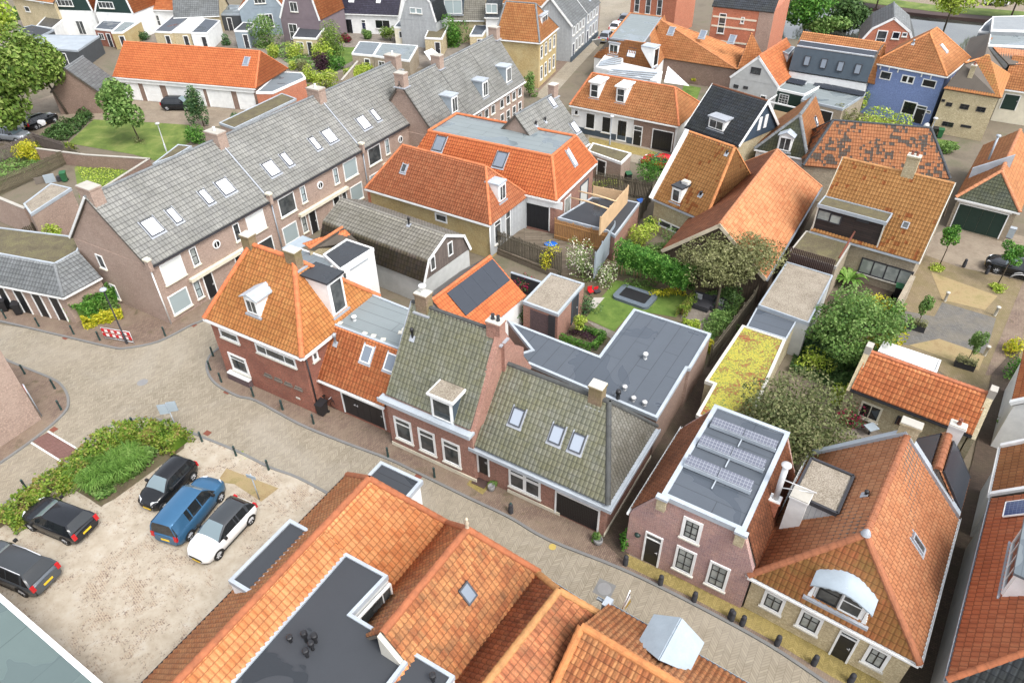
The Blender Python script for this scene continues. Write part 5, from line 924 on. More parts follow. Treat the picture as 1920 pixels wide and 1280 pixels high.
h=empty('brick_house',c,math.atan2(d[1],d[0]),'pale brown brick side wall of a house at the left edge of the road junction','house'); mb=MB(); s_=1 if np.cross(d,e)[2]>0 else -1; pp=[(0,0),(14,0),(14,s_*8),(0,s_*8)]; mb.prism(pp if s_>0 else pp[::-1],0,6.5); mb.build('wall',MT['brick_row'],h); mb=MB(); mb.prism([(-.2,-s_*.2),(14,-s_*.2),(14,s_*8),(-.2,s_*8)] if s_>0 else [(-.2,-s_*.2),(14,-s_*.2),(14,s_*8),(-.2,s_*8)][::-1],6.5,6.7); mb.build('roof',MT['bitumen'],h)
# ================================================================ right hand side, beyond the alley
R1=House('alley_house','orange tiled house along the alley at the right edge with a big white dormer','house',PX(1858.8,935.6),PX(1776,1274),4.0,depth=9)
L=R1.L; zr=8.7; yr=4.5; R1.wall(MT['grey_render'],pts=[(-.0,.2),(L-.2,.2),(L-.2,9),(0,9)])
hr=R1.loc(B4(1480,1250),4.0); xh=L-.2
R1.roof(TS['red'],(0,yr,zr),(L-3.6,yr,zr),rm=TS['front']['rmat'],faces='fb',e=[(0,0,4.0),(L,0,4.0),(L,9,4.0),(0,9,4.0)]); tiles('dark_hip_roof',[[(L,0,4.0),(L,9,4.0),(L-3.6,yr,zr)]],TS['dark'],R1.root); R1.gutter([((0,0,4.0),(L,0,4.0))],MT['zinc'],w=.08)
sl=(zr-4.0)/yr; q=R1.planes['rf'].at(*R1.on('rf',B4(1660,730))); q2=R1.planes['rf'].at(*R1.on('rf',B4(1720,400))); dbg('R1 dormer',q,q2); cx=(q[0]+q2[0])/2+.1; R1.dormer(cx,.95,3.3,4.0+.95*sl,4.0+.95*sl+1.7,sl,nx=4,roofm='bitumen_grey',ov=.2)
t=empty('solar_unit',R1.O,R1.rz,'blue solar panel on the orange roof at the right edge','solar panel'); pl=R1.planes['rf']; a,b=R1.on('rf',B4(1765,240)); mb=MB(); mb.box(pl.o,pl.u,pl.v,pl.n,(a-1.0,a),(b,b+3.2),(.1,.14)); mb.build('panel_sheet',MT['solar_blue'],t); mb=MB(); mb.box(pl.o,pl.u,pl.v,pl.n,(a-1.04,a-1.0),(b-.04,b+3.2),(.09,.16)); mb.box(pl.o,pl.u,pl.v,pl.n,(a,a+.04),(b-.04,b+3.2),(.09,.16)); mb.box(pl.o,pl.u,pl.v,pl.n,(a-1,a),(b-.04,b),(.09,.16)); mb.build('panel_frame',MT['white'],t)
R2=House('alley_house','darker orange tiled roof with white verge beyond the solar panel at the right edge','house',PX(1878,838),PX(1858,930),3.4,depth=9)
L=R2.L; R2.wall(MT['grey_render'],gx=[('l',4.5,8.2)]); R2.roof(TS['brown'],(0,4.5,8.2),(L,4.5,8.2)); R2.gutter([((0,0,3.4),(L,0,3.4))],MT['white']); mb=MB()
mb.box((L-.05,0,3.45),nrm((0,4.5,4.8)),(1,0,0),nrm((0,-4.8,4.5)),(0,6.5),(-.1,.12),(0,.16)); mb.box((0,0,3.45),nrm((0,4.5,4.8)),(1,0,0),nrm((0,-4.8,4.5)),(0,6.5),(-.1,.12),(0,.16)); mb.build('verge',MT['white'],R2.root)
R3=House('alley_house','white gabled house with orange roof at the right edge beside the ivy hedge','house',PX(1922,650),PX(1896,757),3.6,depth=7)
L=R3.L; R3.wall(MT['white_wall'],gx=[('r',3.5,7.)]); R3.roof(TS['orange'],(0,3.5,7.),(L,3.5,7.)); mb=MB(); mb.box((L,0,3.6),nrm((0,3.5,3.4)),(1,0,0),nrm((0,-3.4,3.5)),(0,5),(-.15,.15),(-.02,.2)); mb.build('verge',MT['white'],R3.root)
# ================================================================ little tiled shed house
S=House('tiled_cottage','long low stone cottage with orange pantile roof between two stepped gable walls','cottage',L4(795,430),L4(1560,725),2.5,depth=4.6)
L=S.L; yr=2.3; zr=3.95; S.wall(MT['brick_old'],gx=[('l',yr,zr),('r',yr,zr)]); S.roof(TS['orange'],(0,yr,zr),(L,yr,zr),rm=TS['red']['rmat']); S.gutter([((0,0,2.5),(L,0,2.5))],MT['charcoal'])
for x in (-.22,L-.1):
 mb=MB(); f=[(x,y,z) for y,z in ((-.1,2.3),(yr,zr+.15),(2*yr,2.3))]; g=[(x+.34,y,z) for _,y,z in f]; mb.poly(f[::-1]); mb.poly(g);
 for k in range(3): mb.poly([f[k],g[k],g[(k+1)%3],f[(k+1)%3]][::-1])
 mb.abox(x-.02,x+.36,yr-.3,yr+.3,zr-.2,zr+.5,1); mb.prism([(x,.2),(x+.34,.2),(x+.34,2*yr),(x,2*yr)],0,2.5); mb.build('gable_parapet',[MT['brick_old'],MT['concrete']],S.root)
S.win('front',L4(865,505),L4(960,650),fw=.12,pm='glass_dark',fm='cream',nx=2); S.door('front',L4(1090,600),L4(1170,690),pm='brown_paint',fm='charcoal')
zz=2.6; P=[S.loc(q,zz)[:2] for q in (L4(965,200),L4(1330,335),L4(1358,258),L4(1000,138))]; S.flat(P,zz,'white_roof','white',ew=.08,name='white_flat_roof'); MB().prism(P,0,zz-.13).build('rear_wall',MT['brick_old'],S.root)
# ================================================================ flat roofs between the gardens
f=flatbox('sedum_roofed_shed','long shed with yellow and red flowering sedum roof along the narrow alley','shed',[PX(1306,778),PX(1392,822),L3(1790,290),L3(1862,125),L3(1590,35),L3(1355,385),L3(1410,405)],2.7,'brick_old','sedum','stone',ew=.16)
flatbox('felt_roofed_shed','dark felt covered flat roof between the sedum roof and the gravel roof','shed',[M4(135,985),M4(383,1062),M4(447,952),M4(200,866)],2.75,'brick_old','bitumen','zinc_light',ew=.06)
h=flatbox('gravel_roofed_shed','shed with pale gravel covered flat roof below the dark roof terrace','shed',[M4(210,850),M4(525,962),M4(677,665),M4(388,578)],3.05,'grey_render','gravel','zinc',ew=.08)
h=flatbox('roof_terrace','mossy gravel flat roof terrace with dark slatted fence and rusty beam beside the brown dormer','extension',[M4(400,520),M4(700,608),M4(792,462),M4(510,383)],3.1,'brick_beige','gravel_moss','concrete',ew=.08)
P=h.P; mb=MB()
for i,(a,b) in enumerate(((P[0],P[1]),)):
 d=b-a; l=np.linalg.norm(d); d=d/l
 for k in range(int(l/.14)): mb.box((a[0],a[1],0),(d[0],d[1],0),(-d[1],d[0],0),(0,0,1),(k*.14,k*.14+.11),(-.08,-.05),(2.1,3.7))
mb.build('slatted_fence',MT['umber'],h.root); mb=MB(); mb.tube([(P[1][0],P[1][1],3.9),(P[2][0],P[2][1],4.2)],.07,6); mb.build('rusty_beam',MT['rust'],h.root)
O_=hx('olive_roofed_house','house with broad ochre roof, wide dark brown box dormer and black glazed doors',PX(1520,432.5),PX(1723.7,490.7),3.25,4.5,7.9,0,0,9,'olive_orange','brick_beige',lo=False,gut='zinc_light')
L=O_.L; bargeboard(O_,[(0,3.1),(4.5,7.95)],L+.02,mat='stone',face='r',w=.3); bargeboard(O_,[(0,3.1),(4.5,7.95)],-.02,mat='sandstone',face='l',w=.3)
O_.chimney(O_.zl and O_.ptx(M4(1130,90),4.5)[0],4.5,6.9,9.4,.9,.6,pots=2,mat='brick_old'); sl=O_.s
q=O_.loc(M4(600,175),3.1+1.9+.6);
za=5.55; A0=O_.loc(M4(595,215),za); A1=O_.loc(M4(1010,325),za); A2=O_.loc(M4(1035,272),za); A3=O_.loc(M4(612,172),za); dbg('olive dormer',A0,A1,A2,A3); xa,xb=A0[0],A1[0]; y0=(A0[1]+A1[1])/2; yb=(A2[1]+A3[1])/2
mb=MB(); mb.prism([(xa,y0),(xb,y0),(xb,yb),(xa,yb)],[3.0]*2+[za-.5]*2,za-.1); dm=mb.build('box_dormer',MT['dark_planks'],O_.root); O_.flat([(xa-.1,y0-.1),(xb+.1,y0-.1),(xb+.1,yb+.2),(xa-.1,yb+.2)],za,'gravel_moss','zinc',name='dormer_roof',ew=.06)
pl=O_.pl('df',(xa,y0-.01,0),(1,0,0),(0,0,1)); O_.win('df',M4(590,240),M4(655,325),fm='charcoal',pm='curtain',sill=False); O_.win('df',M4(668,268),M4(722,345),fm='charcoal',pm='curtain',sill=False); O_.win('df',M4(830,300),M4(905,335),fm='charcoal',pm='glass_dark',sill=False)
for s_ in (xa-.06,xb+.0): mb=MB(); mb.abox(s_-.02,s_+.08,y0-.08,y0+.05,3.1,za-.1); mb.build('dormer_post',MT['stone'],dm)
O_.win('front',M4(865,545),M4(1155,735),nx=4,fm='charcoal',pm='curtain',fw=.1,mw=.1,name='glazed_doors'); O_.sky_c('rf',M4(1137,347),.5,.55,pm='glass',fm='lead',apron=False)
mb=MB(); mb.abox(L-.2,L+.15,-4.2,0,0,2.0); mb.build('garden_wall',MT['brick_beige'],O_.root)
Pt=hx('patched_roof_house','house with roof patched in blue grey and orange tiles behind the ochre roof',T4(490,1045),T4(1420,1130),3.6,3.6,6.8,2.2,-2.0,7.2,'patch','brick_beige',gut=None)
Rg=House('corner_garage','brick building with hipped orange roof, mossy dark hip and dark green garage door','garage',M4(1455,168),M4(1862,265),3.0,depth=14)
L=Rg.L; q=Rg.ptx(T4(1745,1080),2.6); rx=q[0]; zr=q[2]; dbg('Rg',L,q); Rg.wall(MT['brick_beige'],pts=[(.18,.18),(L-.18,.18),(L-.15,14),(.15,14)])
Rg.roofp(TS['brown'],[[(0,14,3.),(0,0,3.),(rx,2.6,zr),(rx,14,zr)],[(L,0,3.),(L,14,3.),(rx,14,zr),(rx,2.6,zr)]],[((rx,2.6,zr),(rx,14,zr)),((0,0,3.),(rx,2.6,zr)),((L,0,3.),(rx,2.6,zr))],rm=TS['pink']['rmat'],lo=True,rr=.16); tiles('front_roof',[[(0,0,3.),(L,0,3.),(rx,2.6,zr)]],TS['moss_dark'],Rg.root); Rg.gutter([((0,0,3.),(L,0,3.))],MT['white'])
Rg.door('front',M4(1480,200),M4(1725,430),pm='dark_green',leaves=4,handle=False);
mb=MB(); a,b=Rg.planes['front'].at(0,0),0; q=Rg.on('front',M4(1475,190)); q2=Rg.on('front',M4(1810,275)); pf=Rg.planes['front']; mb.box(pf.o,pf.u,pf.v,pf.n,(q[0]-.1,q2[0]),(q[1]-.05,q[1]+.2),(.0,.12)); mb.build('lintel',MT['white'],Rg.root)
mb=MB(); mb.tube([(1.1,5.,5.),(1.1,5.,7.2)],.09,8); mb.lathe([(.2,0),(.2,.1),(0,.15)],(1.1,5.,7.2),10); mb.build('flue',MT['zinc'],Rg.root)
mb=MB(); mb.prism([(.2,4.2),(2.9,4.6),(2.9,4.9),(.2,4.5)],3.0,[4.2,6.0,6.0,4.2]); mb.build('valley_gutter',MT['zinc_light'],Rg.root)
# ================================================================ centre block
H27=House('barn','long barn with bright orange hand made tiles, dark weatherboarded gable beside the olive tree','barn',PX(1437,523),PX(1540,350),2.6,depth=8.4)
a=H27.pty(M3(1470,340),0); dbg('H27',H27.L,a)
L=H27.L; yr,zr=4.2,6.1; P0=H27.ptx(PX(1356,419),yr); P1=H27.ptx(PX(1476,283),yr); dbg('H27r',P0,P1)
H27.wall(MT['barn'],gx=[('l',yr,zr)]); H27.roof(TS['hand'],(0,yr,zr),(L-2.2,yr,zr),rm=TS['pink']['rmat'],faces='fr'); tiles('rear_roof',[[(L,8.4,2.6),(0,8.4,2.6),(0,yr,zr),(L-2.2,yr,zr)]],TS['hand_dark'],H27.root); H27.gutter([((0,0,2.6),(L,0,2.6))],MT['zinc']); bargeboard(H27,[(0,2.6),(yr,zr),(8.4,2.6)],-.02,face='l',mat='sandstone')
# ================================================================ generic: roof planes and walls from corner points with heights
def L3p(h,q): return h.loc(q[0],q[1])
def pxroof(h,st,polys,ridges=(),name=None,lo=True,rm=None,rr=.13):
 P=[[L3p(h,q) for q in p] for p in polys]; r=[(L3p(h,a),L3p(h,b)) for a,b in ridges]
 if name: return tiles(name,P,TS[st],h.root,lo=lo)
 return h.roofp(TS[st],P,r,lo=lo,rm=rm,rr=rr)
def fence(name,label,pts,z0,hh,mat='fence_wood',cat='fence',style='solid',posts=1.8,group=None,t=.04):
 P=[W(p,z0) for p in pts]; o=P[0]; rt=empty(name,o,0,label,cat,group); mb=MB(); pm=MB()
 for a,b in zip(P[:-1],P[1:]):
  a=a-o;b=b-o; l=np.linalg.norm(b-a); u=(b-a)/l; n=np.cross(u,[0,0,1.])
  if style=='solid': mb.box(a,u,(0,0,1),n,(0,l),(0.03,hh),(-t/2,t/2))
  else:
   k=int(l/.16)
   for i in range(k): mb.box(a,u,(0,0,1),n,(i*l/k,i*l/k+.11),(.05,hh+.04*math.sin(i*1.3)),(-t/2,t/2))
   mb.box(a,u,(0,0,1),n,(0,l),(.3,.38),(t/2,t/2+.04)); mb.box(a,u,(0,0,1),n,(0,l),(hh-.35,hh-.27),(t/2,t/2+.04))
  k=max(1,round(l/posts))
  for i in range(k+1): q=a+u*l*i/k; MB().box(q,u,(0,0,1),n,(-.045,.045),(0,hh+.08),(-.07-t,-.02-t/2+.0)).build('post',MT[mat if mat!='bamboo' else 'fence_wood'],rt)
 mb.build('fence_panel',MT[mat],rt); return rt
def gwall(name,label,pts,z0,hh,mat='brick_brown',t=.22,cap='concrete',group=None):
 P=[W(p,z0+hh) for p in pts]; o=P[0]*np.array([1,1,0])+np.array([0,0,z0]); rt=empty(name,o,0,label,'wall',group); mb=MB(); cm=MB()
 for a,b in zip(P[:-1],P[1:]):
  a=a*np.array([1,1,0])+np.array([0,0,z0])-o; b=b*np.array([1,1,0])+np.array([0,0,z0])-o; l=np.linalg.norm(b-a); u=(b-a)/l; n=np.cross(u,[0,0,1.])
  mb.box(a,u,(0,0,1),n,(-.0,l),(0,hh-.07),(-t/2,t/2)); cm.box(a,u,(0,0,1),n,(-.03,l+.03),(hh-.068,hh),(-t/2-.03,t/2+.03))
 mb.build('wall',MT[mat],rt); cm.build('coping',MT[cap],rt); return rt
# ================================================================ the long terraced row on the left
R0=House('terrace_frame','','',PX(278,502),PX(814,206),5.2,depth=9.2); bpy.data.objects.remove(R0.root); L=R0.L; yr,zr=4.6,9.65; U=L/3; R0.ins=.15
sky=[((285,426),1.15,1.35),((422,351),1.15,1.35),((508,317),1.15,1.35),((617,256),1.15,1.35),((681,231),1.15,1.35),((765,180),1.15,1.35),((326,405),.62,1.3),((386,370),.62,1.3),((537,300),.62,1.3),((590,270),.62,1.3),((703,217),.62,1.3),((745,192),.62,1.3)]
sym=[('b',.85,2.75,3.1,4.85,'white','blind',1,1),('n',3.5,4.15,3.3,4.85,'white','curtain',1,2),('n',U-4.15,U-3.5,3.3,4.85,'white','glass',1,2),('b',U-2.75,U-.85,3.1,4.85,'white','blind',1,1),('b',.6,2.35,.5,2.2,'white','blind_grey',1,1),('n',2.9,3.55,.6,2.2,'white','blind_grey',1,2),('n',U-3.55,U-2.9,.6,2.2,'white','glass',1,2),('b',U-2.35,U-.6,.5,2.2,'white','glass',1,1)]
tl=['pair of brick houses at the junction end of the grey roofed terrace','middle pair of brick houses in the grey roofed terrace, behind the corner house','pair of brick houses at the far end of the grey roofed terrace']
RU=[]
for i in range(3):
 H_=subhouse(R0,'terraced_house',tl[i],'terraced house',i*U,(i+1)*U,'grey roofed terraced houses'); RU.append(H_)
 H_.wall(MT['brick_row'],gx=[('l',yr,zr+.1)] if i==0 else None,pts=[(.12 if i==0 else 0,.15),(U-.003,.15),(U-.003,9.0),(.12 if i==0 else 0,9.0)]); H_.roof(TS['row'],(0.0,yr,zr),(U,yr,zr),rm=TS['slate']['rmat']); H_.pl('front',(0,.15,0),(1,0,0),(0,0,1)); H_.pl('left',(.12,9.,0),(0,-1,0),(0,0,1)); H_.gutter([((0.03,0,5.2),(U-.03,0,5.2))],MT['charcoal'],w=.1)
 for p,ws,hs in sky:
  t=H_.on('rf',p)[0]
  if 0<t<U: H_.sky_c('rf',p,ws,hs,pm='sky_blind',fm='dark_frame')
 mb=MB(); x=-.12 if i else -.05; mb.abox(x,x+.3,-.22,.2,4.9,5.75,0); mb.abox(x-.05,x+.35,-.27,.25,5.75,5.9,1); mb.build('eaves_pier',[MT['brick_row'],MT['cream']],H_.root)
 if i: mb=MB(); pl=H_.planes['rf']; mb.box(pl.o,pl.u,pl.v,pl.n,(-.06,.06),(0,6.2),(.0,.085)); mb.build('seam_strip',MT['lead'],H_.root)
 H_.chimney(.0 if i else .55,yr,zr-1.3,zr+.7,.9,1.5,pots=1 if i else 0,mat='brick_row',cap='concrete',potm='white',flash=i>0)
 for k,a0,a1,b0,b1,fm,pm,nx,ny in sym:
  pm=(pm,'curtain','blind','blind_grey','glass')[(i*5+int(a0*7)+int(b0*3))%5] if i else pm
  H_.win('front',(a0,b1),(a1,b0),nx=nx,ny=ny,fm=fm,pm=pm,local=True,sm='cream',fw=.09,inner='black_paint' if k=='n' else None)
 for a0,a1 in ((3.85,4.8),(U-4.8,U-3.85)): H_.door('front',(a0,2.25),(a1,.05),local=True,pm='black_paint')
 pf=H_.planes['front']; mb=MB(); mb.box(pf.o,pf.u,pf.v,pf.n,(2.75,U-2.75),(2.35,2.62),(0.003,.35)); mb.build('door_canopy',MT['cream'],H_.root)
 c=pf.at(U/2,4.05,.0); mb=MB(); ring=[(math.cos(t*math.pi/8),math.sin(t*math.pi/8)) for t in range(16)]
 for (x0,z0),(x1,z1) in zip(ring,ring[1:]+ring[:1]):
  f=lambda x,z,r,y:(c[0]+x*r,c[1]+y,c[2]+z*r); mb.poly([f(x0,z0,.36,-.08),f(x1,z1,.36,-.08),f(x1,z1,.26,-.08),f(x0,z0,.26,-.08)]); mb.poly([f(x1,z1,.36,0),f(x1,z1,.36,-.08),f(x0,z0,.36,-.08),f(x0,z0,.36,0)])
 mb.abox(c[0]-.03,c[0]+.03,c[1]-.07,c[1]-.02,c[2]-.3,c[2]+.3); rw_=mb.build('round_window',MT['white'],H_.root); mb=MB(); mb.poly([(c[0]+x*.3,c[1]-.015,c[2]+z*.3) for x,z in ring]); mb.build('pane',MT['glass_dark'],rw_)
 if i==2: H_.chimney(U-.3,yr,zr-1.3,zr+.7,.9,1.5,pots=1,mat='brick_row',cap='concrete',potm='white')
 mb=MB(); mb.tube([(.12,.05,4.9),(.12,.05,.1)],.055,8); mb.build('downpipe',MT['white' if i==0 else 'zinc'],H_.root)
Rw=RU[0]; bargeboard(Rw,[(4.6,9.65),(9.2,5.2)],-.02,mat='white',face='l',w=.12); Rw.win('left',M1(600,522),M1(680,625),fw=.08,sm='cream'); Rw.win('left',M1(690,710),M1(765,815),fw=.08,sm='cream',pm='blind_grey')
R2_=House('terrace_frame','','',PX(818,258),PX(985,152),4.4,depth=7.8); bpy.data.objects.remove(R2_.root); U2=R2_.L/3; yr2,zr2=3.9,9.3
for i,(lb,dp) in enumerate((('first white dormered house of the far grey terrace, nearest the mansard roof',T2(1258,712)),('middle white dormered house of the far grey terrace',T2(1450,612)),('last white dormered house of the far grey terrace, by the yellow walled house',T2(1597,520)))):
 H_=subhouse(R2_,'terraced_house',lb,'terraced house',i*U2,(i+1)*U2,'far grey terraced houses'); H_.wall(MT['brick_row'],gx=[('l',yr2,zr2)] if i==0 else [('r',yr2,zr2)] if i==2 else None,pts=[(.1 if i==0 else 0,.18),(U2-(.1 if i==2 else .003),.18),(U2-(.1 if i==2 else .003),7.6),(.1 if i==0 else 0,7.6)]); H_.roof(TS['row'],(0,yr2,zr2),(U2,yr2,zr2),rm=TS['slate']['rmat'],lo=True); H_.gutter([((.03,0,4.4),(U2-.03,0,4.4))],MT['white'])
 q=H_.planes['rf'].at(*H_.on('rf',dp)); H_.dormer(min(max(q[0],.8),U2-.8),q[1],1.25,q[2],q[2]+1.75,(zr2-4.4)/yr2,nx=2,ov=.1,roofm='zinc_light',side='pale_zinc')
 for j in range(4): H_.win('front',(.5+j*(U2-.6)/4,3.9),(1.35+j*(U2-.6)/4,2.9),local=True,ny=1,sm='cream',fw=.07); H_.win('front',(.5+j*(U2-.6)/4,2.2),(1.35+j*(U2-.6)/4,.5),local=True,ny=2,sm='cream',fw=.07)
 H_.chimney(.4 if i<2 else U2-.4,yr2,zr2-.9,zr2+.9,.8,1.1,pots=0,mat='brick_row',cap='concrete')
Lg=House('low_garages','low brick outbuilding with grey hipped roof, gravel flat top and tall dark doors','garage',M1(0,722),M1(400,800),2.6,depth=4)
xa=-6; L=Lg.L; t=[Lg.loc(M1(345,590),4.1),Lg.loc(M1(490,510),4.1),Lg.loc(M1(640,672),2.6),Lg.loc(M1(0,528),4.1)]; y1=(t[0][1]+t[3][1])/2; dbg('Lg',L,t)
Lg.roofp(TS['slate'],[[(xa,0,2.6),(L,0,2.6),(t[0][0],y1,4.1),(xa,y1,4.1)],[(L,0,2.6),tuple(t[2]),tuple(t[1]),(t[0][0],y1,4.1)]],[((L,0,2.6),(t[0][0],y1,4.1))])
P=[(xa,y1),(t[0][0],y1),(t[1][0],t[1][1]),(t[1][0]-1.2,t[1][1]+1.8),(xa,y1+3.2)]; Lg.flat([P[0],P[1],P[2],P[3],P[4]],4.1,'gravel_moss','zinc_light',ew=.1)
MB().prism([(xa,.2),(L-.2,.2),(t[2][0]-.15,t[2][1]),(t[1][0],t[1][1]),(xa,y1+3)],0,2.5).build('wall',MT['brick_row'],Lg.root); Lg.gutter([((xa,0,2.6),(L,0,2.6)),((L,0,2.6),tuple(t[2]))],MT['white'],w=.08)
Lg.pl('front',(0,.2,0),(1,0,0),(0,0,1))
for x0,x1,y0,y1_ in ((75,185,745,880),(190,305,770,905),(303,420,795,925),(-40,60,720,850)): (a0,b1),(a1,b0)=Lg.on('front',M1(x0,y0)),Lg.on('front',M1(x1,y1_)); w_=Lg.on('front',M1(x1-45,y1_-50)); Lg.door('front',(a0,2.3),(a0+.95,.04),local=True,pm='black_paint',handle=False)
fx=flatbox('rear_extension','brick rear extension with pale gravel flat roof left of the row',"extension",[M1(195,275),M1(450,112),M1(322,82),M1(150,212)],3.4,'brick_row','gravel','zinc_light')
gwall('garden_wall','tall plain brown brick wall beside the gravel roofed extension at the left edge',[M1(-150,110),M1(155,235)],0,3.0,'brick_row',t=.25)
flatbox('rear_extension','long flat gravel roofed extension behind the grey row beside the conifer','extension',[T1(1385,778),T1(1480,812),T1(1870,625),T1(1780,592)],3.0,'brick_row','gravel_moss','zinc_light')
flatbox('rear_extension','small flat roofed extension behind the grey row beside the lawn','extension',[T1(968,1035),T1(1098,990),T1(1210,925),T1(1125,915)],3.0,'brick_row','gravel_moss','zinc_light')
Gb=hx('garage_block','long orange roofed garage block with five white garage doors',T1(710,485),T1(1612,560),2.95,4.0,6.25,0,-.9,8.1,'orange_new','brick_brown',cat='garage',rm=TS['orange_new']['rmat'])
pf=Gb.planes['front']; mb=MB(); mb.box(pf.o,pf.u,pf.v,pf.n,(0,Gb.L-.3),(2.35,2.85),(.0,.2)); mb.build('fascia',MT['white'],Gb.root)
for x0,x1,xb in ((760,870,930),(900,1005,1045),(1045,1195,1250),(1300,1455,1485),(1490,1600,1620)): a0,_=Gb.on('front',T1(x0,520+(x0-760)*.07)); a1,_=Gb.on('front',T1(x1,530+(x1-870)*.07)); Gb.door('front',(a0,2.33),(a1,.04),local=True,pm='white',handle=False,name='garage_door')
a0,_=Gb.on('front',T1(1228,560)); Gb.door('front',(a0,2.2),(a0+1.2,.04),local=True,pm='white',name='side_door'); Gb.sky_c('rf',T1(1557,388),.7,1.1,pm='sky_grey',fm='lead')
Gg=hx('grey_garage','garage with plain grey tiled roof joined to the orange garage block',PX(184,172),PX(215,148),2.8,3.0,5.7,0,0,6,'slate','brick_brown',cat='garage',gut='white');
fb=flatbox('garage_annex','low annex with blue grey flat roof and white fascia right of the garage block','annex',[T2(0,585),T2(105,585),T2(312,492),T2(290,462),T2(150,455)],2.7,'brick_orange','bitumen_grey','white',ew=.15)
# ================================================================ houses in the middle
Gm=House('gambrel_house','weathered wooden house with grey gambrel roof and two white windows in its boarded gable','house',PX(600,453),PX(794.7,529.3),2.3,depth=6)
L=Gm.L; kn=Gm.pty(M2(1052,562),L); rp=Gm.pty(M2(1160,437),L); dbg('gambrel',L,kn,rp); ky,kz=.75,3.9; ry,rz=3.0,5.0
tiles('lower_roof',[[(0,0,2.3),(L,0,2.3),(L,ky,kz),(0,ky,kz)],[(L,6,2.3),(0,6,2.3),(0,6-ky,kz),(L,6-ky,kz)]],TS['gambrel_low'],Gm.root); Gm.roofp(TS['gambrel'],[[(0,ky,kz),(L,ky,kz),(L,ry,rz),(0,ry,rz)],[(L,6-ky,kz),(0,6-ky,kz),(0,ry,rz),(L,ry,rz)]],[((0,ry,rz),(L,ry,rz))],rr=.1)
prof=[(0,2.3),(ky,kz),(ry,rz),(6-ky,kz),(6,2.3)]; mb=MB(); mb.prism([(.1,.12),(L-.12,.12),(L-.12,5.9),(.1,5.9)],0,2.25); mb.build('wall',MT['grey_render'],Gm.root); MB().poly([(L-.1,y,z) for y,z in prof]).build('gable',MT['grey_planks'],Gm.root); MB().poly([(.1,y,z) for y,z in prof][::-1]).build('gable',MT['grey_planks'],Gm.root); bargeboard(Gm,prof,L,face='r',w=.16)
Gm.pl('right',(L-.1,0,0),(0,1,0),(0,0,1)); Gm.win('right',(1.0,3.9),(1.6,2.7),local=True,sill=False); Gm.win('right',(3.2,4.1),(3.8,2.9),local=True,sill=False); Gm.vent(Gm.pl('rr2',(0,ky,kz),(1,0,0),(0,ry-ky,rz-kz)),M2(967,345),'black',.7)
Hs=House('orange_outbuilding','orange tiled outbuilding with large black solar sheets on both slopes','house',PX(900,628),PX(982,558),2.5,depth=6)
L=Hs.L; a=Hs.ptx(PX(810,566),3.); b=Hs.ptx(PX(919.4,477.4),3.); xl,xr=a[0],b[0]; zr=(a[2]+b[2])/2; dbg('Hs',L,a,b); Hs.wall(MT['white_wall'],pts=[(xl+.1,.15),(xr,.15),(xr,5.8),(xl+.1,5.8)]);
Hs.roofp(TS['orange_new'],[[(xl,0,2.5),(xr+.2,0,2.5),(xr,3,zr),(xl,3,zr)],[(xr+.2,6,2.5),(xl,6,2.5),(xl,3,zr),(xr,3,zr)]],[((xl,3,zr),(xr,3,zr))],lo=False)
for x in (xl+.2,xr): mb=MB(); mb.slab([(x,.15,2.4),(x,5.8,2.4),(x,3,zr-.1)],.1); mb.build('gable',MT['white_wall'],Hs.root)
Hs.planes['rf']=PL((0,0,2.5),(1,0,0),(0,3,zr-2.5)); Hs.planes['rb']=PL((xr,6,2.5),(-1,0,0),(0,-3,zr-2.5))
sw=math.hypot(3,zr-2.5);
for face,x0,x1,v0,v1,mt in (('rf',xl+1.3,xr-.1,sw*.42,sw-.25,'solar_black'),('rb',.1,xr-xl-.2,.2,sw-.2,'solar_brown')):
 pl=Hs.planes[face]; t_=MB(); n_=4; rt=empty('solar_sheet',Hs.O,Hs.rz,{'rf':'black solar sheets on the orange outbuilding slope facing the garden','rb':'dark brown solar sheets on the outbuilding slope facing the wooden house'}[face],'solar panels')
 for i in range(n_): w0=x0+(x1-x0)*i/n_; m_=MB(); m_.box(pl.o,pl.u,pl.v,pl.n,(w0+.005,w0+(x1-x0)/n_-.005),(v0,v1),(.08,.12)); m_.build('solar_panel',MT[mt],rt)
X1=flatbox('white_extension','white rendered upper extension with dark flat roof behind the corner house','extension',[M2(530,628),M2(742,492),M2(572,435),M2(425,532)],4.9,'white_wall','bitumen_dark','white'); X1.win('front',M2(590,628),M2(705,555),nx=5,sill=False,fm='zinc',fw=.04,mw=.05); X1.win('front',M2(540,650),M2(575,680),sill=False)
flatbox('white_extension','lower white extension with pale grey flat roof next to the mossy chimney','extension',[M2(430,640),M2(525,580),M2(278,492),M2(190,545)],4.7,'white_wall','bitumen_grey','white')
X3=House('small_orange_roof_house','small orange tiled roof beside the white extension and the wooden house','house',M2(425,530),M2(640,445),3.7,depth=3); pxroof(X3,'orange',[[(M2(425,530),3.7),(M2(640,445),3.7),(M2(545,358),5.3),(M2(335,492),5.3)]],[((M2(335,492),5.3),(M2(545,358),5.3))]); q=[L3p(X3,t)[:2] for t in ((M2(425,530),3.7),(M2(640,445),3.7),(M2(545,358),5.3),(M2(335,492),5.3))]; MB().prism(q,0,[3.6,3.6,5.1,5.1]).build('wall',MT['brick_old'],X3.root)
q=[W(t,3.1) for t in (M2(160,490),M2(250,505),M2(375,440),M2(295,408))]; o=MB().slab([p-q[0] for p in q],.05).build('sun_awning',MT['pale_zinc']); o.location=tuple(q[0]); tag(o,'pale blue white awning between the corner house and the terraced row','awning')
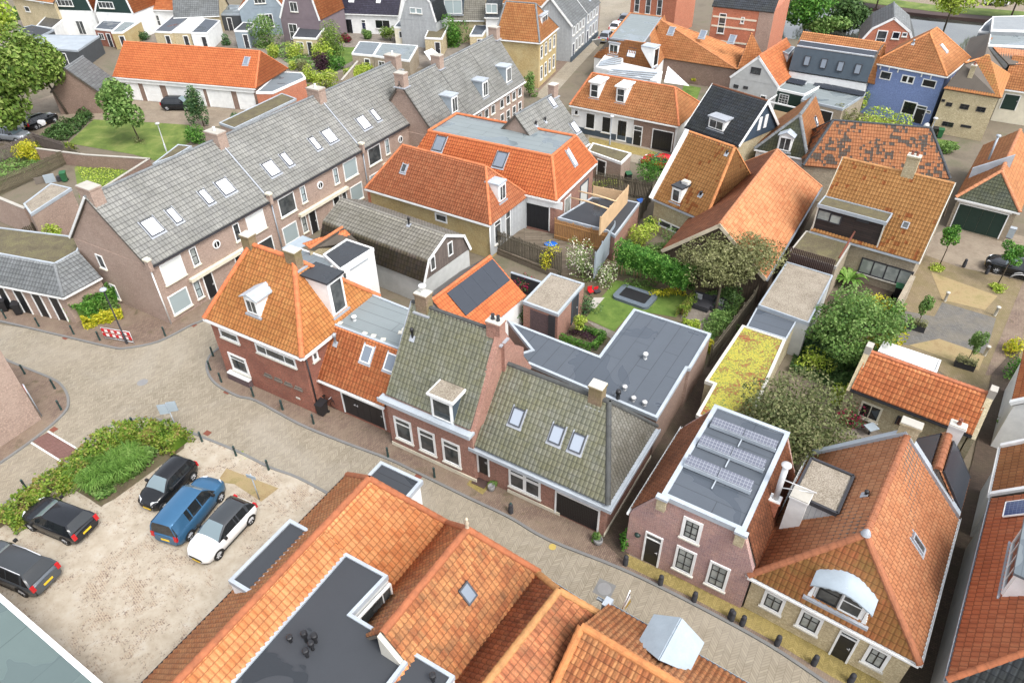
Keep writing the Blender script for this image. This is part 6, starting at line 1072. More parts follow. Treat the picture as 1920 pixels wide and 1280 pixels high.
Hr=hx('red_roofed_house','house with weathered red hipped roof, pale rough side wall and white end facing the deck',PX(685,353),PX(919.4,422.4),3.4,3.15,6.85,2.3,-2.4,6.3,'red','brick_ochre',rm=TS['orange']['rmat'],lo=False,gut='white')
mb=MB(); mb.abox(Hr.L-.2,Hr.L-.1,.1,6.2,0.3,3.3); mb.build('white_cladding',MT['white_board'],Hr.root); Hr.pl('right',(Hr.L-.1,0,0),(0,1,0),(0,0,1))
Hr.win('front',M2(1130,262),M2(1210,335),fw=.13,sill=False); Hr.win('right',M3(20,330),M3(65,440),fw=.08,ny=1,split=([],[.8])); Hr.win('right',M3(90,265),M3(125,415),fw=.08,split=([],[.75]))
q=Hr.planes['rr'].at(*Hr.on('rr',M3(75,190))); s_=(6.85-3.4)/2.4; Hr.dormer(q[1],q[0],1.15,q[2],q[2]+1.6,s_,face='r',nx=2,ov=.08,roofm='zinc_light'); Hr.sky_c('rf',T2(938,1065),.55,.8,pm='glass',fm='lead')
p=Hr.planes['front']; mb=MB(); mb.tube([(Hr.L-.1,.05,3.3),(Hr.L-.1,.05,.3)],.05); mb.build('downpipe',MT['white'],Hr.root); mb=MB(); mb.box(p.o,p.u,p.v,p.n,(.0,.35),(0,3.3),(.003,.02)); mb.build('quoin',MT['brick_orange'],Hr.root)
Hm=House('mansard_house','bright orange mansard house with grey flat top and black garage door','house',PX(760,312),PX(1043,377),3.7,back=PX(1118,309))
L,D,ze=Hm.L,Hm.D,Hm.ze; zt=6.3; t=[Hm.loc(PX(*q),zt) for q in ((810,243),(1031,297),(1073,260),(861,209))]; dbg('Hm',L,D,[tuple(np.round(a,1)) for a in t]); D=10.6; Hm.D=D
y0=(t[0][1]+t[1][1])/2; y1=(t[2][1]+t[3][1])/2; x0=(t[0][0]+t[3][0])/2; x1=(t[1][0]+t[2][0])/2; D=y1+.9; Hm.D=D
Hm.wall(MT['brick_pink'],pts=[(.2,.2),(L-.2,.2),(L-.2,D-.2),(.2,D-.2)]); Hm.roofp(TS['orange_new'],[[(0,0,ze),(L,0,ze),(x1,y0,zt),(x0,y0,zt)],[(L,0,ze),(L,D,ze),(x1,y1,zt),(x1,y0,zt)],[(0,D,ze),(0,0,ze),(x0,y0,zt),(x0,y1,zt)],[(L,D,ze),(0,D,ze),(x0,y1,zt),(x1,y1,zt)]],[((x0,y0,zt),(x1,y0,zt)),((x1,y0,zt),(x1,y1,zt)),((x0,y0,zt),(x0,y1,zt)),((x1,y1,zt),(x0,y1,zt)),((L,0,ze),(x1,y0,zt)),((L,D,ze),(x1,y1,zt))],rr=.15)
Hm.flat([(x0,y0),(x1,y0),(x1,y1),(x0,y1)],zt-.05,'bitumen_light','lead',ew=.1,eh=.0)
Hm.planes['rf']=PL((0,0,ze),(1,0,0),(0,y0,zt-ze)); Hm.planes['rr']=PL((L,0,ze),(0,1,0),(x1-L,0,zt-ze)); Hm.gutter([((0,0,ze),(L,0,ze)),((L,0,ze),(L,D,ze))],MT['white'])
Hm.sky_c('rf',T2(1160,910),1.1,1.5,pm='sky_grey',fm='dark_frame'); Hm.sky_c('rf',T2(1545,1012),1.1,1.5,pm='sky_grey',fm='dark_frame'); Hm.sky_c('rr',T3(372,995),.6,1.6,pm='sky_blind',fm='lead')
Hm.pl('front',(0,.2,0),(1,0,0),(0,0,1)); Hm.pl('right',(L-.2,0,0),(0,1,0),(0,0,1)); (a0,b1),(a1,b0)=Hm.on('front',M3(212,190)),Hm.on('front',M3(372,400)); Hm.door('front',(a0,2.9),(a1,.45),local=True,pm='black_board',handle=False,leaves=1,grooves=.15); mb=MB(); mb.abox(a0-.2,a1+1.2,.1,.18,2.9,3.6); mb.build('fascia_board',MT['white'],Hm.root)
Hm.win('right',M3(565,95),M3(605,250),fm='slate_blue',pm='blind',sill=False,fw=.12); Hm.win('right',M3(465,185),M3(500,280),pm='curtain')
zt2=2.5; Tr=flatbox('roof_terrace','roof terrace of dark bitumen with new timber screens and an orange picket fence','extension',[M3(425,298),M3(735,380),M3(785,412),M3(940,205),M3(865,190),M3(640,170)],zt2,'brick_pink','bitumen_dark','zinc_light',ew=.12)
def screen(label,a,b,z0,hh,mat): P=[W(a,z0),W(b,z0)]; u=nrm(P[1]-P[0]); l=np.linalg.norm(P[1]-P[0]); rt=empty('timber_screen',P[0],0,label,'screen'); n=np.cross(u,[0,0,1.]); mb=MB(); k=int(hh/.13); [mb.box((0,0,0),u,(0,0,1),n,(0,l),(.05+i*.13,.05+i*.13+.12),(-.02,.02)) for i in range(k)]; mb.build('boards',MT[mat],rt); [MB().box((0,0,0),u,(0,0,1),n,(l*i/3-.04,l*i/3+.04),(0,hh),(-.1,-.03)).build('post',MT['new_wood'],rt) for i in range(4)]
screen('long pale new timber screen leaning along the roof terrace edge',M3(690,410),M3(862,205),zt2+.1,1.75,'new_wood'); screen('short timber screen with gaps at the back of the roof terrace',M3(645,165),M3(830,200),zt2+.1,1.1,'new_wood')
fence('picket_fence','orange brown picket fence between the deck and the roof terrace',[M3(402,428),M3(742,522)],.6,1.9,'orange_wood',style='slat')
q=[W(p,zt2+1.9) for p in (M3(505,170),M3(740,240))]; mb=MB(); mb.tube([np.zeros(3),(q[1]-q[0])*.5+np.array([0,0,.1]),q[1]-q[0]],.07,8); o=mb.build('timber_beam',MT['new_wood']); o.location=tuple(q[0]); tag(o,'peeled round beam across the roof terrace nearest the picket fence','beam')
q=[W(p,zt2+1.9) for p in (M3(555,130),M3(795,195))]; mb=MB(); mb.tube([np.zeros(3),(q[1]-q[0])*.5+np.array([0,0,.08]),q[1]-q[0]],.07,8); o=mb.build('timber_beam',MT['new_wood']); o.location=tuple(q[0]); tag(o,'peeled round beam across the roof terrace farther from the picket fence','beam')
zd=.6; q=[W(p,zd) for p in (M3(0,475),M3(70,440),M3(212,362),M3(412,402),M3(740,470),M3(660,640),M3(370,625))]; o=MB().prism([(p[0]-q[0][0],p[1]-q[0][1]) for p in q][::-1],-.6,0).build('wooden_deck',MT['deck_wood']);
o.location=tuple(q[0]); o['kind']='structure'
fence('board_fence','long weathered board fence between the deck and the orange outbuilding',[M3(-10,500),M3(180,570),M3(365,640),M3(440,665)],.1,2.2,'fence_wood',style='slat')
fence('board_fence','board fence behind the conifer bushes near the green bins',[M3(655,125),M3(800,150),M3(1005,195)],0,2.0,'fence_wood',style='slat'); fence('board_fence','short board fence running toward the house with the french window',[M3(1003,200),M3(925,350)],0,1.9,'fence_wood',style='slat')
rt=fence('glass_fence','tall thin glazed metal screen at the right edge of the roof terrace',[M3(655,680),M3(775,480)],.5,2.4,'pale_zinc',style='solid',t=.02)
q=W(M3(380,468),zd); o=MB().lathe([(0,.04),(.55,.04),(.6,.1),(.55,.14),(0,.14)],(0,0,0),20).build('paddling_lid',MT['blue_plastic']); o.location=tuple(q); o.scale=(1,.7,1); tag(o,'flat round blue plastic lid lying on the wooden deck','lid')
Hf=House('french_window_house','narrow orange roofed house with white left verge, tiny dormer and french windows onto the garden','house',T3(885,1250),M3(1355,315),3.2,depth=8)
L=Hf.L; Hf.wall(MT['brick_old'],gx=[('l',4,8.2)]); Hf.roof(TS['olive_orange'],(0,4,8.2),(L-.9,4,8.2),rm=TS['orange_warm']['rmat']); Hf.gutter([((0,0,3.2),(L,0,3.2))],MT['lead']); mb=MB(); mb.box((0,0,3.2),nrm((0,4,5.)),(1,0,0),nrm((0,-5,4.)),(-.1,6.5),(-.2,.15),(-.02,.25)); mb.build('verge',MT['white'],Hf.root)
Hf.win('front',M3(1065,300),M3(1215,415),nx=2,fw=.12,mw=.18,name='french_window',sill=False); Hf.win('front',M3(1285,325),M3(1330,410),ny=2,fm='cream');
q=Hf.planes['rf'].at(*Hf.on('rf',M3(1165,200))); Hf.dormer(q[0],q[1],1.0,q[2],q[2]+1.35,1.25,nx=1,roofm='bitumen_dark',ov=.08); Hf.chimney(q[0]+.2,q[1]+.9,q[2]+.6,q[2]+1.8,.6,.4,mat='white_brick',pots=0,flash=False)
for p in (M3(1328,155),T3(1188,1235),T3(1355,975)): Hf.vent('rf',p,'black',.35)
Hd=hx('dark_roofed_house','house with black mossy roof, white verges, one wide dormer and blue boarded gable',T3(1095,800),T3(1432,920),4.3,3.6,7.8,0,0,7,'dark','brick_old',rm=TS['dark']['rmat'],gut='charcoal')
L=Hd.L; bargeboard(Hd,[(0,4.3),(3.6,7.85),(7,4.3)],L+.02,face='r'); bargeboard(Hd,[(0,4.3),(3.6,7.85)],-.02,face='l'); mb=MB(); mb.poly([(L-.13,.1,4.3),(L-.13,6.9,4.3),(L-.13,3.6,7.7)]); mb.build('gable_boarding',MT['blue_board'],Hd.root)
pl=Hd.pl('right',(L-.12,0,0),(0,1,0),(0,0,1)); Hd.win('right',(2.9,6.3),(3.4,5.0),local=True,sill=False,pm='white'); Hd.win('right',(3.9,6.3),(4.4,5.0),local=True,sill=False,pm='white')
q=Hd.planes['rf'].at(*Hd.on('rf',T3(1285,820))); Hd.dormer(q[0],q[1],1.9,q[2],q[2]+1.1,Hd.s,nx=2,roofm='lead',ov=.15)
Hw=hx('white_fronted_house','long orange roofed house with two white dormers and black garage door',PX(1068,197),PX(1273,237.5),3.1,3.5,5.9,1.0,-2.2,7.6,'brown','white_wall',rm=TS['orange']['rmat'],gut='white',lo=True)
for p in (T3(518,620),T3(683,650)): q=Hw.planes['rf'].at(*Hw.on('rf',p)); Hw.dormer(q[0],q[1],1.15,q[2],q[2]+1.7,Hw.s,nx=1,ny=2,roofm='white',ov=.18)
for a,b in ((T3(395,690),T3(420,730)),(T3(468,708),T3(522,820)),(T3(570,730),T3(622,845)),(T3(668,752),T3(720,895))): Hw.win('front',a,b,fm='white',fw=.1,split=([],[.7]),pm='glass_dark',inner='black_paint')
pf=Hw.planes['front']; x0=Hw.on('front',T3(770,780))[0]; mb=MB(); mb.box(pf.o,pf.u,pf.v,pf.n,(x0,Hw.L-.4),(0,3.0),(.003,.05)); mb.build('brick_part',MT['brick_brown'],Hw.root); mb=MB(); mb.box(pf.o,pf.u,pf.v,pf.n,(0,x0-.02),(0,.7),(.003,.05)); mb.build('plinth',MT['slate_blue'],Hw.root)
pf2=Hw.pl('f2',pf.at(0,0,.052),(1,0,0),(0,0,1)); Hw.door('f2',T3(770,790),T3(815,925),fan=.5); (a0,b1),(a1,b0)=Hw.on('f2',T3(888,828)),Hw.on('f2',T3(1005,975)); Hw.door('f2',(a0,2.3),(a1,.04),local=True,pm='black_paint',leaves=1,grooves=.3,handle=False)
Hg=hx('grey_roofed_house','grey tiled gabled house with two white skylights behind the mansard roof',PX(1035,316),PX(1105,268),3.6,4.2,7.9,0,0,8.4,'row','brick_row',rm=TS['slate']['rmat'],gut='white'); Hg.sky_c('rf',T3(250,645),.7,1.1,pm='sky_blind'); Hg.sky_c('rf',T3(395,808),.9,1.2,pm='sky_blind'); Hg.vent('rf',T3(210,770)); Hg.vent('rf',T3(152,795)); Hg.chimney(Hg.L-.35,4.2,7.2,8.9,.8,.7,pots=0,mat='brick_row')
fb=flatbox('gravel_roofed_shed','brick garage with gravel roof and white fascia beside the wheelie bins','shed',[T3(480,905+50),T3(690,1030),T3(752,970),T3(510,905)],2.6,'brick_row','gravel_moss','white',ew=.14); fb.door('front',T3(540,1000),T3(590,1120),pm='black_paint')
# ================================================================ farther rows
Hl=hx('long_orange_house','long brown orange roofed house with three skylights behind the clipped hedge',T3(850,352),T3(1420,440),2.8,4,6.5,0,.01,8,'brown','brick_brown',rm=TS['brown']['rmat'],gut=None)
for p in (T3(1007,198),T3(1205,220),T3(1390,250)): Hl.sky_c('rf',p,.8,1.1,pm='sky_grey',fm='lead')
x_=Hl.L; tiles('hip_roof',[[(x_,0,2.8),(x_+3.2,3,2.8),(x_,4,6.5)],[(x_+3.2,3,2.8),(x_+1,8,2.8),(x_,4,6.5)]],TS['brown'],Hl.root,lo=True)
Hq=House('flat_topped_house','orange mansard house with grey flat roof, white dormers and a small balcony','house',T3(515,362),T3(905,437),2.8,depth=8)
pxroof(Hq,'brown',[[(T3(515,362),2.8),(T3(905,437),2.8),(T3(835,268),5.6),(T3(620,237),5.6)],[(T3(905,437),2.8),(T3(1020,300),2.8),(T3(945,108),5.6),(T3(835,268),5.6)]],[((T3(620,237),5.6),(T3(745,85),5.6)),((T3(835,268),5.6),(T3(905,437),2.8)),((T3(945,108),5.6),(T3(745,85),5.6))]); P=[Hq.loc(q,5.6)[:2] for q in (T3(620,237),T3(835,268),T3(945,108),T3(745,85))]; Hq.flat(P,5.58,'bitumen_light','lead',ew=.1,eh=.02); q=[Hq.loc(a,2.8)[:2] for a in (T3(520,362),T3(900,435),T3(1018,300),T3(700,180))]; MB().prism(q,0,2.7).build('wall',MT['white_wall'],Hq.root); MB().prism(P,2.6,5.45).build('core',MT['brick_brown'],Hq.root)
Hq.pl('rf',Hq.loc(T3(515,362),2.8),Hq.loc(T3(905,437),2.8)-Hq.loc(T3(515,362),2.8),Hq.loc(T3(835,268),5.6)-Hq.loc(T3(905,437),2.8)); Hq.sky_c('rf',T3(758,333),1.3,1.2,pm='sky_blind')
q=Hq.planes['rf'].at(*Hq.on('rf',T3(640,345))); Hq.dormer(q[0],q[1],1.5,q[2],q[2]+1.4,1.2,nx=2,roofm='lead'); Hq.dormer(Hq.loc(T3(900,400),3.6)[1],Hq.loc(T3(900,400),3.6)[0]+.1,1.5,3.2,5.6,1.5,face='r',nx=1,roofm='zinc_light',pm='glass_dark')
pg=flatbox('ribbed_veranda','white structure with blue grey ribbed metal roof panels between the orange roofs','veranda',[T3(530,425),T3(915,518),T3(950,455),T3(700,400),T3(700,350),T3(590,348)],3.3,'white_wall','white_roof','white')
mb=MB();
for i in range(9):
 a=pg.loc(T3(545+i*6,415-i*8),3.4) if i<4 else pg.loc(T3(590+(i-4)*9,480-(i-4)*10),3.4); b=pg.loc(T3(690,352+(3-i)*16) if i<4 else T3(860+(i-4)*15,515-(i-4)*13),3.4); u_=nrm(b-a); mb.box(a,u_,(-u_[1],u_[0],0),(0,0,1),(0,np.linalg.norm(b-a)),(-.14,.14),(0,.06))
mb.build('metal_ribs',MT['zinc'],pg.root)
Hv=gf('white_gabled_house','pale rendered house with steep orange roof and small black windows behind the clipped hedge',T3(1378,485),T3(1685,545),3.4,T3(1560,355),9,'orange','grey_render'); Hv.win('front',T3(1513,422),T3(1567,475),nx=2,fm='charcoal',sill=False); Hv.win('front',T3(1402,533),T3(1427,560),fm='charcoal',sill=False); Hv.win('front',T3(1463,543),T3(1488,566),fm='charcoal',sill=False); Hv.win('front',T3(1570,600),T3(1602,640),fm='white',pm='glass_dark',sill=False)
flatbox('roof_box','white box dormer standing on the orange slope of the pale gabled house','dormer',[T4(320,310),T4(400,345),T4(440,300),T4(330,285)],5.6,'white_wall','bitumen_grey','zinc_light',z0=3.6)
Hb=House('black_clad_house','modern black sheeted house with four roof windows, solar tubes and flat roofs below','house',T4(400,443),T4(895,522),4.2,depth=9)
t=[Hb.loc(T4(492,320),6.8),Hb.loc(T4(905,372),6.8)]; dbg('Hb',Hb.L,t); y_=(t[0][1]+t[1][1])/2; y_=max(.6,y_); L=Hb.L; mb=MB(); mb.slab([(0,0,4.2),(L,0,4.2),(L,y_,6.8),(0,y_,6.8)],.15); mb.build('sheet_roof',MT['slate_blue'],Hb.root); Hb.wall(MT['white_wall'],pts=[(.1,.1),(L-.1,.1),(L-.1,8.5),(.1,8.5)],top=4.0); MB().prism([(.1,y_),(L-.1,y_),(L-.1,7),(.1,7)],4,6.6).build('upper_wall',MT['dark_render'],Hb.root)
pl=Hb.pl('rf',(0,0,4.2),(1,0,0),(0,y_,2.6))
for p in (T4(517,385),T4(622,402),T4(728,420),T4(838,437)): Hb.sky_c('rf',p,.7,1.1,pm='sky_grey',fm='charcoal',apron=False)
Hb.roofp(TS['brown'],[[(0,y_+1.0,6.9),(L+.3,y_+1.,6.9),(L+.3,y_+2.6,8.0),(0,y_+2.6,8.0)],[(L,0,4.2),(L+1.2,3.5,3.0),(L+.3,y_+2.6,8.0),(L,y_,6.8)]],lo=True)
rt=empty('solar_collector',Hb.O,Hb.rz,'row of dark solar collectors with silver frame on top of the black clad house','solar panels'); mb=MB(); mb.box((0,y_,6.85),(1,0,0),nrm((0,1,.3)),nrm((0,-.3,1)),(.2,L-.1),(.1,1.1),(0,.1)); mb.build('collector_glass',MT['solar_black'],rt); mb=MB(); [mb.box((0,y_,6.85),(1,0,0),nrm((0,1,.3)),nrm((0,-.3,1)),(.2,L-.1),r,(0,.16)) for r in ((.02,.09),(1.11,1.2))]; mb.build('collector_frame',MT['aluminium'],rt)
f1=flatbox('flat_roofed_extension','dark green edged flat roofed extension with two solar panels beside the pale gabled house','extension',[T4(330,562),T4(500,600),T4(610,540),T4(385,498)],3.0,'dark_green','bitumen_light','white'); f2=flatbox('flat_roofed_extension','low flat roofed extension with a row of black solar panels beside the blue house','extension',[T4(480,630),T4(740,690),T4(880,600),T4(560,545)],2.8,'brick_beige','bitumen_light','zinc')
f1.win('front',T4(345,590),T4(390,665),nx=3,ny=4,sill=False,fw=.05,mw=.03); f2.win('front',T4(600,690),T4(660,790),nx=1,fm='white',pm='glass_dark')
for h,ps in ((f1,(T4(418,522),T4(468,532))),(f2,(T4(588,548),T4(636,560),T4(690,570),T4(738,580),T4(790,590),T4(838,600)))):
 for i,p in enumerate(ps):
  z=3.1 if h is f1 else 2.9; o=empty('solar_unit',W(p,z),h.rz,'','solar panel','solar panels on the flat roofs beside the blue house'); o['label']=('left','right')[i]+' one of two black solar panels beside the pale gabled house' if h is f1 else ('leftmost','second','third','fourth','fifth','rightmost')[i]+' of six black solar panels on the flat roof beside the blue house'; pn=PL((-.6,-.35,.05),(1,0,0),(0,1,.35)); mb=MB(); mb.box(pn.o,pn.u,pn.v,pn.n,(0,1.25),(0,.9),(0,.05)); mb.build('panel_sheet',MT['solar_black'],o); mb=MB(); mb.abox(-.6,-.55,.2,.5,0,.3); mb.abox(.6,.65,.2,.5,0,.3); mb.abox(-.6,.65,.45,.5,.28,.33); mb.build('panel_stand',MT['aluminium'],o)
Bl=House('blue_house','tall blue painted house with hipped orange roof and white windows','house',T4(930,395),T4(1400,485),6.0,depth=9)
r=Bl.pty(T4(1275,215),Bl.L/2); r2=Bl.pty(T4(1292,143),Bl.L/2); dbg('blue',Bl.L,r,r2); zr=9.2; Bl.wall(MT['brick_blue']); yf=3.9; Bl.roof(TS['brown'],(Bl.L/2,yf,zr),(Bl.L/2,6.5,zr),rm=TS['orange_warm']['rmat'],lo=True); Bl.gutter([((0,0,6.),(Bl.L,0,6.)),((Bl.L,0,6.),(Bl.L,Bl.D,6.))],MT['white'])
for a,b in ((T4(985,445),T4(1040,510)),(T4(1252,495),T4(1322,562))): Bl.win('front',a,b,sill=False,fw=.1,pm='glass_dark')
Bl.win('front',T4(1120,470),T4(1185,535),nx=2,sill=False,fw=.12,mw=.18,pm='glass_dark'); Bl.win('front',T4(1130,632),T4(1190,735),fw=.12,sill=False,pm='glass_dark'); Bl.door('front',T4(1212,660),T4(1240,785),pm='black_paint',fan=.35); Bl.win('front',T4(1272,695),T4(1295,720),fw=.08,sill=False); Bl.sky_c('rr',T4(1378,308),.5,1.1,pm='sky_blind',fm='white')
Bl.vent('rf',T4(1185,280),'zinc',.5)
mb=MB(); p_=Bl.planes['front']; [mb.box(p_.o,p_.u,p_.v,p_.n,(x-.06,x+.06),(5.4,5.85),(0,.12)) for x in (1.0,2.0,3.0,5.6,6.6)]; mb.build('eaves_brackets',MT['white'],Bl.root)
Ye=House('yellow_brick_house','old yellow brick house with mossy hipped orange roof and small arched windows','house',T4(1378,560),T4(1738,618),5.0,depth=6)
pxroof(Ye,'moss_orange',[[(T4(1378,560),5.0),(T4(1742,620),5.0),(T4(1640,362),7.6),(T4(1510,400),7.6)],[(T4(1742,620),5.),(T4(1800,470),5.),(T4(1640,362),7.6)]],[((T4(1510,400),7.6),(T4(1640,362),7.6)),((T4(1640,362),7.6),(T4(1742,620),5.))],rm=TS['orange_warm']['rmat']); Ye.wall(MT['brick_yellow'],pts=[(.15,.18),(Ye.L-.15,.18),(Ye.L-.15,5),(.15,5)])
for a,b in ((T4(1368,626),T4(1385,645)),(T4(1398,645),T4(1428,675)),(T4(1488,655),T4(1532,695)),(T4(1592,672),T4(1637,712)),(T4(1375,765),T4(1435,805)),(T4(1490,785),T4(1550,812))): Ye.win('front',a,b,fm='charcoal',sill=False,fw=.06,nx=2 if b[1]>200 else 1,ny=2 if b[1]>200 else 1,pm='glass_dark')
pl=Ye.pl('rf',Ye.loc(T4(1378,560),5.0),Ye.loc(T4(1742,620),5.0)-Ye.loc(T4(1378,560),5.0),Ye.loc(T4(1640,362),7.6)-Ye.loc(T4(1742,620),5.0)); Ye.sky_c('rf',T4(1460,515),.8,1.0,pm='sky_blind'); q=pl.at(*Ye.on('rf',T4(1520,550))); Ye.chimney(q[0],q[1]+.3,q[2],q[2]+2.3,.5,.4,mat='brick_old',flash=False)
Yw=House('orange_wing_house','orange roofed wing with white verge behind the yellow brick house','house',T4(1480,330),T4(1760,440),5.2,depth=6); pxroof(Yw,'brown',[[(T4(1440,450),4.6),(T4(1500,400),5.2),(T4(1640,350),7.6),(T4(1670,210),7.6),(T4(1545,240),6.)],[(T4(1790,462),5.2),(T4(1655,290),7.6),(T4(1640,355),7.6),(T4(1745,440),5.4)]]); MB().prism([Yw.loc(q,4.5)[:2] for q in (T4(1450,470),T4(1745,500),T4(1760,400),T4(1560,330))],0,4.5).build('wall',MT['brick_yellow'],Yw.root)
Yc=hx('cream_walled_house','cream walled house with dark green door and orange roof at the right edge',T4(1745,560),T4(2100,610),3.8,3.5,6.6,0,0,7,'brown','cream',gut='white'); Yc.door('front',T4(1768,588),T4(1830,700),pm='dark_green'); pxroof(Yc,'pink',[[(T4(1690,300),6.9),(T4(2000,330),6.9),(T4(2000,410),6.),(T4(1790,405),6.)]],name='upper_roof')
flatbox('grey_flat_roof_house','house with grey sheet roofing and white edges at the upper right edge','house',[T4(1660,285),T4(1990,300),T4(1990,215),T4(1675,200)],7.0,'grey_board','bitumen_light','white'); flatbox('grey_clad_house','grey boarded house front beside the canal at the upper right edge','house',[T4(1600,200),T4(1675,205),T4(1690,110),T4(1640,150)],6.5,'grey_board','slate_roof' if 0 else 'bitumen','white'); flatbox('grey_clad_house','pale grey clad gable with white edging at the very right above the canal','house',[T4(1680,190),T4(2000,200),T4(2000,100),T4(1688,108)],7.6,'grey_board','grey_board','white')
Bg=gf('slate_gambrel_house','orange brick house with slate gambrel roof and tall white window by the canal',T4(845,268),T4(1200,300),3.6,T4(1068,112),9,'slate','brick_orange',gambrel=(.32,.55)); Bg.win('front',T4(965,190),T4(1000,300),ny=2,fw=.12); Bg.win('front',T4(1060,200),T4(1095,250),fw=.1,pm='glass_dark'); Bg.win('front',T4(1120,205),T4(1145,235),fw=.1)
Mg=House('mossy_gable_house','small house with steep orange slopes, mossy dark hip and a white crested dormer','house',T4(185,940),T4(520,1005),3.6,depth=9)
L=Mg.L; ap=Mg.ptx(T4(432,755),1.9); dbg('Mg',L,ap); rx=L*.62; zr=6.9; Mg.wall(MT['white_wall'],pts=[(.15,.15),(L-.15,.15),(L-.15,8.5),(.15,8.5)]); tiles('front_roof',[[(0,0,3.6),(L,0,3.6),(rx,1.9,zr)]],TS['moss_dark'],Mg.root,lo=True); Mg.roofp(TS['brown'],[[(0,8.5,3.6),(0,0,3.6),(rx,1.9,zr),(rx,8.5,zr)],[(L,0,3.6),(L,8.5,3.6),(rx,8.5,zr),(rx,1.9,zr)]],[((rx,1.9,zr),(rx,8.5,zr)),((0,0,3.6),(rx,1.9,zr)),((L,0,3.6),(rx,1.9,zr))],lo=True,rm=TS['slate']['rmat'],rr=.18); Mg.gutter([((0,0,3.6),(L,0,3.6))],MT['white'])
pl=Mg.planes['rf']=PL((0,0,3.6),(1,0,0),(0,1.9,zr-3.6)); q=pl.at(*Mg.on('rf',T4(365,955))); Mg.dormer(q[0],q[1],1.3,q[2],q[2]+1.5,1.73,kind='gable',nx=2,apex=.35,ov=.15,roofm='zinc_light'); Mg.planes['rr']=PL((L,0,3.6),(0,1,0),(rx-L,0,zr-3.6)); Mg.sky_c('rr',T4(570,765),.5,.8,pm='sky_blind')
# ---- top of the picture
Yl=House('yellow_side_wall_house','tall house with plain yellow plastered side wall and orange roof patched with slate grey','house',T2(1500,245),T2(1792,272),5.9,depth=8)
L=Yl.L; Yl.wall(MT['brick_ochre']); Yl.roof(TS['half'],(.6,3.2,9.8),(L-1.7,3.2,9.8),lo=True,rm=TS['slate']['rmat'],eb=5.9); Yl.gutter([((0,0,5.9),(L,0,5.9)),((L,0,5.9),(L,8,5.9))],MT['white']); Yl.pl('right',(L-.18,0,0),(0,1,0),(0,0,1))
for i in range(4):
 for z0,z1 in ((.8,2.6),(3.6,5.2)): Yl.win('right',(.8+i*1.8,z1),(1.7+i*1.8,z0),local=True,split=([],[.7]))
Yl.dormer(4,L-.7,2.6,6.6,8.4,2.0,face='r',nx=3,roofm='zinc_light')
W0=House('street_frame','','',T3(385,168),T3(560,18),5.0,depth=7); bpy.data.objects.remove(W0.root); UW=W0.L/2
for i,(lb,wm) in enumerate((('white gabled house with dark door along the far street','white_board'),('pale blue house with dark plinth at the far end of the far street','pale_board'))):
 H_=subhouse(W0,'street_house',lb,'house',i*UW,(i+1)*UW); L=UW; H_.wall(MT[wm],gx=[('l',3.5,8.6)]); H_.roof(TS['slate'],(0,3.5,8.6),(L,3.5,8.6),lo=True); bargeboard(H_,[(0,5.),(3.5,8.7),(7,5.)],-.02,face='l')
 for j in range(4): x=.6+j*(L-1)/4; H_.win('front',(x,4.7),(x+.95,3.5),local=True,nx=2); (H_.win('front',(x,2.7),(x+.95,1.0),local=True,nx=2) if j else H_.door('front',(x,2.4),(x+1.0,.05),local=True,pm='navy'))
 mb=MB(); mb.abox(0,L-.01,.05,.17,0,.7); mb.build('plinth',MT['slate_blue'],H_.root)
Ob=hx('brick_house','orange brick house with tall white windows at the end of the far street',T3(748,-70),T3(1048,-30),6.3,4,9,0,0,8,'slate','brick_orange',gut='white')
for x in (.9,2.9,4.9): Ob.win('front',(x,5.3),(x+.9,2.9),local=True,ny=2); Ob.win('front',(x,2.2),(x+.9,.4),local=True)
Bb=House('banded_brick_building','large brick building with pale stone bands and dark slate roof near the canal','building',T3(1262,40),T3(1655,82),8.0,depth=12); Bb.wall(MT['brick_orange']); Bb.roofp(TS['dark'],[[(0,0,8),(Bb.L,0,8),(Bb.L,4,11.5),(0,4,11.5)]],lo=True); pf=Bb.planes['front']
for i,z in enumerate((6.6,5.4,3.5)): mb=MB(); mb.box(pf.o,pf.u,pf.v,pf.n,(.3,Bb.L*.75),(z,z+.22),(.003,.05)); mb.build('stone_band',MT['cream'],Bb.root)
mb=MB(); mb.box(pf.o,pf.u,pf.v,pf.n,(Bb.L*.77,Bb.L+.02),(0,7.9),(.004,.06)); mb.build('grey_wall_panel',MT['brick_row'],Bb.root); Bb.win('front',(1.2,7.2),(2.2,4.6),local=True,ny=2); Bb.win('front',(4.2,7.0),(4.7,6.2),local=True)
G1=gf('green_gabled_house','green boarded gable with white trim above a white ground floor, left one of the pair',T1(340,62),T1(588,70),4.0,T1(462,-110),8,'orange','green_board',wall2='white_wall',gambrel=(.3,.6)); G2=gf('green_gabled_house','green boarded gable with white trim and glazed veranda, right one of the pair',T1(598,75),T1(842,86),4.0,T1(720,-100),8,'orange','green_board',wall2='white_wall',gambrel=(.3,.6))
for h in (G1,G2): h.win('front',(1.2,5.6),(4.0,4.6),local=True,nx=4); h.win('front',(3.2,2.4),(4.6,.2),local=True,nx=2,sill=False)
flatbox('glass_veranda','white framed glass veranda in front of the right green gable','veranda',[T1(612,98),T1(795,95),T1(785,60),T1(630,58)],2.9,'white_wall','sky_grey','white',ew=.1)
V1=hx('white_walled_house','white house with orange roof between the green gables and the grey roof',T1(855,58),T1(1098,66),3.4,4,7.2,0,0,8,'orange','white_wall'); V1.win('front',T1(948,95),T1(1022,165),nx=2,ny=2,fm='white'); V2=hx('grey_roofed_house','house with plain grey roof behind white awning at the top left',T1(1095,112),T1(1385,100),2.8,4,7.0,0,0,8,'slate','brick_yellow')
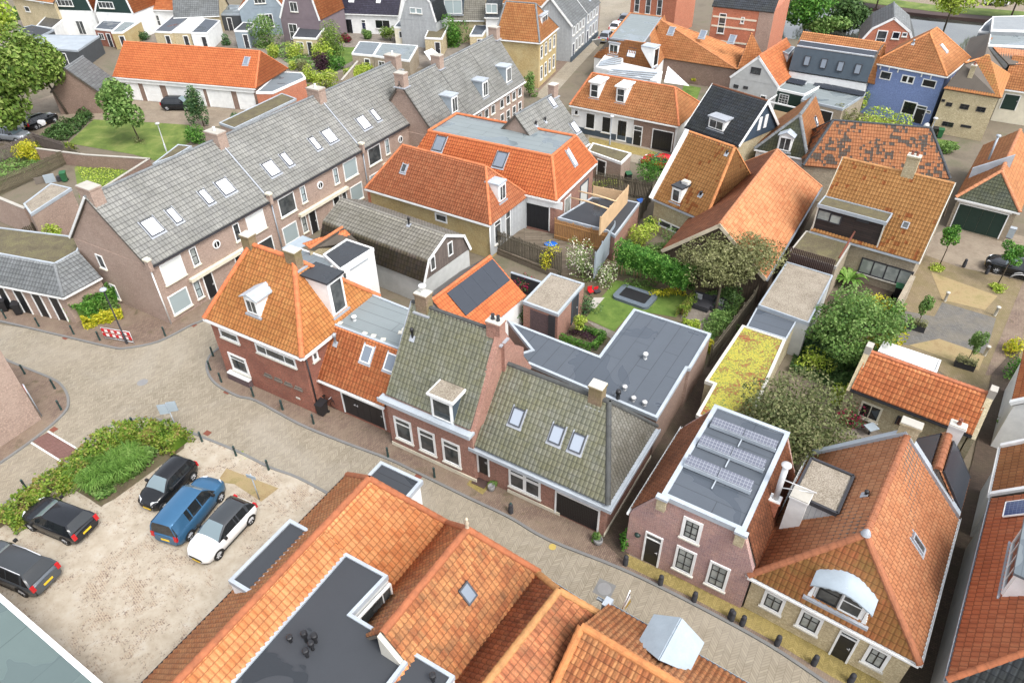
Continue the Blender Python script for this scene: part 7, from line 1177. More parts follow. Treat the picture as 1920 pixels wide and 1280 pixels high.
V3=gf('blue_grey_gabled_house','pale blue grey house front with four tall windows and white trim',T1(1505,60),T1(1790,45),4.2,T1(1655,-110),8,'orange','blue_grey'); V3.win('front',T1(1625,92),T1(1735,170),nx=4,fw=.1,mw=.1); V3.win('front',T1(1600,-10),T1(1680,22),nx=3)
V4=gf('mauve_gabled_house','dark mauve gambrel fronted house with white trim and white doors',T2(150,112),T2(405,130),4.0,T2(285,-90),8,'orange','mauve',gambrel=(.3,.6)); V4.win('front',T2(208,12),T2(268,78),nx=2); V4.win('front',T2(202,150),T2(275,255),nx=2,ny=2,sill=False)
V5=hx('white_bungalow','white house with shiny plum coloured roof, dark blue doors and wide windows',T2(440,82),T2(897,98),3.1,4.5,7.2,0,0,9,'plum','white_wall',gut='white'); V5.win('front',T2(475,120),T2(617,235),nx=3,fm='navy',pm='glass_dark',fw=.07); V5.door('front',T2(662,125),T2(705,235),pm='navy',fan=.4); V5.win('front',T2(750,125),T2(850,185),nx=2,pm='glass_dark')
V5.sky_c('rf',T2(605,4),.9,.9,pm='sky_blind',fm='white',apron=False); V5.sky_c('rf',T2(775,8),.7,.9,pm='sky_blind',fm='white',apron=False)
V6=gf('white_gambrel_house','white gambrel fronted house with small paired windows above a cream extension',T2(905,118),T2(1140,140),4.0,T2(1030,-70),8,'dark','white_board',gambrel=(.3,.6)); V6.win('front',T2(970,48),T2(1050,90),nx=2,fw=.08,mw=.25,pm='blind_grey')
V7=hx('dark_dormer_house','house with mottled dark roof and wide dark blue dormer at the top',T2(1145,128),T2(1442,130),3.4,4.5,7.6,0,0,9,'gambrel','brick_yellow'); V7.dormer(V7.L*.35,.25,3.0,4.2,6.4,.9,nx=2,wall='slate_blue',side='slate_blue',roofm='white',pm='blind_grey'); V8=hx('green_trimmed_house','small white and green house front with wide window beside the patched roof',T2(1442,110),T2(1545,112),4.6,3,7.0,0,0,7,'dark','white_wall'); V8.win('front',T2(1450,25),T2(1525,85),nx=2,fm='white',pm='blind_grey')
V9=hx('brick_house','beige brick house with dark windows at the top left corner',T1(60,-20),T1(335,20),5.2,4,8,0,0,8,'brown','brick_yellow'); V9.win('front',T1(150,40),T1(195,78)); V9.win('front',T1(245,0),T1(280,25));
V10=hx('orange_roofed_house','orange roofed house rising behind the patched roof near the far street',T2(1560,20),T2(1886,45),6.5,4,9.5,0,0,8,'brown','brick_yellow')
ex=[('small dark flat roofed shed below the right green gable','brick_red','bitumen',[T1(595,182),T1(712,195),T1(832,92),T1(700,85)]),('flat roofed shed with yellow brick wall and white window frame','brick_ochre','bitumen_light',[T1(703,206),T1(772,206),T1(918,112),T1(840,88)]),('beige shed with dark flat roof under the grey tiled roof','brick_yellow','bitumen',[T1(972,200),T1(1082,205),T1(1195,112),T1(1090,105)]),('shed with white canvas covered roof at the back gardens','brick_yellow','white_roof',[T1(1085,202),T1(1198,205),T1(1290,118),T1(1200,105)]),('white and beige shed with slate blue flat roof','white_wall','bitumen',[T1(1203,208),T1(1308,210),T1(1390,132),T1(1295,120)]),('dark porch beside the blue grey gabled house','dark_render','bitumen_grey',[T1(1292,92),T1(1530,92),T1(1525,36),T1(1372,32)]),('small pale blue grey shed among the bushes','blue_grey','bitumen_dark',[T1(1478,195),T1(1562,197),T1(1612,148),T1(1535,143)]),('beige extension with dark flat roof beside the mauve house','brick_yellow','bitumen_dark',[T2(232,238),T2(382,245),T2(440,168),T2(290,150)]),('cream extension with zinc roof and mauve glazed doors','cream','bitumen_grey',[T2(872,172),T2(1092,180),T2(1108,142),T2(905,132)]),('blue roofed shed beside the lawn','brick_beige','bitumen_grey',[T2(605,340),T2(740,352),T2(790,272),T2(655,264)]),('shed roof carrying black solar collectors beside the blue roofed shed','brick_beige','bitumen_light',[T2(742,353),T2(968,385),T2(1022,290),T2(795,275)]),('mossy gravel roofed shed by the climbing plants','brick_yellow','gravel_moss',[T2(1065,240),T2(1175,245),T2(1228,138),T2(1115,128)]),('low flat roof beside the tree at the far gardens','brick_yellow','bitumen',[T2(1350,225),T2(1430,225),T2(1470,165),T2(1385,160)]),('corrugated blue roofed carport at the upper left','dark_render','zinc',[T1(235,300),T1(488,322),T1(628,228),T1(275,222)]),('shed with dark solar covered roof at the upper left corner','white_wall','solar_black',[T1(230,165),T1(330,180),T1(440,90),T1(300,95)]),('black low shed roof beside the leafy tree at the upper left','dark_render','bitumen_dark',[T1(110,185),T1(190,260),T1(340,190),T1(200,160)])]
for lb,wm,rm,pts in ex:
 h=flatbox('garden_shed',lb,'shed',pts,2.6,wm,rm,'white' if wm!='dark_render' else 'zinc'); h.door('front',(h.L*.55,2.1),(h.L*.55+.9,.05),local=True,pm='charcoal' if wm!='cream' else 'mauve')
 if h.L>3.5: h.win('front',(h.L*.12,2.0),(h.L*.12+1.1,1.0),local=True,nx=2,sill=False)
# ================================================================ vegetation
RN=np.random.RandomState(5)
def leafmesh(name,pts,nrmv,size,mat,parent=None,asp=.6,extra=None,flat=.55):
 n=len(pts); d=RN.normal(size=(n,3)); d/=np.linalg.norm(d,axis=1)[:,None]; nn=nrmv*flat+d*(1-flat*.5)+np.array([0,0,.35]); nn/=np.linalg.norm(nn,axis=1)[:,None]
 t=np.cross(nn,RN.normal(size=(n,3))); t/=np.linalg.norm(t,axis=1)[:,None]; b=np.cross(nn,t); s=size*(.6+.8*RN.rand(n))[:,None]
 V=np.stack([pts-t*s,pts-b*s*asp,pts+t*s,pts+b*s*asp],1).reshape(-1,3); me=bpy.data.meshes.new(name); me.vertices.add(4*n); me.vertices.foreach_set('co',V.astype(np.float32).ravel()); me.loops.add(4*n); me.loops.foreach_set('vertex_index',np.arange(4*n,dtype=np.int32)); me.polygons.add(n); me.polygons.foreach_set('loop_start',np.arange(0,4*n,4,dtype=np.int32)); me.polygons.foreach_set('loop_total',np.full(n,4,dtype=np.int32)); me.update(calc_edges=True); me.validate(); me.materials.append(MT[mat]); o=bpy.data.objects.new(name,me); C.objects.link(o); o.parent=parent; return o
def crown(r,n,clumps=14,sub=.42,seed=0,low=-.8):
 rs=np.random.RandomState(seed+1); r=np.array(r,float); C_=rs.normal(size=(clumps,3)); C_/=np.linalg.norm(C_,axis=1)[:,None]; C_*=(.32+.55*rs.rand(clumps))[:,None]; C_[:,2]=np.maximum(C_[:,2],low*.7); C_[0]=0
 sz=sub*(.7+.6*rs.rand(clumps)); w_=sz**2; k=rs.choice(clumps,n,p=w_/w_.sum()); d=rs.normal(size=(n,3)); d/=np.linalg.norm(d,axis=1)[:,None]; rad=(.62+.42*rs.rand(n)**.6); p=C_[k]+d*(sz[k]*rad)[:,None]; return p*r,d
def tree(name,label,base,h,r,n,mat,leaf=.13,trunk=.12,cz=None,seed=0,cat='tree',group=None,clumps=16,sub=.42,limbs=5,z0=0,lean=(0,0),stem=True):
 b=W(base,z0) if len(base)==2 else np.array(base); rt=empty(name,b,0,label,cat,group); r=(r,r,r) if not hasattr(r,'__len__') else r; cz=h-r[2]*.9 if cz is None else cz
 p,d=crown(r,n,clumps,sub,seed); leafmesh('crown',p+np.array([lean[0],lean[1],cz]),d,leaf,mat,rt)
 if stem:
  mb=MB(); top=np.array([lean[0]*.8,lean[1]*.8,cz]); mb.tube([(0,0,-.05),top*.5+np.array([.05,0,0]),top],[trunk,trunk*.75,trunk*.4],8); rs=np.random.RandomState(seed)
  for i in range(limbs): a=i*2*math.pi/limbs+rs.rand(); e=top*1.0+np.array([math.cos(a)*r[0]*.6,math.sin(a)*r[1]*.6,r[2]*(.1+.4*rs.rand())]); s_=top*(.55+.3*rs.rand()); mb.tube([s_,(s_+e)/2+np.array([0,0,.1]),e],[trunk*.45,trunk*.3,trunk*.12],5)
  mb.build('trunk',MT['bark'],rt)
 return rt
def bush(label,p,r,n,mat,leaf=.09,h=None,seed=0,name='shrub',cat='shrub',group=None,z0=0,clumps=9,sub=.5):
 r=(r,r,r*.8) if not hasattr(r,'__len__') else r; b=W(p,z0+r[2]*.6); b[2]=z0; o=empty(name,b,0,label,cat,group); q,d=crown(r,n,clumps,sub,seed); q[:,2]=np.maximum(q[:,2]+r[2]*.75,.02); leafmesh('foliage',q,d,leaf,mat,o)
 mb=MB(); rs=np.random.RandomState(seed)
 for i in range(4): a=rs.rand()*6.3; mb.tube([(0,0,0),(math.cos(a)*r[0]*.4,math.sin(a)*r[1]*.4,r[2]*.9)],[.035,.012],5)
 mb.build('stems',MT['bark'],o); return o
def hedge(label,pts,w_,h,n,mat,leaf=.07,z0=0.,name='hedge',cat='hedge',bot=0.,rag=.06,zt=None):
 P=[W(p,zt if zt is not None else z0+h*.6) for p in pts]; P=[np.array([p[0],p[1],z0]) for p in P]; o=P[0]; rt=empty(name,o,0,label,cat); pp=[];dd=[]; LL=[np.linalg.norm(b-a) for a,b in zip(P[:-1],P[1:])]; T=sum(LL)
 for (a,b),l in zip(zip(P[:-1],P[1:]),LL):
  m=int(n*l/T); u=(b-a)/l; v=np.array([-u[1],u[0],0]); H_=h-bot; f=RN.rand(m); s=RN.rand(m)*l; per=w_+2*H_; t=f*per; top=t<w_; l1=(t>=w_)&(t<w_+H_); y=np.where(top,t-w_/2,np.where(l1,-w_/2,w_/2)); z=np.where(top,h,np.where(l1,bot+(t-w_),bot+(t-w_-H_))); y=y*(1-.12*(z>h*.9)); nn=np.where(top[:,None],np.array([0,0,1.]),np.where(l1[:,None],-v,v)); q=(a-o)+s[:,None]*u+y[:,None]*v+z[:,None]*np.array([0,0,1.])
  bumpy=rag*(np.sin(s*3.1+z*2)+np.sin(s*7.3+y*5)); q=q+nn*(bumpy+RN.normal(size=m)*rag*.8)[:,None]; pp.append(q); dd.append(nn)
 leafmesh('foliage',np.concatenate(pp),np.concatenate(dd),leaf,mat,rt); mb=MB()
 for (a,b) in zip(P[:-1],P[1:]): u=nrm(b-a); v=np.array([-u[1],u[0],0]); mb.box(a-o,u,v,(0,0,1),(.35,np.linalg.norm(b-a)-.35),(-w_/2+.2,w_/2-.2),(bot+.1,h-.2))
 mb.build('branches',MT[mat],rt); return rt
def cover(name,label,pts,n,h,mat,leaf=.08,z0=0.,kind='stuff'):
 P=np.array([W(p,z0)[:2] for p in pts]); mn,mx=P.min(0),P.max(0); out=[]
 while len(out)<n:
  q=mn+RN.rand(2)*(mx-mn); c=False; j=len(P)-1
  for i in range(len(P)):
   if (P[i,1]>q[1])!=(P[j,1]>q[1]) and q[0]<(P[j,0]-P[i,0])*(q[1]-P[i,1])/(P[j,1]-P[i,1])+P[i,0]: c=not c
   j=i
  if c: out.append(q)
 q=np.array(out); o=np.array([P[0][0],P[0][1],z0]); hh=h*(.45+.3*np.sin(q[:,0]*1.7+q[:,1]*.9)+.25*np.sin(q[:,1]*2.3-q[:,0]))*RN.rand(n)**.5; pts3=np.c_[q,z0+np.maximum(hh,.02)]-o; ob=leafmesh(name,pts3,np.tile([0,0,1.],(n,1)),leaf,mat); ob.location=tuple(o); tag(ob,label,'ground cover'); ob['kind']=kind; return ob
tree('tree','large yellow green tree at the upper left edge above the parked cars',(40,262),12.5,(4.9,4.9,5.6),11000,'leaf_tree',.26,.28,seed=3,clumps=26,sub=.36,lean=(-1.5,0)); tree('tree','large olive green tree standing in front of the brown garage wall',T1(428,722),9.8,(3.6,3.6,4.2),8500,'leaf_tree',.21,.16,seed=4,clumps=20,sub=.38,lean=(-1.8,0)); tree('tree','big pale leafed tree in the far upper left corner',(10,120),11,(4.5,4.5,4.8),4500,'leaf_bright',.28,.25,seed=9,clumps=20)
tree('tree','young light green tree with drooping crown on the small lawn',T1(885,892),7.2,(2.5,2.5,3.1),5200,'leaf_mid',.19,.09,seed=6,clumps=18,sub=.34,lean=(-.9,0)); tree('conifer','slender conifer at the edge of the garage yard',T1(1290,800),5.0,(1.05,1.05,2.6),2600,'leaf_conifer',.12,.09,seed=7,clumps=10,sub=.5,cz=2.5,lean=(-.3,0))
bush('round dark green bush between the lawn and the grey roof',T1(1240,850),(1.25,1.25,1.3),1800,'leaf_laurel',.09,seed=2); bush('small blue green conifer on the gravel extension roof edge',T1(1490,770),(.75,.75,1.1),1100,'leaf_conifer',.09,seed=3); bush('yellow leaved bush behind the grey fence',T1(165,965),(1.4,1.4,1.4),1900,'leaf_yellow',.09,seed=5)
cover('ground_cover','low dark shrubs on the bank beside the lawn',[T1(180,900),T1(540,700),T1(600,750),T1(430,890),T1(220,910)],4200,1.0,'leaf_dark',.13); hedge('low hedge between the lawn and the brick garden wall',[T1(235,905),T1(470,930)],.7,.7,1500,'leaf_hedge',.09); cover('weeds','wild plants in the fenced garden at the left',[T1(0,950),T1(110,960),T1(330,1040),T1(60,1130),T1(0,1180)],2500,.6,'leaf_mid',.1); cover('weeds','sparse weeds around the stones of the untidy garden',[T1(480,1060),T1(810,1060),T1(640,1200),T1(560,1190)],1200,.3,'leaf_bright',.08)
tree('shrub_on_bank','x',T1(885,900),.5,.9,500,'leaf_olive',.09,cat='shrub',stem=False)['label']='ring of low plants at the foot of the young tree on the lawn'
for i,(p,r,m,l) in enumerate([(T1(1690,235),(2.3,2.0,2.4),'leaf_mid','large mixed green shrubs beside the blue grey shed'),(T2(110,330),(1.1,1.1,1.3),'leaf_bright','left round topped small tree in the far garden'),(T2(240,330),(1.2,1.2,1.3),'leaf_bright','right round topped small tree in the far garden'),(T2(460,280),(2.0,2.0,2.8),'leaf_tree','tall dense rounded conifer beside the mauve house extension'),(T2(410,330),(1.7,1.5,1.5),'leaf_bright','light green shrub below the tall rounded conifer'),(T2(410,405),(1.5,1.5,1.5),'leaf_purple','dark purple leaved shrub in the far garden'),(T2(495,405),(1.2,1.2,1.3),'leaf_laurel','green shrub right of the purple shrub'),(T2(355,480),(1.2,1.2,1.2),'leaf_bright','bright shrub behind the first brick chimney'),(T2(440,515),(1.4,1.3,1.3),'leaf_bright','bright shrub behind the row between two chimneys'),(T2(845,225),(1.7,1.4,1.3),'leaf_tree','arching green shrub beside the dark compost bins'),(T2(1260,215),(2.3,2.0,2.8),'leaf_laurel','leafy fruit tree behind the far terrace roof'),(T2(230,420),(.7,.7,.7),'leaf_bright','small yellow green shrub right of the orange garage roof'),(T2(310,420),(1.2,1.,.9),'leaf_olive','low olive shrub left of the purple shrub'),(T1(905,232),(1.2,1.,.9),'leaf_conifer','grey green shrub behind the orange garage roof'),(T1(1155,250),(1.2,1.,.9),'leaf_bright','bright green shrub behind the orange garage roof'),(T1(1430,262),(.9,.9,.9),'leaf_conifer','silvery shrub near the blue grey shed'),(T1(390,165),(1.,1.,.9),'leaf_dark','dark shrub in front of the left green gable'),(T1(115,95),(1.3,1.2,1.2),'leaf_laurel','green shrub beside the beige brick house'),
 (T3(110,560),(1.0,1.0,1.6),'leaf_mid','green climber at the wall end of the far terrace'),(T3(860,1085),(2.1,1.9,1.7),'leaf_laurel','large green shrub beside the wheelie bins'),(T3(600,1150),(1.5,.7,.6),'leaf_bright','low bright green shrub along the board fence'),
 (T4(720,745),(1.9,1.7,1.7),'leaf_olive','dull olive shrub behind the mossy gable house'),(T4(860,650),(1.7,1.7,1.8),'leaf_bright','light green shrub against the blue house'),(T4(960,790),(3.0,2.2,2.0),'leaf_bright','large bright yellow green shrub in front of the blue house'),(T4(1075,870),(.8,.8,.7),'leaf_white','white flowering shrub below the bright yellow green shrub'),(T4(1395,925),(1.1,1.0,.8),'leaf_mid','green shrub at the corner of the orange tiled garage'),
 (M3(965,415),(1.75,1.6,1.4),'leaf_bright','bright yellow green dome shaped shrub in the garden'),(M3(1012,348),(.62,.62,.75),'leaf_laurel','clipped round dark shrub beside the french windows'),(M3(1190,480),(1.4,1.3,1.3),'leaf_mid','silvery green shrub between the hedge and the barn'),(M3(580,590),(1.25,1.2,2.2),'leaf_white','tall white climbing rose at the board fence'),(M3(735,660),(.95,.9,1.2),'leaf_white','white hydrangea beside the trampoline lawn'),(M3(225,735),(.85,.8,.9),'leaf_pink','magenta flowering shrub beside the gravel roofed garden shed'),(M3(600,860),(1.0,.9,.8),'leaf_conifer','grey green lavender bush beside the shed door'),(M3(470,920),(.35,.35,1.1),'leaf_bright','slim upright green shrub beside the shed wall'),(M3(215,930),(.9,.8,1.1),'leaf_laurel','glossy green shrub under the shed roof edge'),(M3(160,890),(.9,.5,.6),'leaf_yellow','yellowish climber along the flat roof edge'),(M3(1530,830),(1.2,1.2,1.1),'leaf_dark','dark shrub behind the lounge sofa'),(M3(1450,960),(1.4,1.1,.9),'leaf_mid','green flowering shrub beside the fence and patio'),(M3(1390,1110),(.45,.45,.6),'leaf_yellow','small yellow green shrub squeezed beside the flat roof'),(M3(1110,770),(1.3,.5,.45),'leaf_yellow','yellowish border plants behind the trampoline'),(M3(940,715),(1.4,.5,.45),'leaf_mid','green border plants behind the trampoline'),(M3(370,545),(.75,.75,1.3),'leaf_yellow','thin yellowish shrub on the deck fence'),(M3(610,420),(1.1,.6,.6),'leaf_conifer','grey green climber on the terrace trellis'),
 (M4(960,860),(1.6,1.4,1.3),'leaf_yellow','yellow green shrub behind the large fruit tree'),(M4(570,1210),(1.15,1.1,1.1),'leaf_bright','bright lime green rounded shrub in the long garden'),(M4(1085,930),(.6,.6,1.4),'leaf_laurel','ivy on the broken garden wall'),
 (L4(730,480),(.8,.7,1.1),'leaf_bright','light green shrub at the cottage corner'),(L4(735,310),(1.3,1.2,.9),'leaf_dark','dark shrubs beside the cottage gable'),(L4(800,620),(1.15,.9,.9),'leaf_pink','magenta and red flowering shrub beside the cottage window'),(L4(1835,165),(.9,.9,.8),'leaf_yellow','pale green clipped shrub along the right alley'),(L4(1820,305),(.95,.9,1.0),'leaf_laurel','dark green ivy mound beside the white gabled house'),(L4(1800,690),(.5,1.0,.8),'leaf_mid','climbing vine in the yard at the right edge'),(L2(1495,1035),(.25,.25,.3),'leaf_mid','small potted plant beside the black front door'),(B3(805,375),(.3,.3,.35),'leaf_mid','small pot plant at the garage corner'),(B3(985,395),(.3,.5,.75),'leaf_laurel','green climber at the edge of the purple brick house')]):
 vol=r[0]*r[1]*r[2]; bush(l,p,tuple(1.05*x for x in r),int(min(4200,max(500,900*vol**.6*(1 if p[1]>300 else .8)))),m,.075 if p[1]>300 else .12,seed=20+i,z0=.6 if 'on the deck' in l else 0)
hedge('tall clipped green hedge block behind the shade sail',[T3(1095,410),T3(1395,465)],1.6,3.0,5200,'leaf_laurel',.11,zt=1.6,rag=.04); hedge('laurel hedge behind the row by the first chimney',[T2(225,590),T2(330,560)],1.3,1.5,1500,'leaf_hedge',.1); hedge('low green hedge behind the row ridge',[T2(570,470),T2(770,410)],1.4,1.4,2000,'leaf_bright',.1)
for i,(p,h,r,m,l) in enumerate([(T4(490,225),9,(4.4,4.2,4.2),'leaf_laurel','large dark green tree beside the canal water'),(T4(760,190),5,(4.2,2.2,2.6),'leaf_dark','wide dark shrubs along the canal bank'),(T4(650,240),3,(3.5,1.5,1.3),'leaf_mid','low light hedge below the canal trees'),(T4(1385,175),9.5,(4.6,4.2,3.8),'leaf_bright','canal tree with slim trunk left of the grey clad houses'),(T4(1790,140),9,(5.0,4.2,3.6),'leaf_bright','canal tree above the grey clad houses'),(T4(945,70),8,(3.6,3.2,3.2),'leaf_tree','canal tree behind the slate roofed brick house'),(T4(680,60),8,(4.5,4,3.6),'leaf_tree','olive green tree on the far bank of the canal'),(T4(300,40),8,(4,4,3.6),'leaf_dark','dark tree behind the banded brick building')]): tree('tree',l,p,h,r,3800,m,.24,.16,seed=40+i,clumps=20)
hedge('raised pleached hedge on bare stems behind the garden lawn',[M3(800,500),M3(1270,690)],1.3,3.1,5200,'leaf_laurel',.085,zt=2.3,bot=1.5,rag=.09)
rt=None
q0,q1=[W(p,0) for p in (M3(800,650),M3(1250,745))]
mb=MB()
for i in range(5):
 q=q0+(q1-q0)*(.06+.22*i)
 o=MB(); o.tube([(-.28,0,0),(-.28,0,1.7)],.035,6); o.tube([(.28,0,0),(.28,0,1.7)],.035,6); o.tube([(-.28,0,1.55),(.28,0,1.55)],.025,6); o.tube([(0,0,0),(0,0,1.8)],.05,6); o=o.build('hedge_support',MT['new_wood']); o.location=tuple(q); o.rotation_euler=(0,0,-.4); tag(o,('leftmost','second','middle','fourth','rightmost')[i]+' timber stake frame under the raised hedge','support frame','stake frames under the raised hedge')
tree('olive_tree','broad olive brown tree crown leaning over the garden and the barn gable',M3(1415,905),5.6,(3.9,3.2,2.0),12000,'leaf_olive',.09,.13,cz=4.0,seed=61,clumps=30,sub=.40,limbs=8,lean=(.7,2.2))
for a,b in ((M3(425,1040),M3(520,975)),(M3(520,975),M3(715,1030)),(M3(715,1030),M3(650,1110)),(M3(650,1110),M3(425,1040))): pass
hedge('clipped box hedge framing the square flower bed',[M3(430,1040),M3(640,1115),M3(720,1035),M3(560,985)],.38,.5,3200,'leaf_laurel',.05,rag=.03); cover('flower_bed_plants','purple and green plants inside the box hedge',[M3(470,1030),M3(640,1085),M3(690,1035),M3(560,1000)],900,.4,'leaf_purple',.05,kind='stuff')
bush('standard bay tree with round head in the box hedged bed',M3(565,965),(.6,.6,.7),1100,'leaf_bright',.06,seed=77,z0=.7); hedge('clipped yew hedge piece beside the lounge sofa',[M3(1200,890),M3(1290,790)],.5,.9,1500,'leaf_hedge',.06,zt=.6); hedge('short hedge at the front edge of the patio',[M3(1215,960),M3(1320,960)],.6,.6,1200,'leaf_bright',.06,zt=.5)
tree('tree','large bushy fruit tree in the long garden beside the square',M4(780,1190),5.2,(3.5,3.0,2.4),12000,'leaf_mid',.10,.13,seed=81,clumps=36,sub=.30,cz=3.1,limbs=7); tree('large_shrub','huge brownish olive shrub beside the solar roofed purple house',L4(375,835),5.8,(4.0,3.9,2.8),17000,'leaf_brown',.09,.14,seed=83,clumps=40,sub=.34,cz=3.0,limbs=8)
for i,(p,h,r,l) in enumerate([(M4(1352,598),3.6,(.95,.95,.9),'young street tree with dark green crown nearest the ochre roofed house'),(M4(1722,715),3.7,(1.1,1.0,.9),'young street tree growing beside the black parked car')]): tree('street_tree',l,p,h,r,2000,'leaf_laurel',.085,.05,seed=90+i,group='young trees on the square',clumps=12,sub=.34,limbs=4)
def planter(label,p,rz,l,tl):
 q=W(p,.3); q[2]=0; rt=empty('planter_box',q,rz,label,'planter','black planters on the square'); mb=MB(); mb.abox(-.62,.62,-.25,.25,0,.5); mb.build('box',MT['charcoal'],rt); pts=np.c_[RN.rand(700)*1.3-.65,RN.rand(700)*.6-.3,.5+RN.rand(700)**2*.45]; leafmesh('planting',pts,np.tile([0,0,1.],(700,1)),.05,'leaf_olive',rt); tree('small_tree',tl,tuple(q),3.0,(.55,.55,1.1),1300,'leaf_mid',.07,.035,cz=2.2,seed=int(p[0]),clumps=8,limbs=3,lean=(.15,.1)); return rt
planter('long black planter box at the grey paving edge nearest the fruit tree',M4(1205,980),-.55,0,'slender young tree growing from the planter near the fruit tree'); planter('long black planter box near the white cottage roof',M4(1515,1220),-.55,0,'slender young tree growing from the planter near the white roof')
for p,l in ((M4(1340,612),'low green plants around the foot of the left street tree'),(M4(1720,735),'low green plants around the foot of the right street tree')): bush(l,p,(.75,.6,.25),600,'leaf_bright',.07,seed=int(p[0]))
q=W(M4(775,690),.5); q[2]=0; rt=empty('palm_fern',q,0,'large fern like plant with arching fronds beside the glazed doors','plant'); mb=MB()
for i in range(26):
 a=i*2.4; l=1.1+.4*RN.rand(); e=.5+.5*RN.rand(); pr=None
 for k in range(7):
  t0,t1=k/7,(k+1)/7; f=lambda t:np.array([math.cos(a)*l*t,math.sin(a)*l*t,.3+e*math.sin(t*2.4)*.9]); s_=np.array([-math.sin(a),math.cos(a),0])*.14*math.sin(.3+t0*2.7); mb.poly([f(t0)-s_,f(t1)-s_*.8,f(t1)+s_*.8,f(t0)+s_])
mb.build('fronds',MT['leaf_grass'],rt)
hedge('informal hedge curving along the road at the parking lot',[(0,985),(40,950),(90,915),(140,880),(165,865),(185,835),(215,815),(262,808),(310,815),(340,832)],1.5,1.1,9000,'leaf_hedge',.085,rag=.13,zt=.6)
cover('ground_cover','sprawling green shrub leaves in the planted corner of the parking lot',[(135,905),(185,860),(240,850),(300,845),(290,870),(215,925),(190,945)],4500,.9,'leaf_mid',.1)
def grass_tuft(label,p,r,n,seed):
 q=W(p,0); rs=np.random.RandomState(seed); o=empty('ornamental_grass',q,0,label,'ornamental grass','ornamental grasses in the parking lot bed'); mb=MB()
 for i in range(n):
  a=rs.rand()*6.283; l=r*(.6+.5*rs.rand()); h=r*(.8+.5*rs.rand()); w_=.018+.012*rs.rand(); s_=np.array([-math.sin(a),math.cos(a),0])*w_; c=rs.normal(size=2)*r*.12; f=lambda t:np.array([c[0]+math.cos(a)*l*t,c[1]+math.sin(a)*l*t,h*math.sin(min(t*2.1,2.6))*.95+.02])
  for k in range(3): t0,t1=k/3,(k+1)/3; mb.poly([f(t0)-s_*(1-t0*.6),f(t1)-s_*(1-t1*.9),f(t1)+s_*(1-t1*.9),f(t0)+s_*(1-t0*.6)])
 mb.build('blades',MT['leaf_grass'],o)
for i,(p,l) in enumerate([((222,880),'fountain grass tuft at the back of the planted bed'),((248,868),'fountain grass tuft next to the dark soil patch'),((262,880),'rightmost fountain grass tuft near the black car'),((232,900),'fountain grass tuft in the middle of the planted bed'),((205,905),'fountain grass tuft in front of the street sign post'),((165,895),'leftmost fountain grass tuft beside the hedge'),((185,915),'fountain grass tuft nearest the lot corner')]): grass_tuft(l,p,1.05,330,i)
cover('weeds','small weeds growing along the bollards',[(440,850),(455,845),(465,860),(450,866)],300,.15,'leaf_bright',.05)
hedge('dense dark laurel hedge in the island bed by the low garages',[M1(470,900),M1(560,830),M1(660,775),M1(720,790)],1.9,1.5,5200,'leaf_laurel',.085,zt=1.0,rag=.12); hedge('yellow variegated low shrub in front of the dark laurel hedge',[M1(520,960),M1(640,925),M1(770,890)],.9,.6,2400,'leaf_yellow',.07,zt=.4,rag=.08); bush('round green shrub between the laurel and the yellow shrub',M1(665,850),(.9,.8,.8),1300,'leaf_mid',.08,seed=5); bush('green shrub behind the wooden trellis beside the row',M1(350,445),(1.2,1.0,1.3),1800,'leaf_bright',.085,seed=8)
cover('ground_cover','dark tangled plants filling the long garden beside the sheds',[M4(400,1270),M4(450,1090),M4(600,1010),M4(660,1150),M4(820,1240),M4(760,1400),M4(560,1330)],5200,1.1,'leaf_dark',.1)
cover('ground_cover','mixed green plants along the garden fence by the patio',[M3(1290,770),M3(1480,800),M3(1640,760),M3(1560,900),M3(1400,1080),M3(1340,1010),M3(1440,880)],4200,1.0,'leaf_mid',.08)
cover('ground_cover','low border plants under the raised hedge and the barn gable',[M3(780,640),M3(1290,760),M3(1300,640),M3(1230,520),M3(1000,470),M3(800,600)],4200,.9,'leaf_mid',.09)
cover('ground_cover','shrubby green planting against the back garden sheds',[T1(1560,290),T1(1890,290),T2(380,260),T2(560,300),T2(500,470),T2(200,400),T2(40,300)],5200,.9,'leaf_mid',.14)
for i,(p,r,m,l) in enumerate([(L4(640,190),(1.3,1.2,1.1),'leaf_conifer','blue green shrub left of the large fruit tree'),(M4(1010,1090),(1.2,.9,1.5),'leaf_yellow','yellow green climber on the wall right of the fruit tree'),(M4(880,1210),(1.2,1.,1.1),'leaf_dark','dark shrub at the foot of the fruit tree beside the white roof'),(M3(1290,620),(1.1,1.,1.2),'leaf_mid','green shrub below the dark barn gable'),(T1(1050,130),(1.,.9,.9),'leaf_mid','green shrub in front of the white walled house'),(T2(700,225),(1.,.8,.9),'leaf_mid','flower bed shrub in front of the white bungalow'),(T2(560,250),(1.,.8,.8),'leaf_pink','red flowering plants in front of the wide window of the bungalow'),(T3(1160,505),(1.2,.7,.6),'leaf_yellow','yellowish flowers at the foot of the clipped hedge block')]): bush(l,p,r,2200,m,.09,seed=120+i)
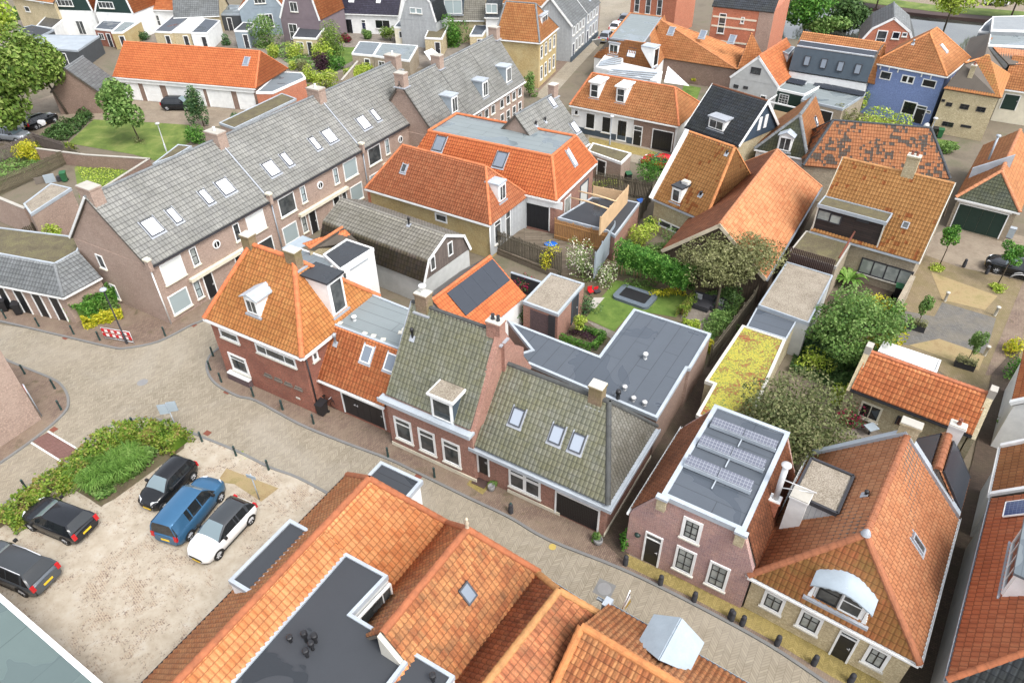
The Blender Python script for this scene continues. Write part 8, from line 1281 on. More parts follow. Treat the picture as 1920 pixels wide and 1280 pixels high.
# ================================================================ vehicles
def make_car(name,label,paint,L,Wd,H,spec,roofp=None,group=None,panel=None,rails=False):
 hz,bz,xc,xr0,xr1,xt,wb,wr,xf=spec; rt=empty(name,(0,0,0),0,label,'car',group); w_=Wd/2; x0,x1=-L/2,L/2; roofp=roofp or paint
 def lerp(t,P):
  for (a,b),(c,d) in zip(P[:-1],P[1:]):
   if t<=c: return b+(d-b)*(t-a)/(c-a+1e-9)
  return P[-1][1]
 top=[(x0,bz*.80),(x0+.12,bz*.97),(x0+.45,bz),(xt,bz),(xc-.1,bz*.99),(xc+.1,bz*.97),((xc+x1)/2,hz),(x1-.35,hz*.93),(x1-.1,hz*.82),(x1,hz*.66)]
 wid=[(x0,.78),(x0+.1,.90),(x0+.4,.98),(0,1.0),(x1-.6,.97),(x1-.2,.84),(x1,.62)]; bot=[(x0,.34),(x0+.2,.22),(x0+.5,.17),(x1-.5,.17),(x1-.15,.2),(x1,.32)]
 xs=[x0,x0+.06,x0+.15,x0+.3,x0+.5,x0+.8]+list(np.linspace(x0+1.1,x1-1.1,9))+[x1-.8,x1-.55,x1-.35,x1-.2,x1-.08,x1]; rings=[]
 for x in xs:
  t,ww,b=lerp(x,top),lerp(x,wid)*w_,lerp(x,bot); m=b+(t-b)*.5
  half=[(0,b),(ww*.86,b),(ww*.97,b+.08),(ww,m),(ww*.985,t-(t-b)*.22),(ww*.93,t-.03),(ww*.80,t+.005),(ww*.4,t+.025),(0,t+.03)]
  rings.append([(x,y,z) for y,z in half]+[(x,-y,z) for y,z in half[-2:0:-1]])
 mb=MB(); n=len(rings[0])
 for a,b in zip(rings[:-1],rings[1:]):
  for k in range(n):
   l=(k+1)%n; low=k in (0,n-1) or k in (1,n-2); mb.poly([a[k],b[k],b[l],a[l]][::-1] if False else [a[l],b[l],b[k],a[k]],1 if low else 0,smooth=not low)
 mb.poly(rings[0],0); mb.poly(rings[-1][::-1],0); body=mb.build('body',[MT[paint],MT['rubber']],rt)
 st=[(xt,bz-.03,.80,bz-.02),((xt+xr1)/2,bz-.03,.76,(bz+H)/2+.06),(xr1,bz-.03,.70,H-.05),(xr1+.25,bz-.03,.69,H-.015),((xr0+xr1)/2,bz-.03,.70,H),(xr0-.2,bz-.03,.68,H-.03),(xr0,bz-.03,.67,H-.06),((xr0+xc)/2,bz-.03,.74,(bz+H)/2+.02),(xc,bz-.03,.80,bz-.02)]
 rings=[]
 for i,(x,zb,k,zt) in enumerate(st):
  g=(zt-zb)/(H-bz+.03); yb=w_*.93; yt=w_*(.93-(.93-k)*min(1,g)); e=.07*min(1,g)
  half=[(yb,zb),(yt,max(zb,zt-e)),(yt-.10,zt),(0,zt+.02*min(1,g))]; rings.append([(x,y,z) for y,z in half]+[(x,-y,z) for y,z in half[-2::-1]])
 mb=MB(); tp=MB()
 for i,(a,b) in enumerate(zip(rings[:-1],rings[1:])):
  for k in range(6):
   roof=2<=i<=5; side=k in (0,5)
   if side: mb.poly([a[k],a[k+1],b[k+1],b[k]][::-1],0)
   elif roof: tp.poly([a[k],a[k+1],b[k+1],b[k]][::-1],0,smooth=True)
   else:
    if k in (1,4): tp.poly([a[k],a[k+1],b[k+1],b[k]][::-1],0,smooth=True)
    else: mb.poly([a[k],a[k+1],b[k+1],b[k]][::-1],1 if i>=6 else 0,smooth=True)
 mb.build('windows',[MT['carglass'],MT['windscreen']],rt); tp.build('roof_panel',MT[roofp],rt)
 mb=MB()
 for s_ in (-1,1):
  for x,wd in ((xr0-.55 if xr0-xr1>1.2 else xr0-.4,.06),((xr0+xr1)/2+.0,.08),(xr1+.1,.16)):
   q=[(x-wd/2,s_*(w_*.935),bz-.03),(x+wd/2,s_*(w_*.935),bz-.03),(x+wd/2,s_*(w_*.705+.006),H-.06),(x-wd/2,s_*(w_*.705+.006),H-.06)]; mb.poly(q if s_<0 else q[::-1])
  if panel:
   q=[(panel[0],s_*(w_*.937),bz-.03),(panel[1],s_*(w_*.937),bz-.03),(panel[1],s_*(w_*.705+.008),H-.06),(panel[0],s_*(w_*.705+.008),H-.06)]; mb.poly(q if s_<0 else q[::-1])
  mb.box((0,s_*w_*.995,0),(1,0,0),(0,0,1),(0,1,0),(x0+.6,x1-.8),(.24,.30),(-.01,.012),1)
 mb.build('pillars',[MT[roofp],MT['rubber']],rt)
 if rails:
  for s_ in (-1,1): m2=MB(); m2.tube([(xr1+.1,s_*w_*.66,H+.0),((xr0+xr1)/2,s_*w_*.67,H+.06),(xr0-.15,s_*w_*.66,H-.01)],.022,6); m2.build('roof_rail',MT['aluminium'],rt)
 xa=xf; xb=xf-wb
 for x in (xa,xb):
  for s_ in (-1,1):
   mb=MB(); c=(x,s_*(w_-.02),wr); seg=24
   for k in range(seg):
    a,b=k*2*math.pi/seg,(k+1)*2*math.pi/seg; f=lambda r,t,y:(c[0]+r*math.cos(t),c[1]+s_*y,c[2]+r*math.sin(t))
    for (r0,y0),(r1,y1) in (((wr*.66,.02),(wr*.9,.035)),((wr*.9,.035),(wr,.0)),((wr,.0),(wr,-.2))):
     q=[f(r0,a,y0),f(r0,b,y0),f(r1,b,y1),f(r1,a,y1)]; mb.poly(q if s_<0 else q[::-1],0,smooth=True)
   wh=mb.build('wheel',MT['rubber'],rt); mb=MB()
   for k in range(seg): a,b=k*2*math.pi/seg,(k+1)*2*math.pi/seg; q=[f2 for f2 in ((c[0],c[1]+s_*-.02,c[2]),(c[0]+wr*.66*math.cos(a),c[1]+s_*-.03,c[2]+wr*.66*math.sin(a)),(c[0]+wr*.66*math.cos(b),c[1]+s_*-.03,c[2]+wr*.66*math.sin(b)))]; mb.poly(q if s_<0 else q[::-1],1)
   for k in range(7):
    a=k*2*math.pi/7; u=np.array([math.cos(a),0,math.sin(a)]); v=np.array([-math.sin(a),0,math.cos(a)]); mb.box(c,u,v,(0,s_,0),(.03,wr*.64),(-.032,.032),(-.01,.015),0)
   mb.lathe([(wr*.12,0),(0,0)],c,8)
   mb.build('rim',[MT['alloy'],MT['rubber']],wh)
   mb=MB()
   for k in range(12): # arch
    a,b=math.pi*k/12,math.pi*(k+1)/12; f=lambda r,t:(x+r*math.cos(t),s_*(w_*1.0+.004),wr+r*math.sin(t)); q=[f(wr*.95,a),f(wr*.95,b),f(wr*1.13,b),f(wr*1.13,a)]; mb.poly(q if s_>0 else q[::-1])
   mb.build('wheel_arch',MT['rubber'],rt)
 for s_ in (-1,1):
  mb=MB(); mb.box((x1-.22,s_*w_*.62,hz*.80),nrm((-.45,s_*.55,0)),nrm((-.35,0,.9)),nrm((.8,s_*.4,.35)),(-.19,.2),(-.09,.09),(-.03,.05)); mb.build('headlight',MT['head_light'],rt)
  mb=MB(); mb.box((x0+.05,s_*w_*.80,bz*.84),(0,1,0),nrm((.12,0,1)),(-1,0,0),(-.1,.1),(-.2,.16),(-.05,.05)); mb.build('tail_light',MT['red_light'],rt)
  mb=MB(); mb.box((xc-.35,s_*(w_+.08),bz+.07),(1,0,0),(0,1,0),(0,0,1),(-.06,.08),(-.09,.09),(-.07,.08)); mb.build('mirror',MT['rubber'],rt)
 for nm,x,s_,z in (('number_plate',x0,-1,.62),('number_plate',x1,1,.36)):
  mb=MB(); mb.box((x,0,z),(0,1,0),(0,0,1),(1,0,0),(-.26,.26),(-.06,.06),(-.02,.02)); mb.build(nm,MT['plate'],rt)
 mb=MB(); mb.box((x1-.03,0,.5),(0,1,0),(0,0,1),(1,0,0),(-w_*.5,w_*.5),(-.06,.08),(-.02,.05)); mb.build('grille',MT['rubber'],rt)
 return rt,xf,xf-wb,w_
def place(car,fp,rp,side):                       # ground contact of the front and rear wheel on the side that shows
 rt,xf,xr,w_=car; F,B=W(fp,.05),W(rp,.05); d=nrm(F-B); left=np.array([-d[1],d[0],0]); m=(F+B)/2-left*w_*side; m=m-d*(xf+xr)/2; rt.location=(m[0],m[1],.058 if fp[1]>600 else .004); rt.rotation_euler=(0,0,math.atan2(d[1],d[0]))
place(make_car('hatchback_car','small black hatchback parked nearest the hedge in the sand lot','car_black',3.45,1.62,1.47,(.93,.97,.85,.25,-1.38,-1.66,2.34,.29,1.25)),(311,957),(367,899),1)
place(make_car('panel_van','blue panel van parked between the black and the white hatchback','car_blue',4.38,1.81,1.80,(1.02,1.10,1.15,.55,-2.04,-2.15,2.73,.32,1.33),panel=(-1.9,-1.05)),(418,939),(360.7,1011),-1)
place(make_car('hatchback_car','white hatchback with black roof parked right of the blue van','car_white',3.95,1.71,1.46,(.95,.98,.9,.15,-1.4,-1.86,2.46,.32,1.2),roofp='car_blackroof'),(414,1048),(475,981),1)
place(make_car('hatchback_car','black hatchback with red tail lights parked alone against the hedge','car_dark',4.15,1.80,1.48,(.98,1.0,1.0,.2,-1.62,-2.0,2.55,.32,1.28)),(64,997),(123,1021),1)
place(make_car('suv_car','grey suv with silver roof rails cut by the left edge','car_grey',4.58,1.85,1.64,(1.08,1.10,1.2,.45,-1.75,-2.2,2.77,.37,1.4),roofp='car_blackroof',rails=True),(-22,1090),(41,1117),1)
place(make_car('suv_car','dark grey suv parked in front of the white garage doors','car_dark',4.2,1.8,1.57,(1.05,1.08,1.05,.35,-1.6,-2.0,2.6,.34,1.27)),(352.7,208),(313,208),-1)
place(make_car('estate_car','silver car parked under the big tree at the left edge','car_silver',4.4,1.78,1.47,(.98,1.0,1.1,.4,-1.5,-2.0,2.6,.32,1.3)),T1(115,905),T1(-10,890),-1)
place(make_car('hatchback_car','black car parked below the second tree at the left','car_black',4.2,1.78,1.46,(.98,1.0,1.1,.4,-1.4,-1.9,2.6,.32,1.3)),T1(345,775),T1(245,815),-1)
place(make_car('estate_car','white car half hidden in the shade of the trees at the left','car_white',4.3,1.78,1.46,(.98,1.0,1.1,.4,-1.4,-1.9,2.6,.32,1.3)),T1(235,815),T1(110,835),-1)
place(make_car('saloon_car','shiny black saloon parked behind the young tree at the right edge','car_black',4.6,1.82,1.44,(.95,.98,1.0,.3,-1.1,-1.9,2.75,.33,1.4)),(1858.8,511),(1945,533),1)
place(make_car('hatchback_car','red car glimpsed behind the leafy shrub near the gravel roofed garage','car_red',3.9,1.7,1.45,(.95,.98,.9,.2,-1.2,-1.7,2.4,.3,1.2)),T3(855,1060),T3(960,1085),1)
for i,(a,b,l) in enumerate(((T3(700,115),T3(660,165),'pale car parked at the far end of the far street'),(T3(650,165),T3(600,215),'white car second from the far end of the far street'),(T3(585,225),T3(535,280),'silver car in the far street beside the white banner'))): place(make_car('parked_car',l,('car_silver','car_white','car_silver')[i],4.2,1.78,1.5,(.98,1.0,1.1,.4,-1.4,-1.9,2.55,.32,1.3),group='cars parked in the far street'),a,b,1)
place(make_car('parked_car','white car parked on the far bank of the canal','car_white',4.2,1.78,1.5,(.98,1.0,1.1,.4,-1.4,-1.9,2.55,.32,1.3)),T4(1640,55),T4(1760,62),1)
for o in [o for o in C.objects if o.get('label','').endswith('bank of the canal') and 'car' in o.name]: o.location.z=.52
# ================================================================ street furniture
def put(o,p,z=0.,rz=0.): q=W(p,z); o.location=(q[0],q[1],z); o.rotation_euler=(0,0,rz); return o
rt=empty('bollard',(0,0,0),0,'dark green bollard','bollard','dark green bollards along the pavements'); MB().lathe([(.075,0),(.075,.05),(.062,.1),(.06,.72),(.072,.74),(.072,.79),(.05,.84),(0,.85)],(0,0,0),12).build('shaft',MT['bollard_green'],rt); MB().lathe([(.078,.60),(.078,.63),(.06,.63)],(0,0,0),12).build('ring',MT['charcoal'],rt)
bl=[(M1(38,932),'near the two black wheelie bins at the left edge'),(M1(247,983),'in front of the tall dark garage doors'),(M1(467,1032),'below the yellow variegated shrub'),(M1(632,1070),'just left of the red and white barrier'),(M1(1045,1042),'at the corner of the terraced row'),(L1(1347,92),'at the top of the pavement bend by the corner house'),(L1(1330,180),'on the tightest pavement bend by the corner house'),(L1(1399,256),'below the bay window of the corner house'),(L1(1602,347),'below the four small windows of the corner house'),(L1(1787,430),'below the right end of the corner house front'),(L1(157,204),'at the top of the pavement by the brick wall at the left edge'),(L1(347,297),'on the outer curve by the brick wall at the left edge'),(L1(387,430),'near the red crossing on the left pavement'),(L1(850,538),'on the curve above the parking hedge'),(L1(1087,552),'next to the blue direction signs'),(L1(570,667),'between the red crossing and the hedge'),(L1(1277,630),'right of the blue direction signs'),(L1(1492,720),'standing in weeds above the black hatchback'),(L1(1697,808),'standing in weeds above the white hatchback'),(L1(170,932),'in the hedge at the left edge'),(L2(167,563),'in front of the low garage wing'),(L2(365,653),'right of the wheelie bin on the street pavement'),(L2(835,863),'below the first tall white window'),(L2(1128,991),'below the third tall white window'),(L2(1610,1213),'below the double white window')]
for i,(p,l) in enumerate(bl):
 z=.058; q=W(p,z); o=rt if i==0 else dup(rt,q); o.location=(q[0],q[1],z); o['label']='green bollard '+l
rt=empty('stone_post',(0,0,0),0,'','stone post','dark guard posts on the mossy sidewalk'); MB().lathe([(.14,0),(.14,.45),(.10,.5),(.13,.58),(.12,.68),(.05,.74),(0,.75)],(0,0,0),10).build('post',MT['charcoal'],rt)
sp=[(B3(262,203),'in front of the black garage door'),(B3(985,530),'at the left end of the mossy sidewalk'),(B3(1205,655),'below the black door of the purple house'),(B3(1418,760),'below the middle window of the purple house'),(B3(1655,880),'below the right window of the purple house'),(B3(1722,910),'beside the black gap between the purple and beige houses'),(B4(325,1035),'below the second window of the beige house'),(B4(557,1160),'left of the black door of the beige house'),(B4(787,1275),'right of the black door of the beige house'),(B4(30,868),'under the gap between the two houses, left of a pair'),(M4(1505,605),'on the square near the young tree'),(M4(1648,648),'in front of the black saloon')]
for i,(p,l) in enumerate(sp): z=.068; q=W(p,z); o=rt if i==0 else dup(rt,q); o.location=(q[0],q[1],z); o['label']='squat dark guard post '+l
def lamp(name,label,base,top,arm=.0,az=0,mat='charcoal',head='globe'):
 b=W(base); h=zat(top,b[:2]); h=max(3.2,min(8,h)); rt=empty(name,b,az,label,'street lamp'); mb=MB(); mb.lathe([(.09,0),(.09,.9),(.055,.95),(.045,h)],(0,0,0),8);
 if arm: mb.tube([(0,0,h-.05),(arm,0,h+.05)],.03,6)
 mb.build('pole',MT[mat],rt)
 if head=='globe': MB().lathe([(.0,-.12),(.22,-.05),(.26,.02),(.2,.1),(0,.16)],(arm,0,h+.05),14).build('lamp_head',MT['alloy' if mat!='charcoal' else 'zinc_light'],rt)
 else: mb=MB(); mb.abox(arm-.45,arm+.15,-.12,.12,h,h+.1); mb.build('lamp_head',MT['alloy'],rt)
 return rt
lamp('street_lamp','tall dark street lamp beside the red and white barrier',M1(805,1095),M1(640,760)); lamp('street_lamp','pale street lamp on the small lawn by the young tree',T1(1052,958),T1(1012,835),mat='alloy'); lamp('street_lamp','dark street lamp in front of the far terraced houses',T2(1500,738),T2(1503,545),arm=.35,az=.5); lamp('street_lamp','thin lamp post in front of the white fronted house',T3(617,915),T3(640,740),mat='zinc'); lamp('street_lamp','dark lamp post beside the pale blue houses in the far street',T3(478,262),T3(487,10)); lamp('street_lamp','slim dark lamp post in front of the terraced row',M2(243,0+20),T2(705,1005),arm=.3,az=2.0) if 0 else None
def sign(name,label,base,hpx,panels,mat='zinc',rz=0.):
 b=W(base); h=zat(hpx,b[:2]); rt=empty(name,b,rz,label,'sign'); MB().tube([(0,0,0),(0,0,h+.1)],.035,8).build('post',MT[mat],rt)
 for i,(x,w_,hh,dz,m,bm) in enumerate(panels): mb=MB(); mb.abox(x-w_/2,x+w_/2,-.06,-.04,h-hh+dz,h+dz); mb.build('sign_panel',MT[m],rt); mb=MB(); mb.abox(x-w_/2-.02,x+w_/2+.02,-.039,-.02,h-hh+dz-.02,h+dz+.02); mb.build('sign_back',MT[bm],rt)
sign('direction_sign','post with two blue grey sign plates above the parking lot hedge',L1(1132,585),L1(1045,395),[(-.3,.5,.75,0,'pale_zinc','blue_grey'),(.28,.5,.75,.12,'pale_zinc','blue_grey')],rz=.2); sign('street_sign','red and white road sign seen edge on beside the brick wall at the left',L1(267,477),L1(160,275),[(0,.4,.45,0,'red_plastic','white')],rz=-.85); sign('small_sign','small white sign plate on a post in the sandy verge right of the blue van',L1(1640,1000),L1(1605,835),[(0,.6,.22,0,'pale_zinc','pale_zinc')],rz=-.4)
a,b=W(M1(668,1062),.06),W(M1(848,1092),.06); d=nrm(b-a); l=np.linalg.norm(b-a); rt=empty('road_barrier',a,math.atan2(d[1],d[0]),'portable fence with two red and white striped boards at the junction','barrier'); mb=MB()
for x in (0,l/2,l): mb.tube([(x,0,0),(x,0,1.1)],.022,6)
mb.tube([(0,0,1.1),(l,0,1.1)],.022,6); mb.tube([(0,0,.15),(l,0,.15)],.02,6); mb.build('frame',MT['aluminium'],rt)
for zz in (.35,.75):
 n_=9; mb=MB()
 for i in range(n_): s0=l*i/n_; mb.poly([(s0,-.04,zz),(s0+l/n_,-.04,zz),(s0+l/n_,-.04,zz+.25),(s0,-.04,zz+.25)],i%2); mb.poly([(s0,.02,zz),(s0+l/n_,.02,zz),(s0+l/n_,.02,zz+.25),(s0,.02,zz+.25)][::-1],i%2)
 mb.abox(0,l,-.035,.015,zz,zz+.25,0); mb.build('striped_board',[MT['red_plastic'],MT['white']],rt)
def bin_(label,p,rz,mat='black_plastic',lid=None,z=.06,s=1.0):
 q=W(p,z); rt=empty('wheelie_bin',(q[0],q[1],z),rz,label,'bin'); rt.scale=(s,s,s); mb=MB(); mb.prism([(-.22,-.26),(.22,-.26),(.22,.26),(-.22,.26)],.08,.95); v=mb.v; mb.v=[(x*(1.22 if z_>.5 else 1),y*(1.22 if z_>.5 else 1),z_) for x,y,z_ in v]; mb.build('body',MT[mat],rt,bevel=.02); mb=MB(); mb.prism([(-.3,-.34),(.3,-.34),(.3,.36),(-.3,.36)],.955,[.99,.99,1.07,1.07]); mb.build('lid',MT[lid or mat],rt,bevel=.015)
 for s_ in (-1,1): MB().tube([(s_*.2,.28,.1),(s_*.27,.28,.1)],.1,12).build('wheel',MT['rubber'],rt)
for a in [('black wheelie bin beside the low garage wing door',L2(425,592),-.5),('left black wheelie bin at the tall dark garage doors',M1(38,882),.3),('right black wheelie bin at the tall dark garage doors',M1(128,902),.3),('left grey wheelie bin behind the board fence',T3(632,1130),.2),('right wheelie bin with green lid beside the large green shrub',T3(732,1150),.2,'black_plastic','green_plastic'),('wheelie bin with bright blue lid below the roof terrace',M3(945,250),.4,'black_plastic','blue_plastic'),('black wheelie bin in the garden of the blue house',T4(1312,862),-.4,'black_plastic','black_plastic',.01),('green wheelie bin in the garden of the blue house',T4(1348,870),-.4,'green_plastic','green_plastic',.01),('dark wheelie bin beside the glazed doors of the ochre roofed house',M4(1078,795),-.5,'black_plastic','green_plastic',.01),('dark green compost bin beside the cream extension',T2(905,275),-.2,'dark_green','green_plastic',.01),('green tub among the rubble in the untidy garden',T1(415,1145),.3,'green_plastic','green_plastic',.01)]: bin_(*a)
q=W(L2(462,548),.06); rt=empty('bicycle',(q[0],q[1],.06),A.rz+.15,'dark bicycle leaning against the red brick wall behind the wheelie bin','bicycle')
for x in (-.52,.52):
 mb=MB(); c=[(x+.34*math.cos(t*math.pi/12),0,.35+.34*math.sin(t*math.pi/12)) for t in range(25)]; mb.tube(c,.02,5,cap=False); mb.build('wheel',MT['rubber'],rt)
mb=MB(); [mb.tube(p_,.018,6) for p_ in ([(-.52,0,.35),(-.15,0,.35),(.35,0,.8),(-.2,0,.78),(-.15,0,.35)],[(-.52,0,.35),(-.2,0,.78),(-.25,0,.92)],[(.52,0,.35),(.38,0,.9),(.36,0,1.0)])]; mb.build('frame',MT['charcoal'],rt); mb=MB(); mb.tube([(.3,-.25,.98),(.36,0,1.02),(.3,.25,.98)],.015,6); mb.build('handlebar',MT['steel'],rt); MB().abox(-.36,-.14,-.07,.07,.92,.97).build('saddle',MT['rubber'],rt)
q=W(L2(1415,1025),.075); o=MB().abox(-.45,.45,-.28,.28,0,.02).build('doormat',[MT['umber']]); o.location=tuple(q); o.rotation_euler=(0,0,D3.rz); tag(o,'dark doormat on the yellow bricks before the black front door','doormat')
for p,l,r_ in ((L2(1487,1070),'grey round pot beside the doormat',.22),(B3(812,395),'grey round pot at the corner of the garage wall',.26),(T4(1248,830),'dark pot on the terrace of the blue house',.3)): o=MB().lathe([(r_*.7,0),(r_,.15),(r_,.32),(r_*.85,.38),(r_*.8,.3),(0,.3)],(0,0,0),14).build('plant_pot',MT['grey_plastic']); put(o,p,.07 if p[1]>400 else .01); tag(o,l,'plant pot')
Sh=flatbox('garden_shed','brick garden shed with pale gravel roof, open bay and dark plank door',"shed",[M3(205,828),M3(425,908),M3(590,716),M3(378,648)],2.6,'brick_pink','gravel','zinc_light',ew=.14)
(a0,b1),(a1,b0)=Sh.on('front',M3(250,880)),Sh.on('front',M3(365,1010)); mb=MB(); p_=Sh.planes['front']; mb.box(p_.o,p_.u,p_.v,p_.n,(a0,a1),(.05,2.2),(.0,.02)); mb.build('open_bay',MT['brick_plum'],Sh.root); mb=MB(); mb.box(p_.o,p_.u,p_.v,p_.n,(a1,a1+.55),(.05,2.3),(.0,.06)); mb.build('plank_panel',MT['charcoal'],Sh.root)
Sh.door('right',M3(512,815),M3(545,925),pm='charcoal',fm='slate_blue')
gwall('garden_wall','low black rendered wall behind the magenta shrub',[M3(130,640),M3(330,705)],0,1.6,'charcoal',t=.15,cap='zinc')
P=[W(p,.22) for p in (M3(765,795),M3(985,872),M3(1062,790),M3(840,710))]; c=sum(P)/4; u=nrm(P[1]-P[0]); v=np.array([-u[1],u[0],0]); hl=(np.linalg.norm(P[1]-P[0])+np.linalg.norm(P[2]-P[3]))/4; hw=(np.linalg.norm(P[2]-P[1])+np.linalg.norm(P[3]-P[0]))/4; rt=empty('trampoline',(c[0],c[1],.02),math.atan2(u[1],u[0]),'low rectangular trampoline with grey blue pad and black mat on the garden lawn','trampoline'); rr_=.45
def rrect(a,b,r): return [(sx*(a-r)+r*math.cos(t0+t*math.pi/10),sy*(b-r)+r*math.sin(t0+t*math.pi/10)) for sx,sy,t0 in ((1,1,0),(-1,1,math.pi/2),(-1,-1,math.pi),(1,-1,1.5*math.pi)) for t in range(6)]
mb=MB(); o_=rrect(hl,hw,.4); i_=rrect(hl-.42,hw-.42,.12)
for k in range(24): l_=(k+1)%24; mb.poly([(*o_[k],.24),(*o_[l_],.24),(*i_[l_],.26),(*i_[k],.26)]); mb.poly([(*o_[k],0),(*o_[l_],0),(*o_[l_],.24),(*o_[k],.24)])
mb.build('safety_pad',MT['pad_blue'],rt); mb=MB(); mb.poly([(*p,.235) for p in i_]); mb.build('jumping_mat',MT['black_plastic'],rt)
def boxset(name,label,cat,p,rz,parts,z=.03,group=None):
 q=W(p,z); rt=empty(name,(q[0],q[1],z),rz,label,cat,group)
 for nm,m,bs in parts: mb=MB(); [mb.abox(*b_) for b_ in bs]; mb.build(nm,MT[m],rt,bevel=.03)
 return rt
boxset('lounge_sofa','dark grey L shaped lounge sofa with pale cushions under the olive tree','sofa',M3(1320,860),math.atan2(u[1],u[0]),[('base','charcoal',[(-.8,.8,-.5,.9,.05,.3)]),('seat','charcoal',[(-.78,.78,-.48,.6,.31,.42)]),('backrest','charcoal',[(-.8,.8,.62,.9,.31,.75)]),('cushion','cushion',[(-.6,-.1,.4,.55,.43,.8)])]); boxset('lounge_chair','dark grey lounge seat right of the sofa','chair',M3(1420,875),math.atan2(u[1],u[0]),[('seat','charcoal',[(-.6,.6,-.4,.5,.05,.4)]),('backrest','charcoal',[(-.6,.6,.52,.75,.05,.75)]),('cushion','cushion',[(-.1,.4,.3,.48,.41,.75)])])
boxset('toy_chair','small red toy chair at the corner of the garden lawn','toy',M3(630,775),.4,[('seat','red_plastic',[(-.2,.2,-.2,.2,.2,.28)]),('back','red_plastic',[(-.2,.2,.15,.2,.28,.6)]),('leg','charcoal',[(-.18,-.14,-.18,-.14,0,.2),])]); boxset('toy_chair','dark low toy seat beside the red toy chair','toy',M3(672,770),.4,[('seat','charcoal',[(-.25,.25,-.2,.2,.1,.2)]),('back','red_plastic',[(-.2,.2,.2,.24,.2,.45)])])
rt=fence('slatted_fence','long slatted fence between the garden and the narrow alley',[M3(1378,1240),M3(1640,890),M3(1700,760)],0,1.9,'fence_wood',style='slat'); fence('trellis','grey wooden trellis beside the big brick gable at the left',[M1(130,490),M1(250,430),M1(440,270)],.0,1.6,'fence_wood',style='slat')
fence('board_fence','grey weathered fence boards behind the yellow bush',[T1(-20,1040),T1(120,990),T1(245,930),T1(430,990)],0,1.7,'white_brick' if 0 else 'grey_planks',style='slat'); fence('board_fence','long leaning fence of weathered boards in the untidy garden',[T1(-10,1235),T1(240,1130),T1(470,1015),T1(535,1050)],0,1.6,'thatch_board',style='slat')
gwall('garden_wall','brown brick garden wall between the lawn and the untidy garden',[T1(230,935),T1(540,975),T1(940,1000),T1(640,1190)],0,1.5,'brick_brown'); gwall('garden_wall','ochre brick garden wall beside the far lawn',[T2(540,505),T2(650,375)],0,1.7,'brick_beige')
boxset('pergola','white framed pergola with dark posts in the yard by the pale gabled house','pergola',T4(370,760),-.7,[('frame','white',[(-2,2,-1.5,-1.4,2.2,2.35),(-2,2,1.4,1.5,2.2,2.35),(-2,-1.9,-1.5,1.5,2.2,2.35),(1.9,2,-1.5,1.5,2.2,2.35)]),('posts','white',[(-2,-1.9,-1.5,-1.4,0,2.2)]),('fence_panel','new_wood',[(-2,2,-1.55,-1.5,0,1.5)])],z=0)
q=[W(p,z_) for p,z_ in ((T3(985,418),3.0),(T3(960,520),2.6),(T3(1120,543),2.2))]; o=MB().slab([p-q[0] for p in q],.03).build('shade_sail',MT['white']); o.location=tuple(q[0]); tag(o,'white triangular shade sail beside the clipped hedge block','shade sail'); q=[W(p,2.0) for p in (T2(1060,330),T2(1110,308),T2(1160,345),T2(1100,385))]; o=MB().slab([p-q[0] for p in q],.04).build('parasol_cloth',MT['white']); o.location=tuple(q[0]); tag(o,'white cloth canopy with coloured edge near the compost bins','canopy')
boxset('play_toy','red plastic toy in front of the white cloth canopy','toy',T2(1110,375),.2,[('body','red_plastic',[(-.25,.25,-.2,.2,.2,.8)]),('base','red_plastic',[(-.4,.4,-.3,.3,0,.2)])],z=.01); boxset('garden_table','grey garden table with round pot in front of the yellow brick house','table',T4(1460,825),-.5,[('table_top','pale_zinc',[(-.9,.9,-.45,.45,.7,.76)]),('legs','charcoal',[(-.8,-.72,-.4,-.32,0,.7)])],z=.01); boxset('garden_table','small round grill and table in the yard with magenta flowers','table',L4(905,720),.3,[('table_top','pale_zinc',[(-.35,.35,-.3,.3,.6,.66)]),('legs','charcoal',[(-.05,.05,-.05,.05,0,.6)])],z=.02)
o=MB().lathe([(0,.1),(.28,.25),(.36,.5),(.28,.75),(0,.9)],(0,0,0),16).build('globe_lantern',MT['white']); put(o,T4(1262,822),.01); tag(o,'white globe on the terrace of the blue house','lantern'); lamp('garden_pole','grey pole with round white disc on the small lawn of the blue house',T4(1262,930),T4(1272,862),mat='zinc')
q=W(B3(965,812),3.4); t=W(B3(1015,695),4.9); rt=empty('flag',q,0,'small flag in yellow, white and black on a slanting pole above the street','flag'); MB().tube([np.zeros(3),(t-q)],.025,6).build('pole',MT['white'],rt); s0=(t-q); dn=np.array([.1,-.05,-.75]); mb=MB()
for i,m in enumerate((0,1,2)): a_,b_=i/3,(i+1)/3; mb.poly([s0*.95+dn*a_,s0*.3+dn*a_*.6,s0*.3+dn*b_*.6,s0*.95+dn*b_],m); mb.poly([s0*.95+dn*a_+[.01,.01,0],s0*.3+dn*a_*.6+[.01,.01,0],s0*.3+dn*b_*.6+[.01,.01,0],s0*.95+dn*b_+[.01,.01,0]][::-1],m)
mb.build('flag_cloth',[MT['charcoal'],MT['white'],MT['yellow_metal']],rt)
q=[W(p,z_) for p,z_ in ((T3(505,255),3.),(T3(545,300),1.2),(T3(565,245),3.))]; rt=empty('banner',q[0],0,'white banner with blue lettering hanging in the far street','banner'); MB().slab([p-q[0] for p in q],.03).build('cloth',MT['white'],rt)
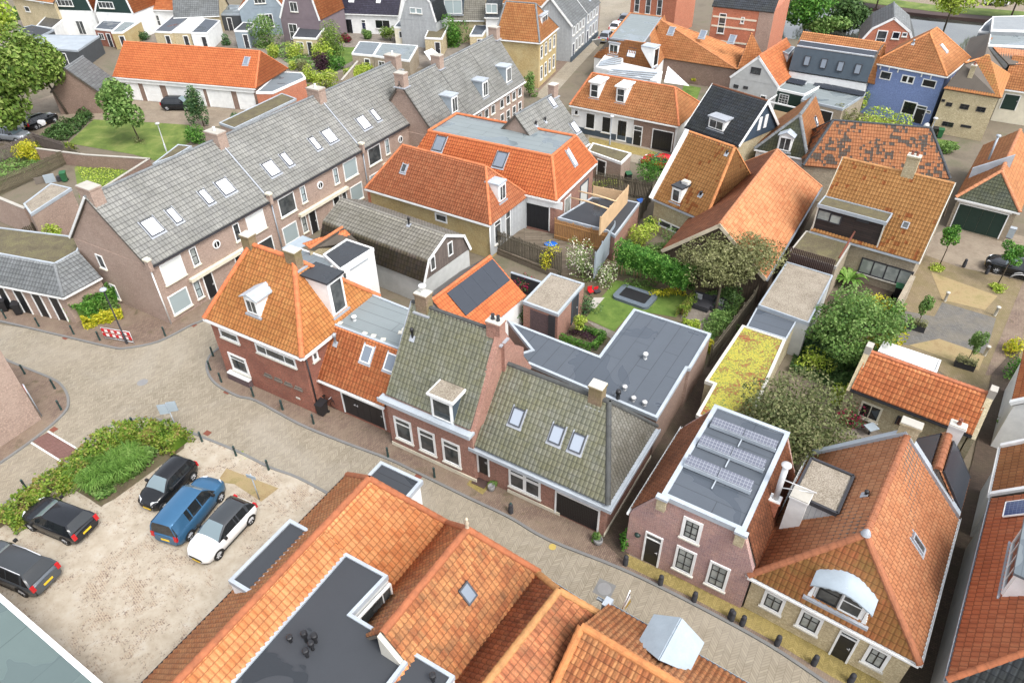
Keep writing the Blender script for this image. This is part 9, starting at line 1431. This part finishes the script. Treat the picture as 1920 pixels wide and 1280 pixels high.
boxset('gas_meter_box','pale green cabinet beside the dark green garage door','cabinet',M4(1785,425),-.6,[('cabinet','pale_zinc',[(-.3,.3,-.2,.2,.1,1.0)]),('cap','zinc',[(-.33,.33,-.23,.23,1.0,1.05)])],z=.01)
for p,l in ((M4(1385,822),'stone post with white cap at the top corner of the grey paving'),(M4(1700,915),'stone post with white cap at the right corner of the grey paving'),(M4(1635,1165),'stone post with white cap beside the lower planter box')): o=MB().lathe([(.11,0),(.1,.75),(.16,.76),(.16,.82),(0,.9)],(0,0,0),12).build('stone_post',MT['stone']); put(o,p,.012); tag(o,l,'post')
mb=MB(); c=[(.5*math.cos(t*math.pi/8)*1.4,0,.1+.55*math.sin(t*math.pi/8)) for t in range(9)]; mb.tube(c,.03,6); mb.tube([(p_[0]*.8,.3,p_[2]) for p_ in c],.03,6); o=mb.build('bicycle_rack',MT['steel']); put(o,M4(1850,700),.02,-.4); tag(o,'curved steel tube bicycle stand in front of the black saloon','bicycle stand')
rt=boxset('rubble_pile','pile of old boards and grey panels beside the leaning fence','rubble',T1(330,1150),.5,[('panels','pale_zinc',[(-.6,.4,-.1,0,0,.9)]),('boards','grey_wood',[(-1.5,-.3,.2,.3,0,.7),]),('crate','charcoal',[(.5,1.1,-.3,.2,0,.5)])],z=.01)
o=MB().abox(-1.6,1.6,-.35,.35,0,.5).build('planter_bench',MT['dark_green']); put(o,T1(780,1040),.01,-.25); tag(o,'long low dark green bench box in the untidy garden','bench')
for i,(p,l) in enumerate(((M2(1310,480),'blue grey plant tub by the pale side wall, nearest the wooden house'),(M2(1262,470),'left blue grey plant tub partly behind the wooden house'),(M2(1435,520),'blue grey plant tub beside the end of the board fence'))): o=MB().lathe([(.3,0),(.42,.2),(.4,.5),(.34,.5),(.3,.4),(0,.4)],(0,0,0),14).build('plant_tub',MT['blue_grey']); put(o,p,.01); tag(o,l,'plant tub','blue grey tubs by the rough side wall')
import sys
if '--dbg' in sys.argv:
 for a in DBG: print('DBG',*a)
